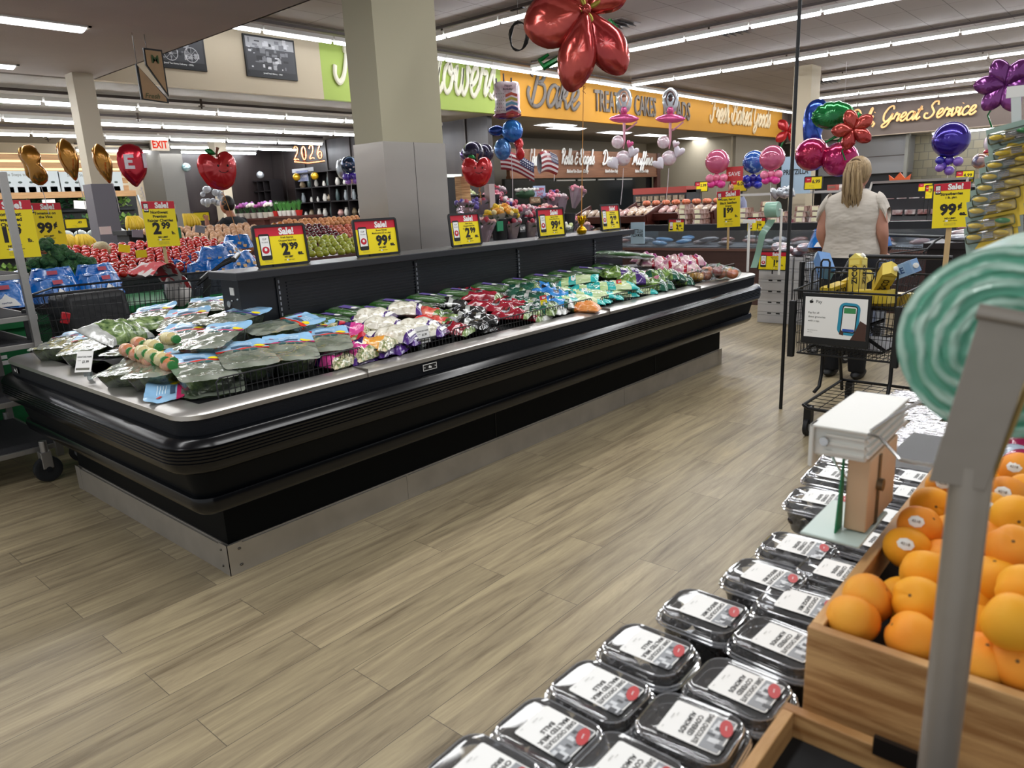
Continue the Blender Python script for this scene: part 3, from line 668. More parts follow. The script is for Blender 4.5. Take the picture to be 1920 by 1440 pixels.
b.build('top_shelf', mat('shelf charcoal', '#2c2d31', .38, .2), case, bev=.004, smooth=False)
b = MB(); b.bb((DX0-.004, 3.63, 1.08), (DX0, 3.67, 1.12)); b.build('inventory_tag', WHITE, bk)
b = MB()
for y, z in ((3.70, 1.03),): b.cyl((DX0-.004, y, z), (DX0, y, z), .018, 12)
for y, z in ((3.66, 1.05), (3.6, 1.06)): b.ball((DX0-.003, y, z), .006, 8, 6)
b.build('end_button', mat('nickel button', '#c5c9cc', .3, .8), bk)
f = MB(); rect(f, -.045, -.016, .045, .016, WPRT); rect(f, -.042, -.013, .042, .013, INK, .001); tx(f, '4ia', 0, 0, .014, .03, WPRT, z=.0015, bold=.04)
for sx_ in (-1, 1): disc(f, sx_*.034, 0, .003, .003, WPRT, .0015)
q = at(806, 683, 1, RY0)
f.build('logo_plate', None, case, (q.x, RY0+.001, .735), (PI/2, 0, 0), smooth=False)
f = MB(); rect(f, -.045, -.016, .045, .016, INK); tx(f, '4ia', 0, 0, .016, .03, WPRT, z=.0015, bold=.04); rect(f, .03, -.012, .034, .012, WPRT, .001)
q = at(30, 702, 0, RX0)
f.build('logo_plate', None, case, (RX0+.001, q.y, .735), (PI/2, 0, -PI/2), smooth=False)
# wire fences along the front rail
def fence(x0, x1, z0, z1, label, m=BLACK, y=WY0+.012):
 b = MB(); b.tube([(x0, y, z0), (x0, y, z1-.015), (x0+.015, y, z1), (x1-.015, y, z1), (x1, y, z1-.015), (x1, y, z0)], .0035, 6)
 o = empty('wire_fence', ((x0+x1)/2, y, z0)); c = -Vector(o.location)
 b.v = [tuple(Vector(p)+c) for p in b.v]; b.build('border_wire', m, o)
 b = MB(); n = int((x1-x0)/.024)
 for k in range(1, n): x = x0+(x1-x0)*k/n; b.box((x, y, (z0+z1)/2), (.0028, .0028, z1-z0))
 b.box(((x0+x1)/2, y, z0+.03), (x1-x0, .003, .003))
 b.v = [tuple(Vector(p)+c) for p in b.v]; b.build('upright_wires', m, o, smooth=False)
 tag(o, label, 'wire fence', 'wire fences along the case rail'); return o
fence(1.32, 2.035, .79, .872, 'black wire fence in front of the salad trays, nearest the case corner')
fence(2.09, 2.62, .79, .845, 'low black wire fence in front of the cauliflower bags')
fence(2.63, 3.9, .79, .86, 'long black wire fence in front of the red and black kit bags')
fence(4.0, 5.18, .79, .853, 'black wire fence in front of the teal celery bags')
fence(5.2, 6.06, .79, .885, 'bronze wire fence around the bell peppers at the far end', mat('bronze wire', '#2b1c0e', .35, .6))
# framed sale signs on the shelf
SZ = 1.2055
L3 = [('Fresh Express', 'Chopped Salad Kits', '9.3 to 14.1 oz.'), ('Brown Shimeji', 'Mushrooms (3.5 oz. pkg.)'), ('Taylor Farms', 'Chopped Salad Kits', '11.35 to 13.3 oz.'), ('Signature Select', 'Celery Sticks (14 oz.)'), ('Fresh Express', 'Salad Kit (9.5 oz.)')]
for (x0, x1, big, sm, un, ln, lab, rz) in [
  (2.1, 2.42, '2', '99', 'ea.', L3[0], 'largest framed sale sign on the black shelf, Fresh Express Chopped Salad Kits 2.99', -.06),
  (2.77, 3.09, '99', 'c', 'ea.', L3[1], 'framed sale sign on the black shelf for Brown Shimeji Mushrooms 99 cents', -.1),
  (3.57, 3.87, '2', '99', 'ea.', L3[2], 'framed sale sign in front of the steel column, Taylor Farms kits 2.99', -.02),
  (4.54, 4.86, '99', 'c', 'ea.', L3[3], 'framed 99 cent sign on the black shelf left of the gold balloon weight', -.08),
  (5.40, 5.70, '2', '99', 'ea.', L3[4], 'framed 2.99 sign at the far right end of the black shelf', 0)]:
 w_ = (x1-x0)-.028
 framed_sign('framed_sale_sign', ((x0+x1)/2, 3.66, SZ), w_, .2, sale_face(w_, .2, ln, big, sm, un), lab, rz, -.1, .012)
# gold foil balloon weight and its ribbon
gw = empty('balloon_weight', (5.03, 3.6, SZ)); GOLD = mat('gold foil', '#d9a90c', .22, .9, bump=.6, bscale=60)
b = MB(); b.lathe([(0, 0), (.035, .002), (.045, .03), (.025, .055), (.012, .065)], 12); b.build('weight', GOLD, gw)
b = MB(); r_ = random.Random(3)
for k in range(14):
 a_ = k*2*PI/14; t_ = .5+.5*r_.random(); x, y = math.cos(a_), math.sin(a_)
 b.tube([(.0, 0, .06), (x*.02, y*.02, .09), (x*.04*t_, y*.04*t_, .12+.03*t_), (x*.05, y*.05, .11)], [.002, .007, .006, .001], 4)
b.build('foil_tassel', GOLD, gw)
tag(gw, 'gold foil balloon weight with tassel on the black shelf', 'balloon weight')
# ================================================================ packaged produce in the island case
ORD = ['first', 'second', 'third', 'fourth', 'fifth', 'sixth', 'seventh', 'eighth', 'ninth', 'tenth', 'eleventh', 'twelfth', 'thirteenth', 'fourteenth', 'fifteenth', 'sixteenth', 'seventeenth', 'eighteenth', 'nineteenth', 'twentieth',
       'twenty-first', 'twenty-second', 'twenty-third', 'twenty-fourth', 'twenty-fifth', 'twenty-sixth', 'twenty-seventh', 'twenty-eighth', 'twenty-ninth', 'thirtieth']
def ordn(i, n, side='left'):
 if n > 2 and i == 0: return side+'most'
 if n > 2 and i == n-1: return {'left': 'right', 'right': 'left', 'near': 'far', 'front': 'rear', 'top': 'bottom'}[side]+'most'
 return ORD[i]+' from '+('the ' if side != 'top' else 'the ')+side
def wav(x, y, s=1.0, seed=0): return mnoise.noise(Vector((x*s+seed*7.3, y*s-seed*3.1, seed*1.7)))
def film(name, col, col2=None, rough=.22, bump=.7, bs=22, nscale=14, coat=.6, **k):
 return mat(name, col, rough, coat=coat, bump=bump, bscale=bs, col2=col2, nscale=nscale, bdist=.012, **k)
def bag_h(u, v, H, seed, cr):
 a = max(0, 1-abs(2*u-1)**3.2); c = max(0, 1-abs(2*v-1)**2.6)
 return H*(a*c)**.55 + H*cr*wav(u*5, v*4, 1, seed)*a*c + .012*cr*wav(u*14, v*12, 1, seed+5)
def bag_proto(name, L, W, H, seed, bands, cr=.55, nu=18, nv=12, patches=(), sealw=1.06):
 """pillow bag lying flat: bands = [(u_end, material)] along its length; patches = (u, v, ru, rv, material, shape)"""
 e = empty(name); b = MB()
 def P(u, v, top=True, lift=0):
  pinch = 1-.10*(1-abs(2*u-1)**6)
  x = (u-.5)*L; y = (v-.5)*W*(pinch+.1*abs(2*u-1)**8*sealw)
  h = bag_h(u, v, H, seed, cr)
  return (x, y, (h*.80+H*.22 if top else H*.22-min(H*.22, h*.5))+lift)
 for j in range(nv):
  for i in range(nu):
   u0, u1, v0, v1 = i/nu, (i+1)/nu, j/nv, (j+1)/nv; um = (u0+u1)/2
   m_ = next((m for ue, m in bands if um <= ue), bands[-1][1]); b.m(m_)
   b.add([P(u0, v0), P(u1, v0), P(u1, v1), P(u0, v1)], [(0, 1, 2, 3)]);
   if j in (0, nv-1) or i in (0, nu-1) or True:
    b.add([P(u0, v0, 0), P(u1, v0, 0), P(u1, v1, 0), P(u0, v1, 0)], [(3, 2, 1, 0)])
 me = b.mesh('film_pouch', None)
 bm = bmesh.new(); bm.from_mesh(me); bmesh.ops.remove_doubles(bm, verts=bm.verts, dist=1e-5); bm.to_mesh(me); bm.free()
 link('film_pouch', me, e)
 for (pu, pv, ru, rv, pm, shp, nm) in patches:
  q = MB().m(pm); n = 14
  if shp == 'o': vs = [P(pu, pv, True, .002)]+[P(pu+ru*math.cos(2*PI*i/n), pv+rv*math.sin(2*PI*i/n), True, .002) for i in range(n)]; fs = [(0, i+1, (i+1) % n+1) for i in range(n)]; q.add(vs, fs)
  else: q.grid(6, 6, lambda a, c: P(pu+ru*(2*a-1), pv+rv*(2*c-1), True, .002))
  q.build(nm, None, e)
 return e
# film colours
F_CLR = film('clear salad film', '#35502a', '#8fa56a', nscale=28)
F_DKG = film('dark green film', '#0b3328', '#1d5a45'); F_RED = film('crimson film', '#a3122c', '#7c0f22', bs=14); F_BLK = film('black film', '#0c0d0e', '#2c2d2d', bs=14, rough=.16)
F_SLV = film('silver clear film', '#8d8f8c', '#c9cbc7', rough=.12, bs=16); F_BLU = film('blue film', '#1668b8', '#3f95d8'); F_TEAL = film('teal film', '#0d9d9c', '#38bdb6', rough=.2)
F_CEL = film('celery in film', '#a3c477', '#d6e2b8', nscale=4, stretch=(.5, 9, 1), bs=20); F_PUR = film('purple film', '#32175a', '#4b2a78'); F_PNK = film('magenta film', '#c41f7f', '#e0559f')
F_ORG = film('orange film', '#dd8a1c', '#e9a945'); F_WHT = film('cauliflower in film', '#e2dfd0', '#b5ae98', nscale=45, rough=.3, lo=.5, hi=.62); F_MIX = film('shredded slaw in film', '#6f7c4a', '#cfc5a4', nscale=60, lo=.42, hi=.58)
F_LET = film('lettuce in film', '#2c4a1c', '#7fa04c', nscale=30); F_RDL = film('red label film', '#cf2030', '#e4473f'); F_ONI = film('onion bag film', '#cfc3b5', '#a4507a', nscale=16); F_PEP = None
F_WPK = film('white pink film', '#d9cfc6', '#c98aa0', nscale=10); LBLK = mat('label black', '#141414', .3, coat=.3); LWHT = mat('label white', '#e6e6e2', .4); LYEL = mat('label yellow', '#ecd522', .4); LGRN = mat('label green', '#1e7a42', .4); LPUR = mat('label violet', '#5c4b8c', .4)
LGRY = mat('label grey', '#8d8f96', .35)
KIND = {}
def kind(key, *a, **k): KIND[key] = dict(a=a, k=k, protos=[], used=0)
kind('celery', 'celery_bag', .33, .12, .038, cr=.8, bands=[(.14, F_TEAL), (.36, F_CEL), (.52, F_TEAL), (.86, F_CEL), (1, F_TEAL)], patches=[(.44, .5, .06, .26, LWHT, 'o', 'label')])
kind('purplekit', 'purple_salad_kit', .26, .19, .07, bands=[(.3, F_MIX), (.55, F_PUR), (.86, F_PNK), (1, F_MIX)], patches=[(.38, .5, .07, .24, mat('label crimson', '#b8122e', .4), 'r', 'brand_label'), (.7, .5, .045, .3, LWHT, 'o', 'flavour_print')])
kind('orangekit', 'orange_salad_kit', .26, .19, .07, bands=[(.25, F_MIX), (.52, F_PUR), (.86, F_ORG), (1, F_MIX)], patches=[(.36, .5, .08, .24, mat('label crimson', '#b8122e', .4), 'r', 'brand_label')])
kind('slaw', 'slaw_bag', .25, .18, .065, bands=[(.6, F_MIX), (.8, F_RDL), (1, F_PUR)], patches=[(.7, .5, .06, .2, LWHT, 'o', 'label')])
kind('cauli', 'cauliflower_bag', .22, .19, .07, bands=[(.1, F_PUR), (.82, F_WHT), (1, F_PUR)], patches=[(.92, .5, .03, .3, LWHT, 'r', 'label')], cr=.2)
kind('blackkit', 'black_salad_kit', .25, .17, .05, bands=[(.16, F_SLV), (.5, F_BLK), (.6, F_SLV), (1, F_BLK)], patches=[(.3, .5, .09, .34, LGRY, 'o', 'label_border'), (.3, .5, .075, .29, LBLK, 'o', 'oval_label')])
kind('redkit', 'red_salad_kit', .25, .17, .055, bands=[(.9, F_RED), (1, F_CLR)], patches=[(.4, .5, .11, .30, LGRY, 'o', 'label_border'), (.4, .5, .095, .26, LBLK, 'o', 'oval_label')])
kind('darkgreen', 'dark_green_salad_bag', .26, .18, .055, bands=[(.3, F_DKG), (.38, F_SLV), (.75, F_DKG), (1, F_CLR)], patches=[(.5, .5, .07, .2, LGRY, 'o', 'label')])
kind('blue', 'blue_salad_kit', .25, .17, .055, bands=[(.7, F_BLU), (.85, F_DKG), (1, F_SLV)], patches=[(.4, .5, .08, .26, LBLK, 'o', 'oval_label')])
kind('lettuce', 'lettuce_bag', .28, .22, .09, bands=[(.2, F_DKG), (.8, F_LET), (1, F_DKG)], patches=[(.5, .5, .1, .22, mat('label rose', '#b0647a', .4), 'o', 'label')], cr=.5)
kind('broccoli', 'broccoli_bag', .25, .2, .08, bands=[(.55, F_LET), (.85, F_PUR), (1, F_CLR)], patches=[(.7, .5, .05, .25, LWHT, 'r', 'label')], cr=.5)
kind('onion', 'onion_bag', .24, .18, .09, bands=[(.4, F_ONI), (.5, F_RED), (.8, F_WPK), (1, F_ONI)], patches=[(.6, .5, .06, .2, mat('label plum', '#8b2a6a', .4), 'r', 'label')], cr=.6)
kind('redleaf', 'red_green_lettuce_bag', .26, .18, .06, bands=[(.25, F_RDL), (.75, film('red spotted film', '#c8323a', '#d98a6a', nscale=24)), (1, F_LET)], patches=[(.35, .4, .05, .14, LGRN, 'o', 'green_label'), (.6, .6, .05, .14, LGRN, 'o', 'green_label')])
kind('clearkit', 'clear_salad_pack', .25, .17, .06, bands=[(.12, F_SLV), (.9, F_CLR), (1, F_SLV)], patches=[(.5, .5, .1, .2, LGRY, 'r', 'label')])
kind('clearbag', 'clear_salad_bag', .34, .2, .07, bands=[(.15, F_SLV), (.85, F_CLR), (1, F_SLV)], patches=[], cr=.5)
def place_kind(key, pts, labfn, group, base=.0):
 """pts: (px, py, yaw_deg[, lift[, tiltx, tilty]])"""
 K = KIND[key]; n = len(pts); out = []
 if not K['protos']:
  for sd in (3, 8): K['protos'].append(bag_proto(*K['a'], sd+len(key), **K['k']))
 order = sorted(range(n), key=lambda i: pts[i][0]); rank = {i: r for r, i in enumerate(order)}
 for i, p in enumerate(pts):
  pr = K['protos'][i % 2]
  e = pr if i < 2 and not K.get('u%d' % i) else copy_tree(pr); K['u%d' % i] = 1
  lift = p[3] if len(p) > 3 else 0
  q = atslope(p[0], p[1], .84+lift, WY0, DKK)
  q.x = min(max(q.x, WX0+.12), WX1-.12); q.y = min(max(q.y, WY0+.12), 3.5 if q.x > 1.8 else WY1-.13)
  H = K['a'][3]; z = DK0+DKK*(q.y-WY0)+lift+.004
  tx_, ty_ = (p[4], p[5]) if len(p) > 5 else (rnd.uniform(-4, 4), rnd.uniform(-4, 4))
  e.location = (q.x, q.y, z+abs(math.sin(math.radians(tx_)))*.03)
  e.rotation_euler = (math.radians(tx_), math.radians(ty_)+.05, math.radians(p[2])+rnd.uniform(-.12, .12))
  tag(e, labfn(rank[i], n), e.name.split('.')[0].replace('_', ' ').split()[-1], group); out.append(e)
 for j in (0, 1):
  if not K.get('u%d' % j):
   for c in list(K['protos'][j].children): bpy.data.objects.remove(c)
   bpy.data.objects.remove(K['protos'][j])
   K['u%d' % j] = 1
 return out
L_ = lambda s: (lambda r, n: s % ordn(r, n))
place_kind('purplekit', [(601, 612, -60), (651, 610, -50, .02), (618, 636, -65), (664, 648, -70, .02), (660, 676, -80)], L_('purple and magenta salad kit bag beside the salad trays, %s of them'), 'purple salad kits')
place_kind('orangekit', [(698, 636, -60, .03)], lambda r, n: 'purple and orange salad kit bag between the magenta kits and the cauliflower', 'purple salad kits')
place_kind('slaw', [(640, 630, -50, .02), (694, 668, -75), (738, 656, -70), (722, 640, -60)], L_('red labelled slaw bag near the wire fence, %s of them'), 'slaw bags')
place_kind('cauli', [(700, 582, -60, .04), (757, 570, -50, .05), (719, 598, -65, .05), (744, 616, -65, .05), (782, 600, -60, .05), (824, 618, -60, .03), (782, 634, -60, .02), (720, 622, -60), (690, 604, -60)], L_('purple trimmed bag of white cauliflower florets, %s of them'), 'cauliflower bags')
place_kind('redleaf', [(797, 577, -60, .03), (812, 594, -60, .02)], L_('red lettuce bag with green triangle marks, %s, by the cauliflower'), 'red lettuce bags')
place_kind('clearkit', [(820, 582, -70), (838, 590, -70), (852, 600, -70, -.0), (1000, 580, -70), (1035, 574, -70, .01)], L_('clear salad pack with grey label among the kit bags, %s of them'), 'clear salad packs')
place_kind('blackkit', [(842, 558, -60, .03), (874, 572, -60, .03), (862, 584, -70, .02), (893, 586, -60, .04), (905, 602, -65, .03), (888, 604, -75)], L_('black and silver salad kit bag with an oval label, %s of them'), 'black salad kits')
place_kind('redkit', [(790, 568, -60), (880, 540, -55, .03), (903, 545, -60, .05), (867, 610, -70, .02), (912, 562, -60, .02), (935, 566, -60, .04), (957, 560, -60, .03), (974, 582, -62, .03), (996, 584, -70, .0), (926, 544, -50)], L_('crimson salad kit bag with a black oval label, %s of them'), 'crimson salad kits')
place_kind('darkgreen', [(955, 538, -55, .02), (982, 530, -50, .04), (974, 556, -65, .03), (1000, 546, -60, .03), (1012, 562, -65, .03), (1032, 578, -60, .02), (1130, 496, -20)], L_('dark green salad bag, %s between the red kits and the teal celery'), 'dark green salad bags')
place_kind('blue', [(1012, 528, -40, .02), (1026, 536, -45, .03), (1048, 544, -50, .03), (1066, 562, -60, .04), (1074, 580, -70)], L_('bright blue salad kit bag next to the celery, %s of them'), 'blue salad kits')
place_kind('celery', [(1040, 532, -30), (1081, 516, -65, .05, 20, -10), (1058, 544, -40, .02), (1076, 548, -30, .04), (1082, 560, -30, .02), (1100, 538, -45, .05), (1112, 528, -40, .03), (1106, 554, -50, .03), (1126, 544, -45, .05), (1136, 524, -45, .03), (1148, 522, -40, .05), (1194, 538, -45, .04), (1174, 532, -50, .06), (1160, 552, -60, .02), (1188, 548, -50, .01), (1128, 558, -60, .01), (1212, 540, -55), (1144, 538, -30, .03)], L_('teal bag of celery sticks, %s of them'), 'teal celery bags')
place_kind('broccoli', [(1156, 508, -40, .05), (1187, 518, -50, .05), (1176, 508, -30, .03)], L_('broccoli bag with a violet label behind the celery, %s of them'), 'broccoli bags')
place_kind('lettuce', [(1215, 518, -40, .02), (1238, 512, -50, .05), (1270, 518, -40, .04), (1262, 534, -50, .0), (1228, 532, -60), (1292, 524, -60)], L_('puffy dark green lettuce bag with a rose label, %s of them'), 'puffy lettuce bags')
place_kind('onion', [(1222, 488, -40, .05), (1244, 490, -30, .03), (1272, 486, -40, .06), (1256, 498, -50, .03), (1288, 502, -60, .03), (1297, 488, -20, .04), (1205, 482, -10, .02)], L_('pink printed onion bag at the far end, %s of them'), 'onion bags')
place_kind('clearbag', [(215, 613, 25, .03, 25, 0), (268, 600, 10, .0)], L_('clear bag of salad leaves behind the tray pile, %s'), 'clear salad bags')
# cucumber packs along the backboard
CUC = mat('cucumber skin', '#1f4a17', .3, coat=.5, col2='#3c6a26', nscale=9, stretch=(1, .2, 1), bump=.3, bscale=60)
WRAP = film('cucumber wrap', '#15251a', '#2b3f33', rough=.15)
def cuc_proto():
 e = empty('cucumber_pack')
 b = MB()
 for k in range(4):
  y = (k-1.5)*.042
  b.ball((0, 0, 0), (.125, .023, .023), 12, 8, T(0, y, .028+.004*(k % 2)), fn=lambda x, yy, z: 1+.04*math.sin(9*x))
 b.build('cucumbers', CUC, e)
 b = MB(); b.grid(14, 10, lambda u, v: ((u-.5)*.27, (v-.5)*.18, .052*(1-abs(2*v-1)**4)*(1-abs(2*u-1)**5)+.004*wav(u*12, v*9, 1, 2)+.002))
 b.build('film_wrap', clear('clear wrap', '#f4f8f5', .06, .12, .9, 40, .45), e)
 b = MB(); b.m(LGRY).grid(3, 3, lambda u, v: (.015+(u-.5)*.075, (v-.5)*.07, .056+.001)); b.m(LPUR).grid(3, 2, lambda u, v: (.015+(u-.5)*.075-.03, (v-.5)*.07, .0575)); b.m(LWHT); b.prism(circ(.016, 14, .03, 0, 1.3), .0575, .0585)
 b.build('label', None, e, smooth=False); return e
CP = cuc_proto(); ncp = 23
for i in range(ncp):
 e = CP if i == 0 else copy_tree(CP)
 x = 2.06+i*.145+rnd.uniform(-.02, .02)
 e.location = (x, 3.40+rnd.uniform(-.015, .015), DK0+DKK*(3.40-WY0)+(.035 if i % 2 else .012)+.02); e.rotation_euler = (rnd.uniform(-.05, .05), .12, math.radians(-62+rnd.uniform(-8, 8)))
 tag(e, 'wrapped pack of four cucumbers against the black backboard, %s of the row' % ordn(i, ncp), 'cucumbers', 'cucumber packs')
for i in range(2):
 e = copy_tree(CP); e.location = (5.2+.2*i, 3.36-.02*i, 1.0-.03*i); e.rotation_euler = (0, .1, math.radians(-14)); e.scale = (1.5, 1.2, 1)
 tag(e, 'long shiny cucumber pack on top of the row near the onions, %s one' % ('left', 'right')[i], 'cucumbers', 'cucumber packs')
# bell pepper bags
PEPM = [mat('pepper yellow', '#e8a311', .25, coat=.5), mat('pepper orange', '#e0661a', .25, coat=.5), mat('pepper red', '#8e1a22', .25, coat=.5)]
def pepper(b, m_, c, r): b.m(m_).ball(c, (r, r, r*.9), 15, 9, None, fn=lambda x, y, z: (1+.09*math.cos(5*math.atan2(y, x)))*(1-.25*max(0, z)**3*(1-math.hypot(x, y))*2))
for i, (px, py, ms, lift) in enumerate([(1310, 508, (0, 1, 0), .0), (1340, 498, (2, 2, 1), .04), (1362, 503, (1, 0, 1), .02)]):
 e = empty('pepper_bag'); q = atslope(px, py, .87+lift, WY0, DKK)
 for k, (dx, dy) in enumerate(((-.06, -.02), (.05, -.04), (0, .06))):
  b = MB(); pepper(b, PEPM[ms[k]], (dx, dy, .045), .045); b.m(LGRN).cyl((dx, dy, .08), (dx+.005, dy, .098), .006, 6)
  b.build('bell_pepper', None, e)
 b = MB(); b.ball((0, 0, .045), (.14, .11, .055), 16, 10, None, fn=lambda x, y, z: 1+.06*wav(x*5, y*5+z*4)); b.build('clear_pouch', clear('clear wrap', '#f4f8f5', .06, .12, .9, 40, .45), e)
 e.location = (q.x, q.y, DK0+DKK*(q.y-WY0)+lift+.012); e.rotation_euler = (0, 0, .5*i)
 tag(e, ['bag of yellow and orange bell peppers at the far end, next to the onions', 'bag of dark red bell peppers at the very back of the far end', 'bag of orange and yellow bell peppers at the far right corner of the case'][i], 'pepper bag', 'bell pepper bags')
# carrots showing through the fence
e = bag_proto('carrot_bag', .2, .12, .06, 4, [(.2, F_CLR), (1, film('carrots in film', '#d9731c', '#e89a50', nscale=5, stretch=(1, 8, 1)))]); q = atslope(1096, 572, .84, WY0, DKK); e.location = (q.x, q.y, DK0+.02); e.rotation_euler = (0, 0, -1.2)
tag(e, 'small bag of orange carrots behind the wire fence beside the blue kits', 'bag')
# salad trays with light blue film lids
LEAF = mat('salad leaves', '#24401a', .6, col2='#93b34e', nscale=26, bump=.9, bscale=45, bdist=.02, lo=.38, hi=.68)
TRAYP = clear('tray clear plastic', '#dfe8df', .05, .1, .3, 18)
LIDC = film('clear lid film', '#74806c', '#b9c0b2', rough=.12, bump=1, bs=16, nscale=9, coat=1, metal=.35)
LIDB = film('pale blue lid film', '#a5cfee', '#94c4ea', rough=.25, bump=.5, bs=9, nscale=5)
LRED = mat('lid red', '#d92f22', .3, coat=.5); LPNK = mat('lid pink', '#d42a6b', .3, coat=.5); LTEA = mat('lid teal print', '#2c5b5c', .4); LVIO = mat('lid violet', '#3c2f86', .3, coat=.5)
def tray_proto(sd, acc, wrink):
 e = empty('salad_tray'); L, W, H = .185, .255, .082
 b = MB(); R = []
 for k, (s_, z) in enumerate(((.78, .0), (.84, .012), (.97, H*.8), (1.0, H))): R.append([(x*s_, y*s_, z) for x, y in rrect(L, W, .035, 4)])
 n = len(R[0]); b.add([p for r_ in R for p in r_], [(k*n+i, k*n+(i+1) % n, (k+1)*n+(i+1) % n, (k+1)*n+i) for k in range(3) for i in range(n)]+[tuple(range(n-1, -1, -1))])
 b.build('clear_tray', TRAYP, e)
 b = MB(); b.grid(24, 6, lambda u, v: ((lambda a, s_, w: (math.cos(a)*L*.5*s_*(abs(math.cos(a))**-.35 if abs(math.cos(a)) > .2 else 1)*.86*w, math.sin(a)*W*.5*s_*.93*w, .006+v*(H-.012)))(2*PI*u, (.80+.16*v)*1.0, 1+.05*wav(u*22, v*7, 1, sd))), cu=True)
 b.ball((0, 0, H-.015), (L*.4, W*.42, .012), 14, 6, None, fn=lambda x, y, z: 1+.12*wav(x*6, y*6, 1, sd))
 b.build('salad_leaves', LEAF, e)
 # lid film: header end flares out at +y
 b = MB(); nu, nv = 14, 22
 def P(u, v, lift=0):
  x = (u-.5)*(L*1.1); y = (v-.47)*(W*1.16)
  r_ = .03; ex = max(0, abs(x)-(L*.55-r_)); ey = max(0, abs(v-.5)*W*1.16-(W*.58-r_))
  z = H+.004+.006*math.sin(PI*u)*math.sin(PI*v)*1.5+wrink*.006*wav(u*4+v*6, v*8-u*3, 1, sd)+.02*max(0, v-.86)*3*abs(1-.5*math.sin(PI*u))
  if ex > 0 and ey > 0:
   d_ = math.hypot(ex, ey)
   if d_ > r_: x -= math.copysign(ex-ex/d_*r_, x); y -= math.copysign(ey-ey/d_*r_, v-.5)
  return (x, y, z+lift)
 for j in range(nv):
  v0, v1 = j/nv, (j+1)/nv; vm = (v0+v1)/2; m_ = LIDB if vm > .66 else (acc if vm > .62 else LIDC)
  for i in range(nu): b.m(m_).add([P(i/nu, v0), P((i+1)/nu, v0), P((i+1)/nu, v1), P(i/nu, v1)], [(0, 1, 2, 3)])
 me = b.mesh('lid_film', None); bm = bmesh.new(); bm.from_mesh(me); bmesh.ops.remove_doubles(bm, verts=bm.verts, dist=1e-5); bm.to_mesh(me); bm.free()
 link('lid_film', me, e)
 def patch(nm, u0, v0, u1, v1, m_, oval=False):
  q = MB()
  if oval: n = 14; q.add([P((u0+u1)/2+(u1-u0)/2*math.cos(2*PI*i/n), (v0+v1)/2+(v1-v0)/2*math.sin(2*PI*i/n), .0022) for i in range(n)], [tuple(range(n))])
  else: q.grid(4, 3, lambda a, c: P(u0+(u1-u0)*a, v0+(v1-v0)*c, .002))
  q.build(nm, m_, e)
 patch('yellow_sticker', .72, .68, .94, .76, LYEL, True); patch('tomato_print', .12, .82, .25, .88, LRED, True)
 patch('accent_blob', .0, .6, .16, .67, acc, True); patch('accent_blob', .84, .6, 1, .67, acc, True)
 patch('product_name', .3, .7, .68, .75, mat('lid print dark', '#35506a', .5))
 for k in range(3): patch('photo_box', .3+.16*k, .545, .43+.16*k, .60, LTEA)
 q = MB();
 for k in range(4): q.grid(3, 1, lambda a, c, k=k: P(.32+.4*a, .79+.028*k+.008*c, .0022))
 q.build('header_print', mat('lid print white', '#d8ecf6', .5), e)
 return e
TP = [tray_proto(3, LRED, 1.0), tray_proto(9, LPNK, 1.6), tray_proto(14, LVIO, .6)]
# (x, y, yaw deg of the blue header, z of lid, tiltx, tilty, proto)
TR = [(1.33, 4.36, -50, .88, 5, -3, 1, 'salad tray with blue film lid at the far left edge of the pile'), (1.34, 4.02, -38, .90, 7, -5, 0, 'salad tray behind the white price tag at the left of the pile'),
      (1.72, 4.2, -42, .97, 9, -6, 1, 'shiny salad tray at the top left, just right of the clear bag'), (1.75, 3.84, -36, .97, 8, -4, 0, 'salad tray at the top of the pile behind the dressing bottles'), (1.99, 4.05, -32, 1.0, 5, 0, 1, 'salad tray at the very top beside the end of the backboard'),
      (1.84, 3.52, -70, .99, 5, 4, 2, 'violet barred salad tray below the backboard corner'), (1.92, 3.2, -95, .96, 3, 5, 0, 'salad tray with a red bar beside the purple kits'), (1.55, 3.5, -46, .94, 9, -4, 0, 'wrinkled salad tray in the middle right of the dressing bottles'),
      (1.58, 3.2, -55, .96, 8, -2, 1, 'pink marked salad tray in the middle of the pile'), (1.3, 3.36, -60, .88, 8, -6, 1, 'pink barred salad tray in front of the orange dressing bottles'), (1.33, 3.15, -56, .89, 7, -4, 0, 'salad tray second back from the glossy corner tray'),
      (1.36, 2.93, -14, .89, 7, 2, 0, 'glossy salad tray at the front corner of the case'), (1.57, 2.93, -20, .905, 7, 0, 0, 'front row salad tray just right of the glossy corner tray'), (1.77, 2.9, -28, .90, 8, 2, 1, 'front row salad tray with wrinkled clear lid behind the wire fence'),
      (1.98, 2.92, -32, .90, 7, 0, 0, 'rightmost front salad tray next to the magenta kits'), (1.45, 3.75, -50, .88, 2, 0, 0, 'low salad tray under the dressing bottles'), (1.33, 2.9, 62, .815, 0, -8, 1, 'salad tray slipped down on its side in the case corner'), (2.1, 3.3, -60, .9, 3, 0, 1, 'half hidden salad tray beside the cucumbers')]
for i, (x, y, yw, zl, ax_, ay_, pk, lab) in enumerate(TR):
 e = TP[pk] if i in (1, 0, 5) else copy_tree(TP[pk])
 e.location = (x, y, zl-.086); e.rotation_euler = (math.radians(ax_), math.radians(ay_), math.radians(yw)); e.scale = (1.12, 1.28, 1)
 tag(e, lab, 'salad tray', 'salad trays with blue film lids')
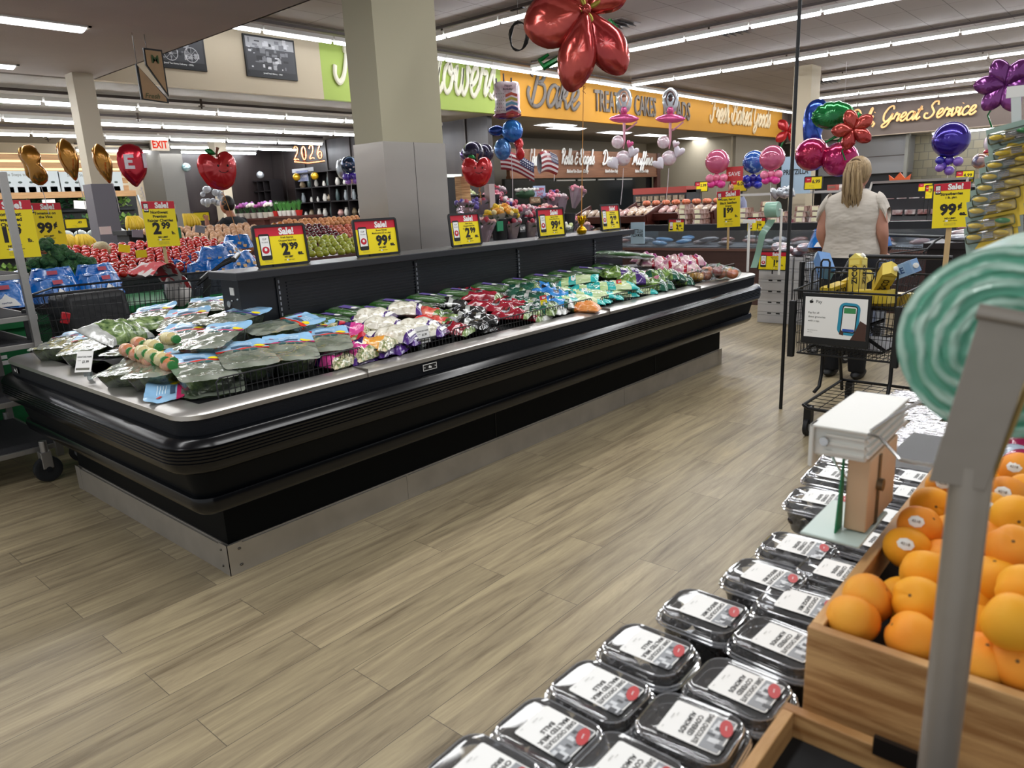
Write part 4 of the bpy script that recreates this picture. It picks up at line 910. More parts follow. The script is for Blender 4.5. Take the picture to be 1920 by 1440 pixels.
# dressing jars lying in the tray pile
def jar_proto(nm, c1, c2):
 e = empty('dressing_bottle'); b = MB()
 b.m(mat(nm+' dressing', c1, .15, coat=.8)); b.lathe([(0, 0), (.024, .0), (.03, .006), (.031, .03)], 16); b.lathe([(.031, .085), (.03, .1), (.016, .122), (.014, .13)], 16)
 b.m(mat(nm+' label', c2, .45)); b.lathe([(.0315, .03), (.0315, .085)], 16)
 b.build('bottle', None, e)
 b = MB(); b.grid(6, 2, lambda u, v: (.0322*math.cos(-.9+1.8*u), .0322*math.sin(-.9+1.8*u), .045+.02*v)); b.build('label_print', LWHT, e)
 MB().lathe([(.0, .127), (.018, .127), (.019, .129), (.019, .152), (0, .154)], 16).build('cap', mat('green cap', '#2f7d3c', .35), e)
 return e
JP = [jar_proto('peach', '#c98058', '#dba57c'), jar_proto('cream', '#cfc08a', '#e0d6a0')]
JA = [(165, 692, 0), (180, 703, 0), (188, 679, 0), (215, 666, 0), (243, 651, 0), (268, 638, 0), (248, 668, 1), (270, 655, 1), (293, 643, 1), (323, 629, 1), (208, 690, 0), (228, 682, 1)]
for i, (px, py, k) in enumerate(JA):
 e = JP[k] if i in (0, 6) else copy_tree(JP[k])
 zj = .915+.0003*(px-165)
 q = at(px, py, 2, zj); e.location = (max(q.x, WX0+.06), q.y+.08, zj-.02); e.rotation_euler = (math.radians(86), 0, math.radians(-8+rnd.uniform(-6, 6)))
 tag(e, '%s dressing bottle among the salad trays, %s of its colour' % (('peach', 'cream')[k], ordn(sorted([a for a in JA if a[2] == k]).index((px, py, k)), sum(1 for a in JA if a[2] == k))), 'bottle', 'dressing bottles')
# small price tags clipped to the rail
def tag_card(px, py, z, w, h, face, label, yaw=0, tilt=-.3):
 q = at(px, py, 2, z); e = empty('price_tag', (q.x, q.y, z), yaw); M_ = T(0, 0, h/2+.02) @ RX(PI/2+tilt)
 face.v = [tuple(M_ @ Vector(p)) for p in face.v]; face.build('printed_card', None, e, smooth=False)
 MB().box((0, 0, -.002), (w, h, .002), M_).build('card_back', WHITE, e, smooth=False)
 b = MB(); b.box((0, .012, .012), (w*.4, .02, .024)); b.box((0, .02, -.005), (w*.3, .005, .05)); b.build('clip', clear('clear clip', '#e0e8e8', .2, .1), e)
 tag(e, label, 'price tag'); return e
def mini_sale(w, h, line, big, sm):
 b = MB(); rect(b, -w/2, -h/2, w/2, h/2, YEL, 0); rect(b, -w/2, h*.24, w/2, h/2, REDI, .0004); tx(b, 'Sale!', w*.08, h*.37, h*.15, w*.6, WPRT, bold=.04, z=.0008)
 tx(b, line, 0, h*.15, h*.06, w*.85, INK, z=.0008); tx(b, big, -w*.1, -h*.08, h*.26, w*.35, INK, bold=.04, z=.0008); tx(b, sm, w*.18, 0, h*.13, w*.25, INK, bold=.04, z=.0008)
 tx(b, 'with digital coupon', 0, -h*.32, h*.04, w*.6, INK, z=.0008); return b
tag_card(1021, 590, .80, .065, .1, mini_sale(.065, .1, 'Taylor Farms Salad Kits', '2', '99'), 'small tilted yellow 2.99 sale tag clipped before the dark green bags', 0, -.2)
tag_card(1162, 556, .80, .065, .1, mini_sale(.065, .1, 'Celery Sticks', '99', 'c'), 'small tilted yellow 99 cent tag clipped before the celery', 0, -.2)
def white_tag(w, h):
 b = MB(); rect(b, -w/2, -h/2, w/2, h/2, WPRT, 0); tx(b, 'SIGNATURE FARMS', 0, h*.22, h*.08, w*.9, INK, z=.0006); tx(b, '$1.99', w*.1, -h*.02, h*.15, w*.4, INK, z=.0006, bold=.03); tx(b, '12 OZ', -w*.3, h*.05, h*.05, w*.2, GREYI, z=.0006)
 rect(b, -w*.45, -h*.4, w*.4, -h*.3, GREYI, .0005); return b
tag_card(795, 650, .80, .085, .085, white_tag(.085, .085), 'white shelf price tag clipped in front of the cauliflower bags', 0, -.15)
tag_card(163, 706, .81, .075, .1, white_tag(.075, .1), 'white price tag on a clear clip at the left end of the case', -.9, -.5)
# ================================================================ foreground stand on the right
TZ = .775
tb = empty('display_table', (1.25, .2, 0)); DKW = mat('dark table laminate', '#17130f', .5)
MB().prism([(-.95, -.5), (1.08, -.5), (1.08, .27), (.2, .29), (-.95, .34)], TZ-.03, TZ).build('table_top', DKW, tb, (0, 0, 0), smooth=False)
MB().bb((-.9, -.45, 0), (1.05, .22, TZ-.03)).build('table_body', mat('table body', '#2a211a', .6), tb, smooth=False)
tag(tb, 'dark display table under the clear chocolate containers and fruit crates', 'table')
# clamshell containers of chocolate covered nuts
SHELL = clear('clamshell plastic', '#f3f4f6', .07, .07)
RIMM = clear('clamshell rim plastic', '#eef0f4', .22, .1)
CHOC = mat('dark chocolate', '#1a0f0b', .25, coat=.4, col2='#2c1a14', nscale=20)
def shell_proto(sd, lines, lidtxt=True, nuts=True):
 e = empty('chocolate_container'); A, B, H = .112, .136, .052       # x, y, base height
 def ring(s_, z, r): return [(x, y, z) for x, y in rrect(A*s_, B*s_, r*s_, 5)]
 def loft(rows, m_, nm, par, cap0=False, cap1=False):
  n = len(rows[0]); b = MB(); fs = [(k*n+i, k*n+(i+1) % n, (k+1)*n+(i+1) % n, (k+1)*n+i) for k in range(len(rows)-1) for i in range(n)]
  if cap0: fs.append(tuple(range(n-1, -1, -1)))
  if cap1: fs.append(tuple((len(rows)-1)*n+i for i in range(n)))
  b.add([p for r_ in rows for p in r_], fs); return b.build(nm, m_, par)
 loft([ring(.72, 0, .03), ring(.76, .004, .03), ring(.9, H*.9, .03), ring(.92, H, .03)], SHELL, 'clear_base', e, cap0=True)
 lid = loft([ring(.92, H+.001, .03), ring(.9, H+.014, .03), ring(.86, H+.019, .03), ring(.8, H+.017, .03)], SHELL, 'clear_lid', e, cap1=True)
 # flanges: rounded double rim
 def rim_tube(s_, z, r_): return MB().tube(ring(s_, z, .03), r_, 6, closed=True)
 b = rim_tube(1.0, H-.001, .0022); b2 = rim_tube(.985, H+.005, .002); b.add(b2.v, b2.f); b3 = rim_tube(.88, H+.018, .0014); b.add(b3.v, b3.f)
 n = 24; a_ = ring(1.0, H, .03); c_ = ring(.91, H, .03); b.add(a_+c_, [(i, (i+1) % len(a_), len(a_)+(i+1) % len(a_), len(a_)+i) for i in range(len(a_))])
 b.build('rim', RIMM, e)
 r_ = random.Random(sd); b = MB()
 for i in range(46):
  x = r_.uniform(-.38, .38)*A; y = r_.uniform(-.4, .4)*B; z = r_.choice((.012, .026, .036, .042))
  R = .0095 if lidtxt else .0085
  b.ball((x, y, z), (R, R*(1.3 if sd % 2 else 1), R), 8, 6, T(x, y, z) @ RZ(r_.uniform(0, 3)) @ T(-x, -y, -z))
 b.build('chocolates', CHOC, e)
 # paper label on the lid: its text reads from the aisle side
 f = MB(); w, h = .066, .082
 f.m(WPRT).add([(x, y, 0) for x, y in rrect(w, h, .004, 3)], [tuple(range(16))])
 tx(f, 'best before', 0, -h*.40, h*.02, w*.5, GREYI); tx(f, 'keep cool', -w*.1, -h*.35, h*.02, w*.4, GREYI); tx(f, '8 oz', w*.36, -h*.43, h*.02, w*.2, GREYI)
 for k, l in enumerate(lines): tx(f, l, 0, h*(.10-.125*k), h*.085, w*.9, INK, bold=.02, z=.0008)
 rnd2 = random.Random(sd+1)
 GP = [mat('label photo grey', '#8f9296', .5), mat('label photo dark', '#4a4c50', .5), mat('label photo light', '#d2d5d8', .5)]
 rect(f, -w/2+.002, h*.18, w/2-.002, h/2-.002, GP[0], .0005)
 for k in range(16):
  x0 = rnd2.uniform(-w*.48, w*.38); y0 = rnd2.uniform(h*.18, h*.4); rect(f, x0, y0, x0+rnd2.uniform(.003, .012), y0+rnd2.uniform(.004, .014), GP[rnd2.choice((1, 2, 2))], .0006+.00002*k)
 disc(f, -w*.22, h*.40, w*.24, h*.1, mat('label red mark', '#b9282b', .5), .0015, rot=.35); tx(f, 'Sweet', -w*.22, h*.40, h*.03, w*.2, WPRT, z=.0018, rot=.3)
 f.v = [(-x, -y, z) for x, y, z in f.v]
 f.build('paper_label', None, e, (.004, -.008, H+.0195), smooth=False)
 return e
PA = shell_proto(3, ('DARK CHOCOLATE', 'MALTED MILK', 'BALLS')); PB = shell_proto(6, ('DARK CHOCOLATE', 'COVERED', 'ALMONDS')); PC = shell_proto(9, ('CHOCOLATE', 'BRIDGE MIX')); PD = shell_proto(12, ('MILK CHOCOLATE', 'COVERED', 'RAISINS'), True)
SH = [(1028, 1372, 0, 'malted milk ball container in the front row, nearest the bottom of the picture'), (1125, 1292, 0, 'malted milk ball container second from the near end of the aisle row'), (1215, 1215, 0, 'malted milk ball container third from the near end of the aisle row'),
      (1322, 1143, 2, 'bridge mix chocolate container fourth in the aisle row'), (1293, 1361, 1, 'covered almonds container in the second row, nearest the wooden crate corner'), (1386, 1288, 1, 'covered almonds container second in the second row'),
      (1462, 1202, 1, 'covered almonds container left of the apricot crate corner'), (1500, 1132, 2, 'bridge mix container beside the rear corner of the apricot crate'), (1435, 1080, 2, 'chocolate container fifth in the aisle row below the twist tie dispenser'),
      (1497, 1025, 3, 'chocolate raisin container just left of the dispenser base plate'), (1570, 1072, 3, 'chocolate raisin container below the dispenser base plate'), (1540, 935, 3, 'raised chocolate container stacked left of the green tape, nearest'),
      (1567, 890, 3, 'chocolate container far in the aisle row, behind the raised one'), (1590, 862, 3, 'farthest chocolate container in the aisle row under the dispenser'), (1722, 895, 3, 'chocolate container between the dispenser and the steel post, farther'),
      (1712, 925, 1, 'chocolate container between the dispenser and the steel post, nearer'), (1682, 972, 1, 'chocolate container right of the dispenser base, by the crate edge'), (905, 1448, 2, 'container cut off by the bottom edge of the picture, aisle row'), (1175, 1445, 1, 'container cut off by the bottom edge of the picture, second row'), (1640, 1015, 3, 'chocolate container hidden behind the dispenser base plate')]
SHP = [PA, PB, PC, PD]; usd = set()
for (px, py, k, lab) in SH:
 e = SHP[k] if k not in usd else copy_tree(SHP[k]); usd.add(k)
 ztop = .846 + (.03 if px in (1540,) else 0); q = at(px, py, 2, ztop)
 e.location = (q.x, q.y, ztop-.071); e.rotation_euler = (0, 0, rnd.uniform(-.07, .07)); tag(e, lab, 'container', 'clear chocolate containers')
# pine crates
PINE = mat('pine board', '#cfa36b', .6, col2='#9a6c3c', nscale=3.2, detail=5, stretch=(1.2, 1.6, 22), bump=.15, bscale=40, lo=.4, hi=.62)
PINX = mat('pine board lengthwise', '#cfa36b', .6, col2='#9a6c3c', nscale=3.2, detail=5, stretch=(1.6, 6, 22), bump=.15, bscale=40, lo=.35, hi=.75)
LINER = mat('black foam liner', '#141517', .85)
def crate(x0, x1, y0, y1, z0, z1, label, t=.014, floorz=None, lower=True):
 e = empty('wooden_crate', ((x0+x1)/2, (y0+y1)/2, z0)); c = Vector(e.location)
 def P(nm, a, b_, m_, bev=.0015): o = MB().bb([p-q for p, q in zip(a, c)], [p-q for p, q in zip(b_, c)]).build(nm, m_, e, smooth=False, bev=bev); return o
 zs = [(z0, z1)] if not lower else [(z0, z0+(z1-z0)*.42), (z0+(z1-z0)*.45, z1)]
 for k, (a, b_) in enumerate(zs):
  o = .004 if (lower and k == 0) else 0
  P('end_board', (x0-o, y0, a), (x0+t-o, y1, b_), PINE); P('end_board', (x1-t, y0, a), (x1, y1, b_), PINE)
  P('side_board', (x0+t, y1-t, a), (x1-t, y1, b_), PINX); P('side_board', (x0+t, y0, a), (x1-t, y0+t, b_), PINX)
 P('foam_liner', (x0+t, y0+t, z0+.01), (x1-t, y1-t, floorz or z0+.02), LINER, 0)
 tag(e, label, 'crate', 'pine crates'); return e
crate(.785, 1.42, -.28, .25, .78, 1.0, 'pine crate full of apricots on the table', floorz=.955)
c2_ = crate(.30, .765, -.25, .262, .74, .905, 'empty pine crate with a black liner at the bottom of the picture', floorz=.872, lower=False)
MB().box((0, 0, 0), (.006, .07, .022)).build('steel_bracket', mat('dark bracket', '#3a3430', .4, .8), c2_, (.765-.55+.0, .12, .17), smooth=False)
# apricots
APR = [mat('apricot skin', '#ee9a1e', .55, sub=.1, col2='#f2b032', nscale=10, lo=.3, hi=.7, bump=.05, bscale=300, obj_var=.06, spec=.25), mat('apricot blush skin', '#e88a26', .55, sub=.1, col2='#f0a83a', nscale=9, bump=.05, bscale=300, obj_var=.06, spec=.25)]
def apricot_proto(m_, sd):
 e = empty('apricot')
 def fn(x, y, z):
  a_ = math.atan2(y, x); crease = .10*math.exp(-(a_*3.2)**2)*(1-z*z)**.3
  dim = .16*math.exp(-((1-z)*9)); tip = -.05*math.exp(-((1+z)*7))
  return 1-crease-dim-tip
 b = MB(); b.ball((0, 0, 0), (.0305, .029, .029), 28, 18, None, fn); b.build('fruit', m_, e)
 MB().lathe([(.003, .0225), (.002, .0245), (0, .025)], 8).build('stem_scar', mat('stem scar', '#6b4a22', .8), e)
 return e
AP0 = [apricot_proto(APR[0], 1), apricot_proto(APR[1], 2)]
APS = [(1600, 1160, 1.0, 1, 0), (1628, 1122, 1.01, 1, 0), (1710, 1195, 1.0, 1, 0), (1722, 1128, 1.02, 0, 0), (1735, 1075, 1.03, 0, 0), (1764, 1052, 1.0, 1, 0), (1702, 1028, 1.01, 0, 1), (1725, 987, 1.03, 1, 1), (1748, 950, 1.03, 0, 0), (1774, 915, 1.03, 1, 1),
       (1790, 950, 1.0, 0, 0), (1788, 1000, 1.02, 0, 0), (1790, 1075, 1.0, 0, 0), (1765, 1125, 1.0, 1, 0), (1842, 1242, 1.0, 1, 0), (1908, 1268, 1.01, 1, 0), (1892, 1178, 1.055, 0, 0), (1828, 1175, 1.0, 0, 0), (1842, 1128, 1.01, 0, 0), (1866, 1085, 1.04, 0, 0), (1925, 1110, 1.06, 0, 0),
       (1857, 1018, 1.04, 1, 0), (1899, 1030, 1.07, 1, 0), (1862, 962, 1.05, 0, 1), (1904, 972, 1.075, 0, 0), (1887, 932, 1.06, 1, 1), (1908, 884, 1.06, 1, 1), (1855, 915, 1.03, 0, 0), (1925, 925, 1.06, 0, 0), (1760, 1190, .985, 0, 0), (1690, 1125, .975, 0, 0), (1800, 1130, .99, 0, 0)]
STK = mat('fruit sticker', '#ecebe6', .4)
seen_ap = [0, 0]
for i, (px, py, z, k, st) in enumerate(APS):
 e = AP0[k] if not seen_ap[k] else copy_tree(AP0[k]); seen_ap[k] = 1
 z = max(z, .99) if z > .98 else z
 q = at(px, py, 2, z); q.x = max(q.x, .832); e.location = (q.x, q.y, z)
 e.rotation_euler = (rnd.uniform(-1.2, 1.2), rnd.uniform(-1.2, 1.2), rnd.uniform(0, 6))
 lab = 'golden apricot heaped in the pine crate' if k == 0 else 'orange blushed apricot heaped in the pine crate'
 if i == 0: lab = 'blushed apricot at the left front corner of the pine crate'
 if i == 6: lab = 'yellow elongated apricot with an oval sticker at the left side of the crate'; e.rotation_euler = (1.4, .2, -.9); e.scale = (1, 1, 1.2)
 if i == 16: lab = 'largest golden apricot on top of the heap right of the steel post'
 if i == 2: lab = 'blushed apricot at the crate front just left of the steel post'
 if i == 14: lab = 'blushed apricot at the crate front just right of the steel post'
 if st:
  cam_d = (Vector((0, 0, CAMH))-Vector(e.location)).normalized(); d = (cam_d+Vector((-.1, .2, .3))).normalized()
  o = MB(); o.grid(8, 4, lambda u, v: (v*.0105*math.cos(2*PI*u), v*.0085*math.sin(2*PI*u), -(v*.0105)**2*17), cu=True)
  R = d.to_track_quat('Z', 'Y').to_matrix().to_4x4()
  fs_ = MB(); fs_.m(STK); fs_.add(o.v, o.f); tx(fs_, '4218', 0, 0, .004, .012, mat('sticker print', '#6a5b4a', .6), z=.0003)
  Mi = e.rotation_euler.to_matrix().to_4x4().inverted()
  fs_.v = [tuple(Mi @ (R @ Vector((p[0], p[1], p[2]+.0302*(1.0)))) ) for p in fs_.v]
  fs_.build('oval_sticker', None, e, smooth=False)
  if i != 6: lab = 'apricot with an oval sticker, '+{7: 'right behind the yellow one', 9: 'by the rear corner of the pine crate', 23: 'just right of the steel post', 25: 'second highest at the right edge', 26: 'highest at the right edge'}.get(i, 'left')
 tag(e, lab.replace(',  ', ', '), 'apricot', 'apricots in the pine crate')
# steel post with bracket plate and the roll of green produce bags
pb = empty('bag_roll_stand', (.62, .083, 0)); ST2 = mat('dull steel', '#9a9389', .4, .6, bump=.08, bscale=20)
MB().tube([(0, 0, 0), (0, 0, 1.29)], .0145, 20).build('post', ST2, pb)
# the plate: a flat leaning strip
b = MB(); b.add([(-.014, .026, 1.274), (-.014, -.012, 1.274), (-.014, -.034, 1.402), (-.014, .004, 1.408), (-.009, .026, 1.274), (-.009, -.012, 1.274), (-.009, -.034, 1.402), (-.009, .004, 1.408)],
    [(0, 1, 2, 3), (7, 6, 5, 4), (0, 4, 5, 1), (1, 5, 6, 2), (2, 6, 7, 3), (3, 7, 4, 0)])
b.build('bracket_plate', mat('plate steel', '#8f887e', .5, .45, bump=.1, bscale=30), pb, bev=.001, smooth=False)
MB().tube([(-.012, .006, 1.408), (-.012, -.034, 1.402)], .006, 10).build('top_fold', ST2, pb)
b = MB(); b.tube([(.0, -.012, 1.28), (.01, -.028, 1.36), (.02, -.032, 1.39)], .003, 8); b.tube([(-.01, -.01, 1.375), (.30, -.008, 1.375)], .006, 8)
b.build('spindle', mat('brassy steel', '#8a7448', .35, 1), pb)
tag(pb, 'dull steel post with a leaning bracket plate in front of the apricots', 'stand')
def roll_mat():
 m = bpy.data.materials.new('rolled green bag film'); m.use_nodes = True; nt = m.node_tree; N = nt.nodes.new; L = nt.links.new; b = nt.nodes['Principled BSDF']
 tc = N('ShaderNodeTexCoord'); w = N('ShaderNodeTexWave'); w.wave_type = 'RINGS'; w.rings_direction = 'X'; w.inputs['Scale'].default_value = 24; w.inputs['Distortion'].default_value = 4.5; w.inputs['Detail'].default_value = 2.5; w.inputs['Detail Scale'].default_value = 1.3
 L(tc.outputs['Object'], w.inputs[0]); n = N('ShaderNodeTexNoise'); n.inputs['Scale'].default_value = 16; L(tc.outputs['Object'], n.inputs[0])
 mx = N('ShaderNodeMath'); mx.operation = 'MULTIPLY'; L(w.outputs['Fac'], mx.inputs[0]); L(n.outputs[0], mx.inputs[1])
 rp = N('ShaderNodeValToRGB'); L(mx.outputs[0], rp.inputs[0]); e = rp.color_ramp.elements; e[0].position = .12; e[0].color = (*srgb('#4f9a7e'), 1); e[1].position = .6; e[1].color = (*srgb('#c2e0d0'), 1)
 L(rp.outputs[0], b.inputs['Base Color']); b.inputs['Roughness'].default_value = .35; b.inputs['Coat Weight'].default_value = .4
 bp = N('ShaderNodeBump'); bp.inputs['Strength'].default_value = .35; bp.inputs['Distance'].default_value = .003; L(w.outputs['Fac'], bp.inputs['Height']); L(bp.outputs[0], b.inputs['Normal']); return m
RM = roll_mat()
rl = empty('produce_bag_roll', (.66, .078, 1.375))
b = MB(); R = .0755; NR = 26
b.grid(60, NR, lambda u, v: ((lambda r_, a: (.004*math.sin(v*60+u*2)*.15+.002*wav(a*2, v*6, 1, 3)+.006*v*v, r_*math.cos(a), r_*math.sin(a)))(.016+(R-.016)*v*(1+.012*wav(u*9, 1, 1, 4)), 2*PI*u)), cu=True)
b.grid(60, 6, lambda u, v: (.006+.2*v, (R*(1+.012*wav(u*9, 1+v, 1, 4)))*math.cos(2*PI*u), (R*(1+.012*wav(u*9, 1+v, 1, 4)))*math.sin(2*PI*u)), cu=True)
b.grid(60, 1, lambda u, v: (.206, R*v*math.cos(2*PI*u), R*v*math.sin(2*PI*u)), cu=True)
b.build('rolled_film', RM, rl)
MB().tube([(-.001, 0, 0), (.21, 0, 0)], .0165, 16).build('core', mat('roll core', '#1f5c45', .6), rl)
tag(rl, 'large roll of green produce bags at the right edge, close to the viewer', 'bag roll')
# twist tie dispenser: white ribbed box on wire arms with a wooden block below
td = empty('twist_tie_dispenser', (1.0, .29, 1.18)); WP = mat('aged white plastic', '#d5d4cc', .4)
b = MB(); b.bb((-.0, -.034, -.045), (.2, .036, -.003)); b.build('box', WP, td, bev=.003, smooth=False)
b = MB(); b.bb((-.006, -.038, -.004), (.204, .04, 0)); b.bb((-.006, .034, -.062), (.02, .04, 0)); b.build('lid', WP, td, bev=.0015, smooth=False)
b = MB()
for k in range(3): b.bb((-.003, -.032, -.014-k*.012), (0, .018, -.011-k*.012)); b.bb((.0, -.038, -.014-k*.012), (.2, -.034, -.010-k*.012))
b.build('ribs', WP, td, smooth=False)
b = MB(); b.cyl((-.006, .02, -.022), (.002, .02, -.022), .006, 12); b.build('end_pin', CHROME, td)
b = MB(); b.tube([(-.004, .02, -.02), (.02, .01, -.06), (.05, .0, -.095), (.09, -.02, -.11)], .0022, 6); b.build('wire_arm', CHROME, td)
b = MB(); b.tube([(-.004, -.036, -.002)]+[at(px, py, 0, xv)-Vector((1.0, .29, 1.18)) for px, py, xv in ((1650, 820, .98), (1688, 862, .95), (1715, 868, .88), (1760, 875, .78), (1800, 885, .66))], .0022, 6); b.build('wire_arm', CHROME, td)
b = MB(); b.tube([(.0, -.038, .002), (.06, -.05, .01), (.15, -.075, .02), (.19, -.09, .02)], .0028, 6); b.tube([(.19, -.09, .02), (.17, -.12, -.01), (.1, -.14, -.03)], .0026, 6); b.build('wire_arm', CHROME, td)
b = MB(); b.bb((.02, -.036, -.155), (.16, -.006, -.047)); b.build('wooden_block', mat('pale plywood', '#c9aa88', .6, var=.12, nscale=5), td, bev=.002, smooth=False)
b = MB(); b.bb((.06, -.0385, -.155), (.068, -.036, -.05)); b.cyl((.064, -.044, -.095), (.064, -.036, -.095), .009, 14); b.build('slide_bolt', mat('dull bolt', '#7a6f5c', .4, .9), td)
b = MB(); b.add([(.02, -.004, -.045), (.04, .0, -.045), (.03, .012, -.15), (-.0, .006, -.16)], [(0, 1, 2, 3)]);
b = MB(); b.prism([(-.0, 0), (.03, -.0), (.022, .11), (.016, .11)], 0, .002, T(0.0, .0, -.16) @ RX(PI/2)); b.build('green_tape', mat('green tape', '#0f7a4e', .5), td)
b = MB(); b.bb((-.02, -.04, -.162), (.12, .04, -.157)); b.build('base_plate', mat('frosted base plate', '#bccdc6', .4), td, bev=.002, smooth=False)
tag(td, 'white ribbed twist tie dispenser on wire arms over the chocolate containers', 'dispenser')
# silver lidded tubs and a wooden rack further along the stand
MS = mat('crinkled silver film', '#c8c8cc', .12, .6, bump=1, bscale=40)
fb = empty('display_table', (3.1, .1, 0)); MB().bb((-.7, -.5, 0), (.8, .25, .66)).build('table_body', mat('far table body', '#1a1512', .6), fb, smooth=False); MB().bb((-.76, -.53, .66), (.83, .3, .69)).build('table_top', DKW, fb, smooth=False)
tag(fb, 'second dark display table beyond the chocolate containers, below the green roll', 'table')
for i, (px, py) in enumerate([(1712, 735), (1745, 742), (1722, 772), (1752, 790), (1730, 808), (1765, 765), (1700, 757), (1770, 820), (1705, 822), (1745, 850), (1715, 862), (1775, 858), (1690, 842), (1740, 878)]):
 q = at(px, py, 2, .76); e = empty('nut_tub', (q.x, q.y, .69));
 b = MB(); b.prism(rrect(.11, .13, .02, 3), 0, .05); b.build('tub', mat('nut mix', '#7d6a55', .5, col2='#c9bfae', nscale=40), e)
 b = MB(); b.grid(8, 8, lambda u, v: ((u-.5)*.12, (v-.5)*.14, .056+.006*wav(u*6, v*6, 1, i))); b.build('crinkled_lid', MS, e)
 tag(e, 'silver filmed nut tub below the green roll, %s of the cluster' % ordn(i, 14), 'tub', 'silver lidded tubs')
for i, (px, py, c) in enumerate([(1908, 850, '#8d1644'), (1915, 880, '#a3204f'), (1900, 870, '#b7c6d6')]):
 q = at(px, py, 2, .80); e = empty('candy_bag', (q.x, q.y, .78)); b = MB(); b.ball((0, 0, .03), (.06, .05, .04), 12, 8); b.build('pouch', film('candy film %d' % i, c), e)
 tag(e, ['upper plum candy bag at the right edge below the green roll', 'lower plum candy bag at the right edge above the apricots', 'pale blue candy bag at the right edge above the apricots'][i], 'bag')
# grey carpeted post with a hanging strip of yellow corn holders
sp = empty('textured_post', (2.47, .1, 0)); MB().bb((-.12, -.2, 0), (-.05, .18, 1.56)).build('post', mat('speckled grey carpet', '#57534e', .9, col2='#7a756d', nscale=220, lo=.45, hi=.55, bump=.8, bscale=200), sp, smooth=False)
tag(sp, 'speckled grey post at the right edge holding the strip of yellow corn holders', 'post')
q = at(1905, 180, 0, 2.2); cs = empty('merchandise_strip', q); MB().box((0, 0, -.2), (.003, .02, .40), RX(-.12)).build('clip_strip', mat('clip strip plastic', '#cfd6d4', .4), cs, smooth=False)
MB().box((0, -.0, .01), (.004, .04, .026)).build('header', WHITE, cs, smooth=False)
tag(cs, 'white clip strip hanging at the right edge', 'strip')
YC = mat('corn holder yellow', '#ecc828', .35, coat=.3); GC = mat('corn holder green', '#1f8f3f', .35, coat=.3); CARD = mat('grey green card', '#8aa094', .6); CARDY = mat('yellow card print', '#e5c337', .5)
def pack_proto():
 e = empty('corn_holder_pack')
 MB().box((0, 0, 0), (.002, .105, .085)).build('backing_card', CARD, e, smooth=False)
 b = MB(); b.add([(-.0015, -.052, -.042), (-.0015, .04, -.042), (-.0015, .01, -.004), (-.0015, -.02, -.016), (-.0015, -.052, .012)], [(0, 1, 2, 3, 4)]); b.build('card_print', CARDY, e, smooth=False)
 for s_ in (-1, 1):
  b = MB(); b.ball((0, 0, 0), (.006, .016, .0065), 12, 8, T(-.009, .028*s_+.004, .014) @ RX(.25)); b.build('corn_holder', YC, e)
 b = MB()
 for k in range(4): b.cyl((-.011, -.008, .006+.004*k), (-.011, .014, .009+.004*k), .0016, 5)
 b.build('prongs', CHROME, e)
 b = MB(); b.box((-.011, 0, .012), (.016, .1, .028)); b.build('blister', clear('blister plastic', '#ffffff', .0, .08), e, bev=.006)
 return e
PK = pack_proto()
packs = [(1895, 262, 0), (1875, 262, 1), (1886, 292, 0), (1872, 315, 0), (1862, 337, 0), (1853, 358, 0), (1845, 380, 0), (1838, 402, 0), (1836, 430, 1), (1833, 452, 0)]
for i, (px, py, g_) in enumerate(sorted(packs, key=lambda a: a[1])):
 e = PK if i == 0 else copy_tree(PK); q = at(px+22, py, 0, 2.16-.004*i); e.location = (2.19-.006*i, q.y, q.z); e.rotation_euler = (-.22, .22, 0)
 if g_:
  for ch in e.children:
   if ch.name.startswith('corn_holder'): ch.data = ch.data.copy(); ch.data.materials[0] = GC; break
 tag(e, 'blister pack of yellow corn holders on the strip, %s' % ordn(i, 10, 'top') if not g_ else 'blister pack with one green corn holder, %s on the strip' % ordn(i, 10, 'top'), 'corn holders', 'corn holder packs')
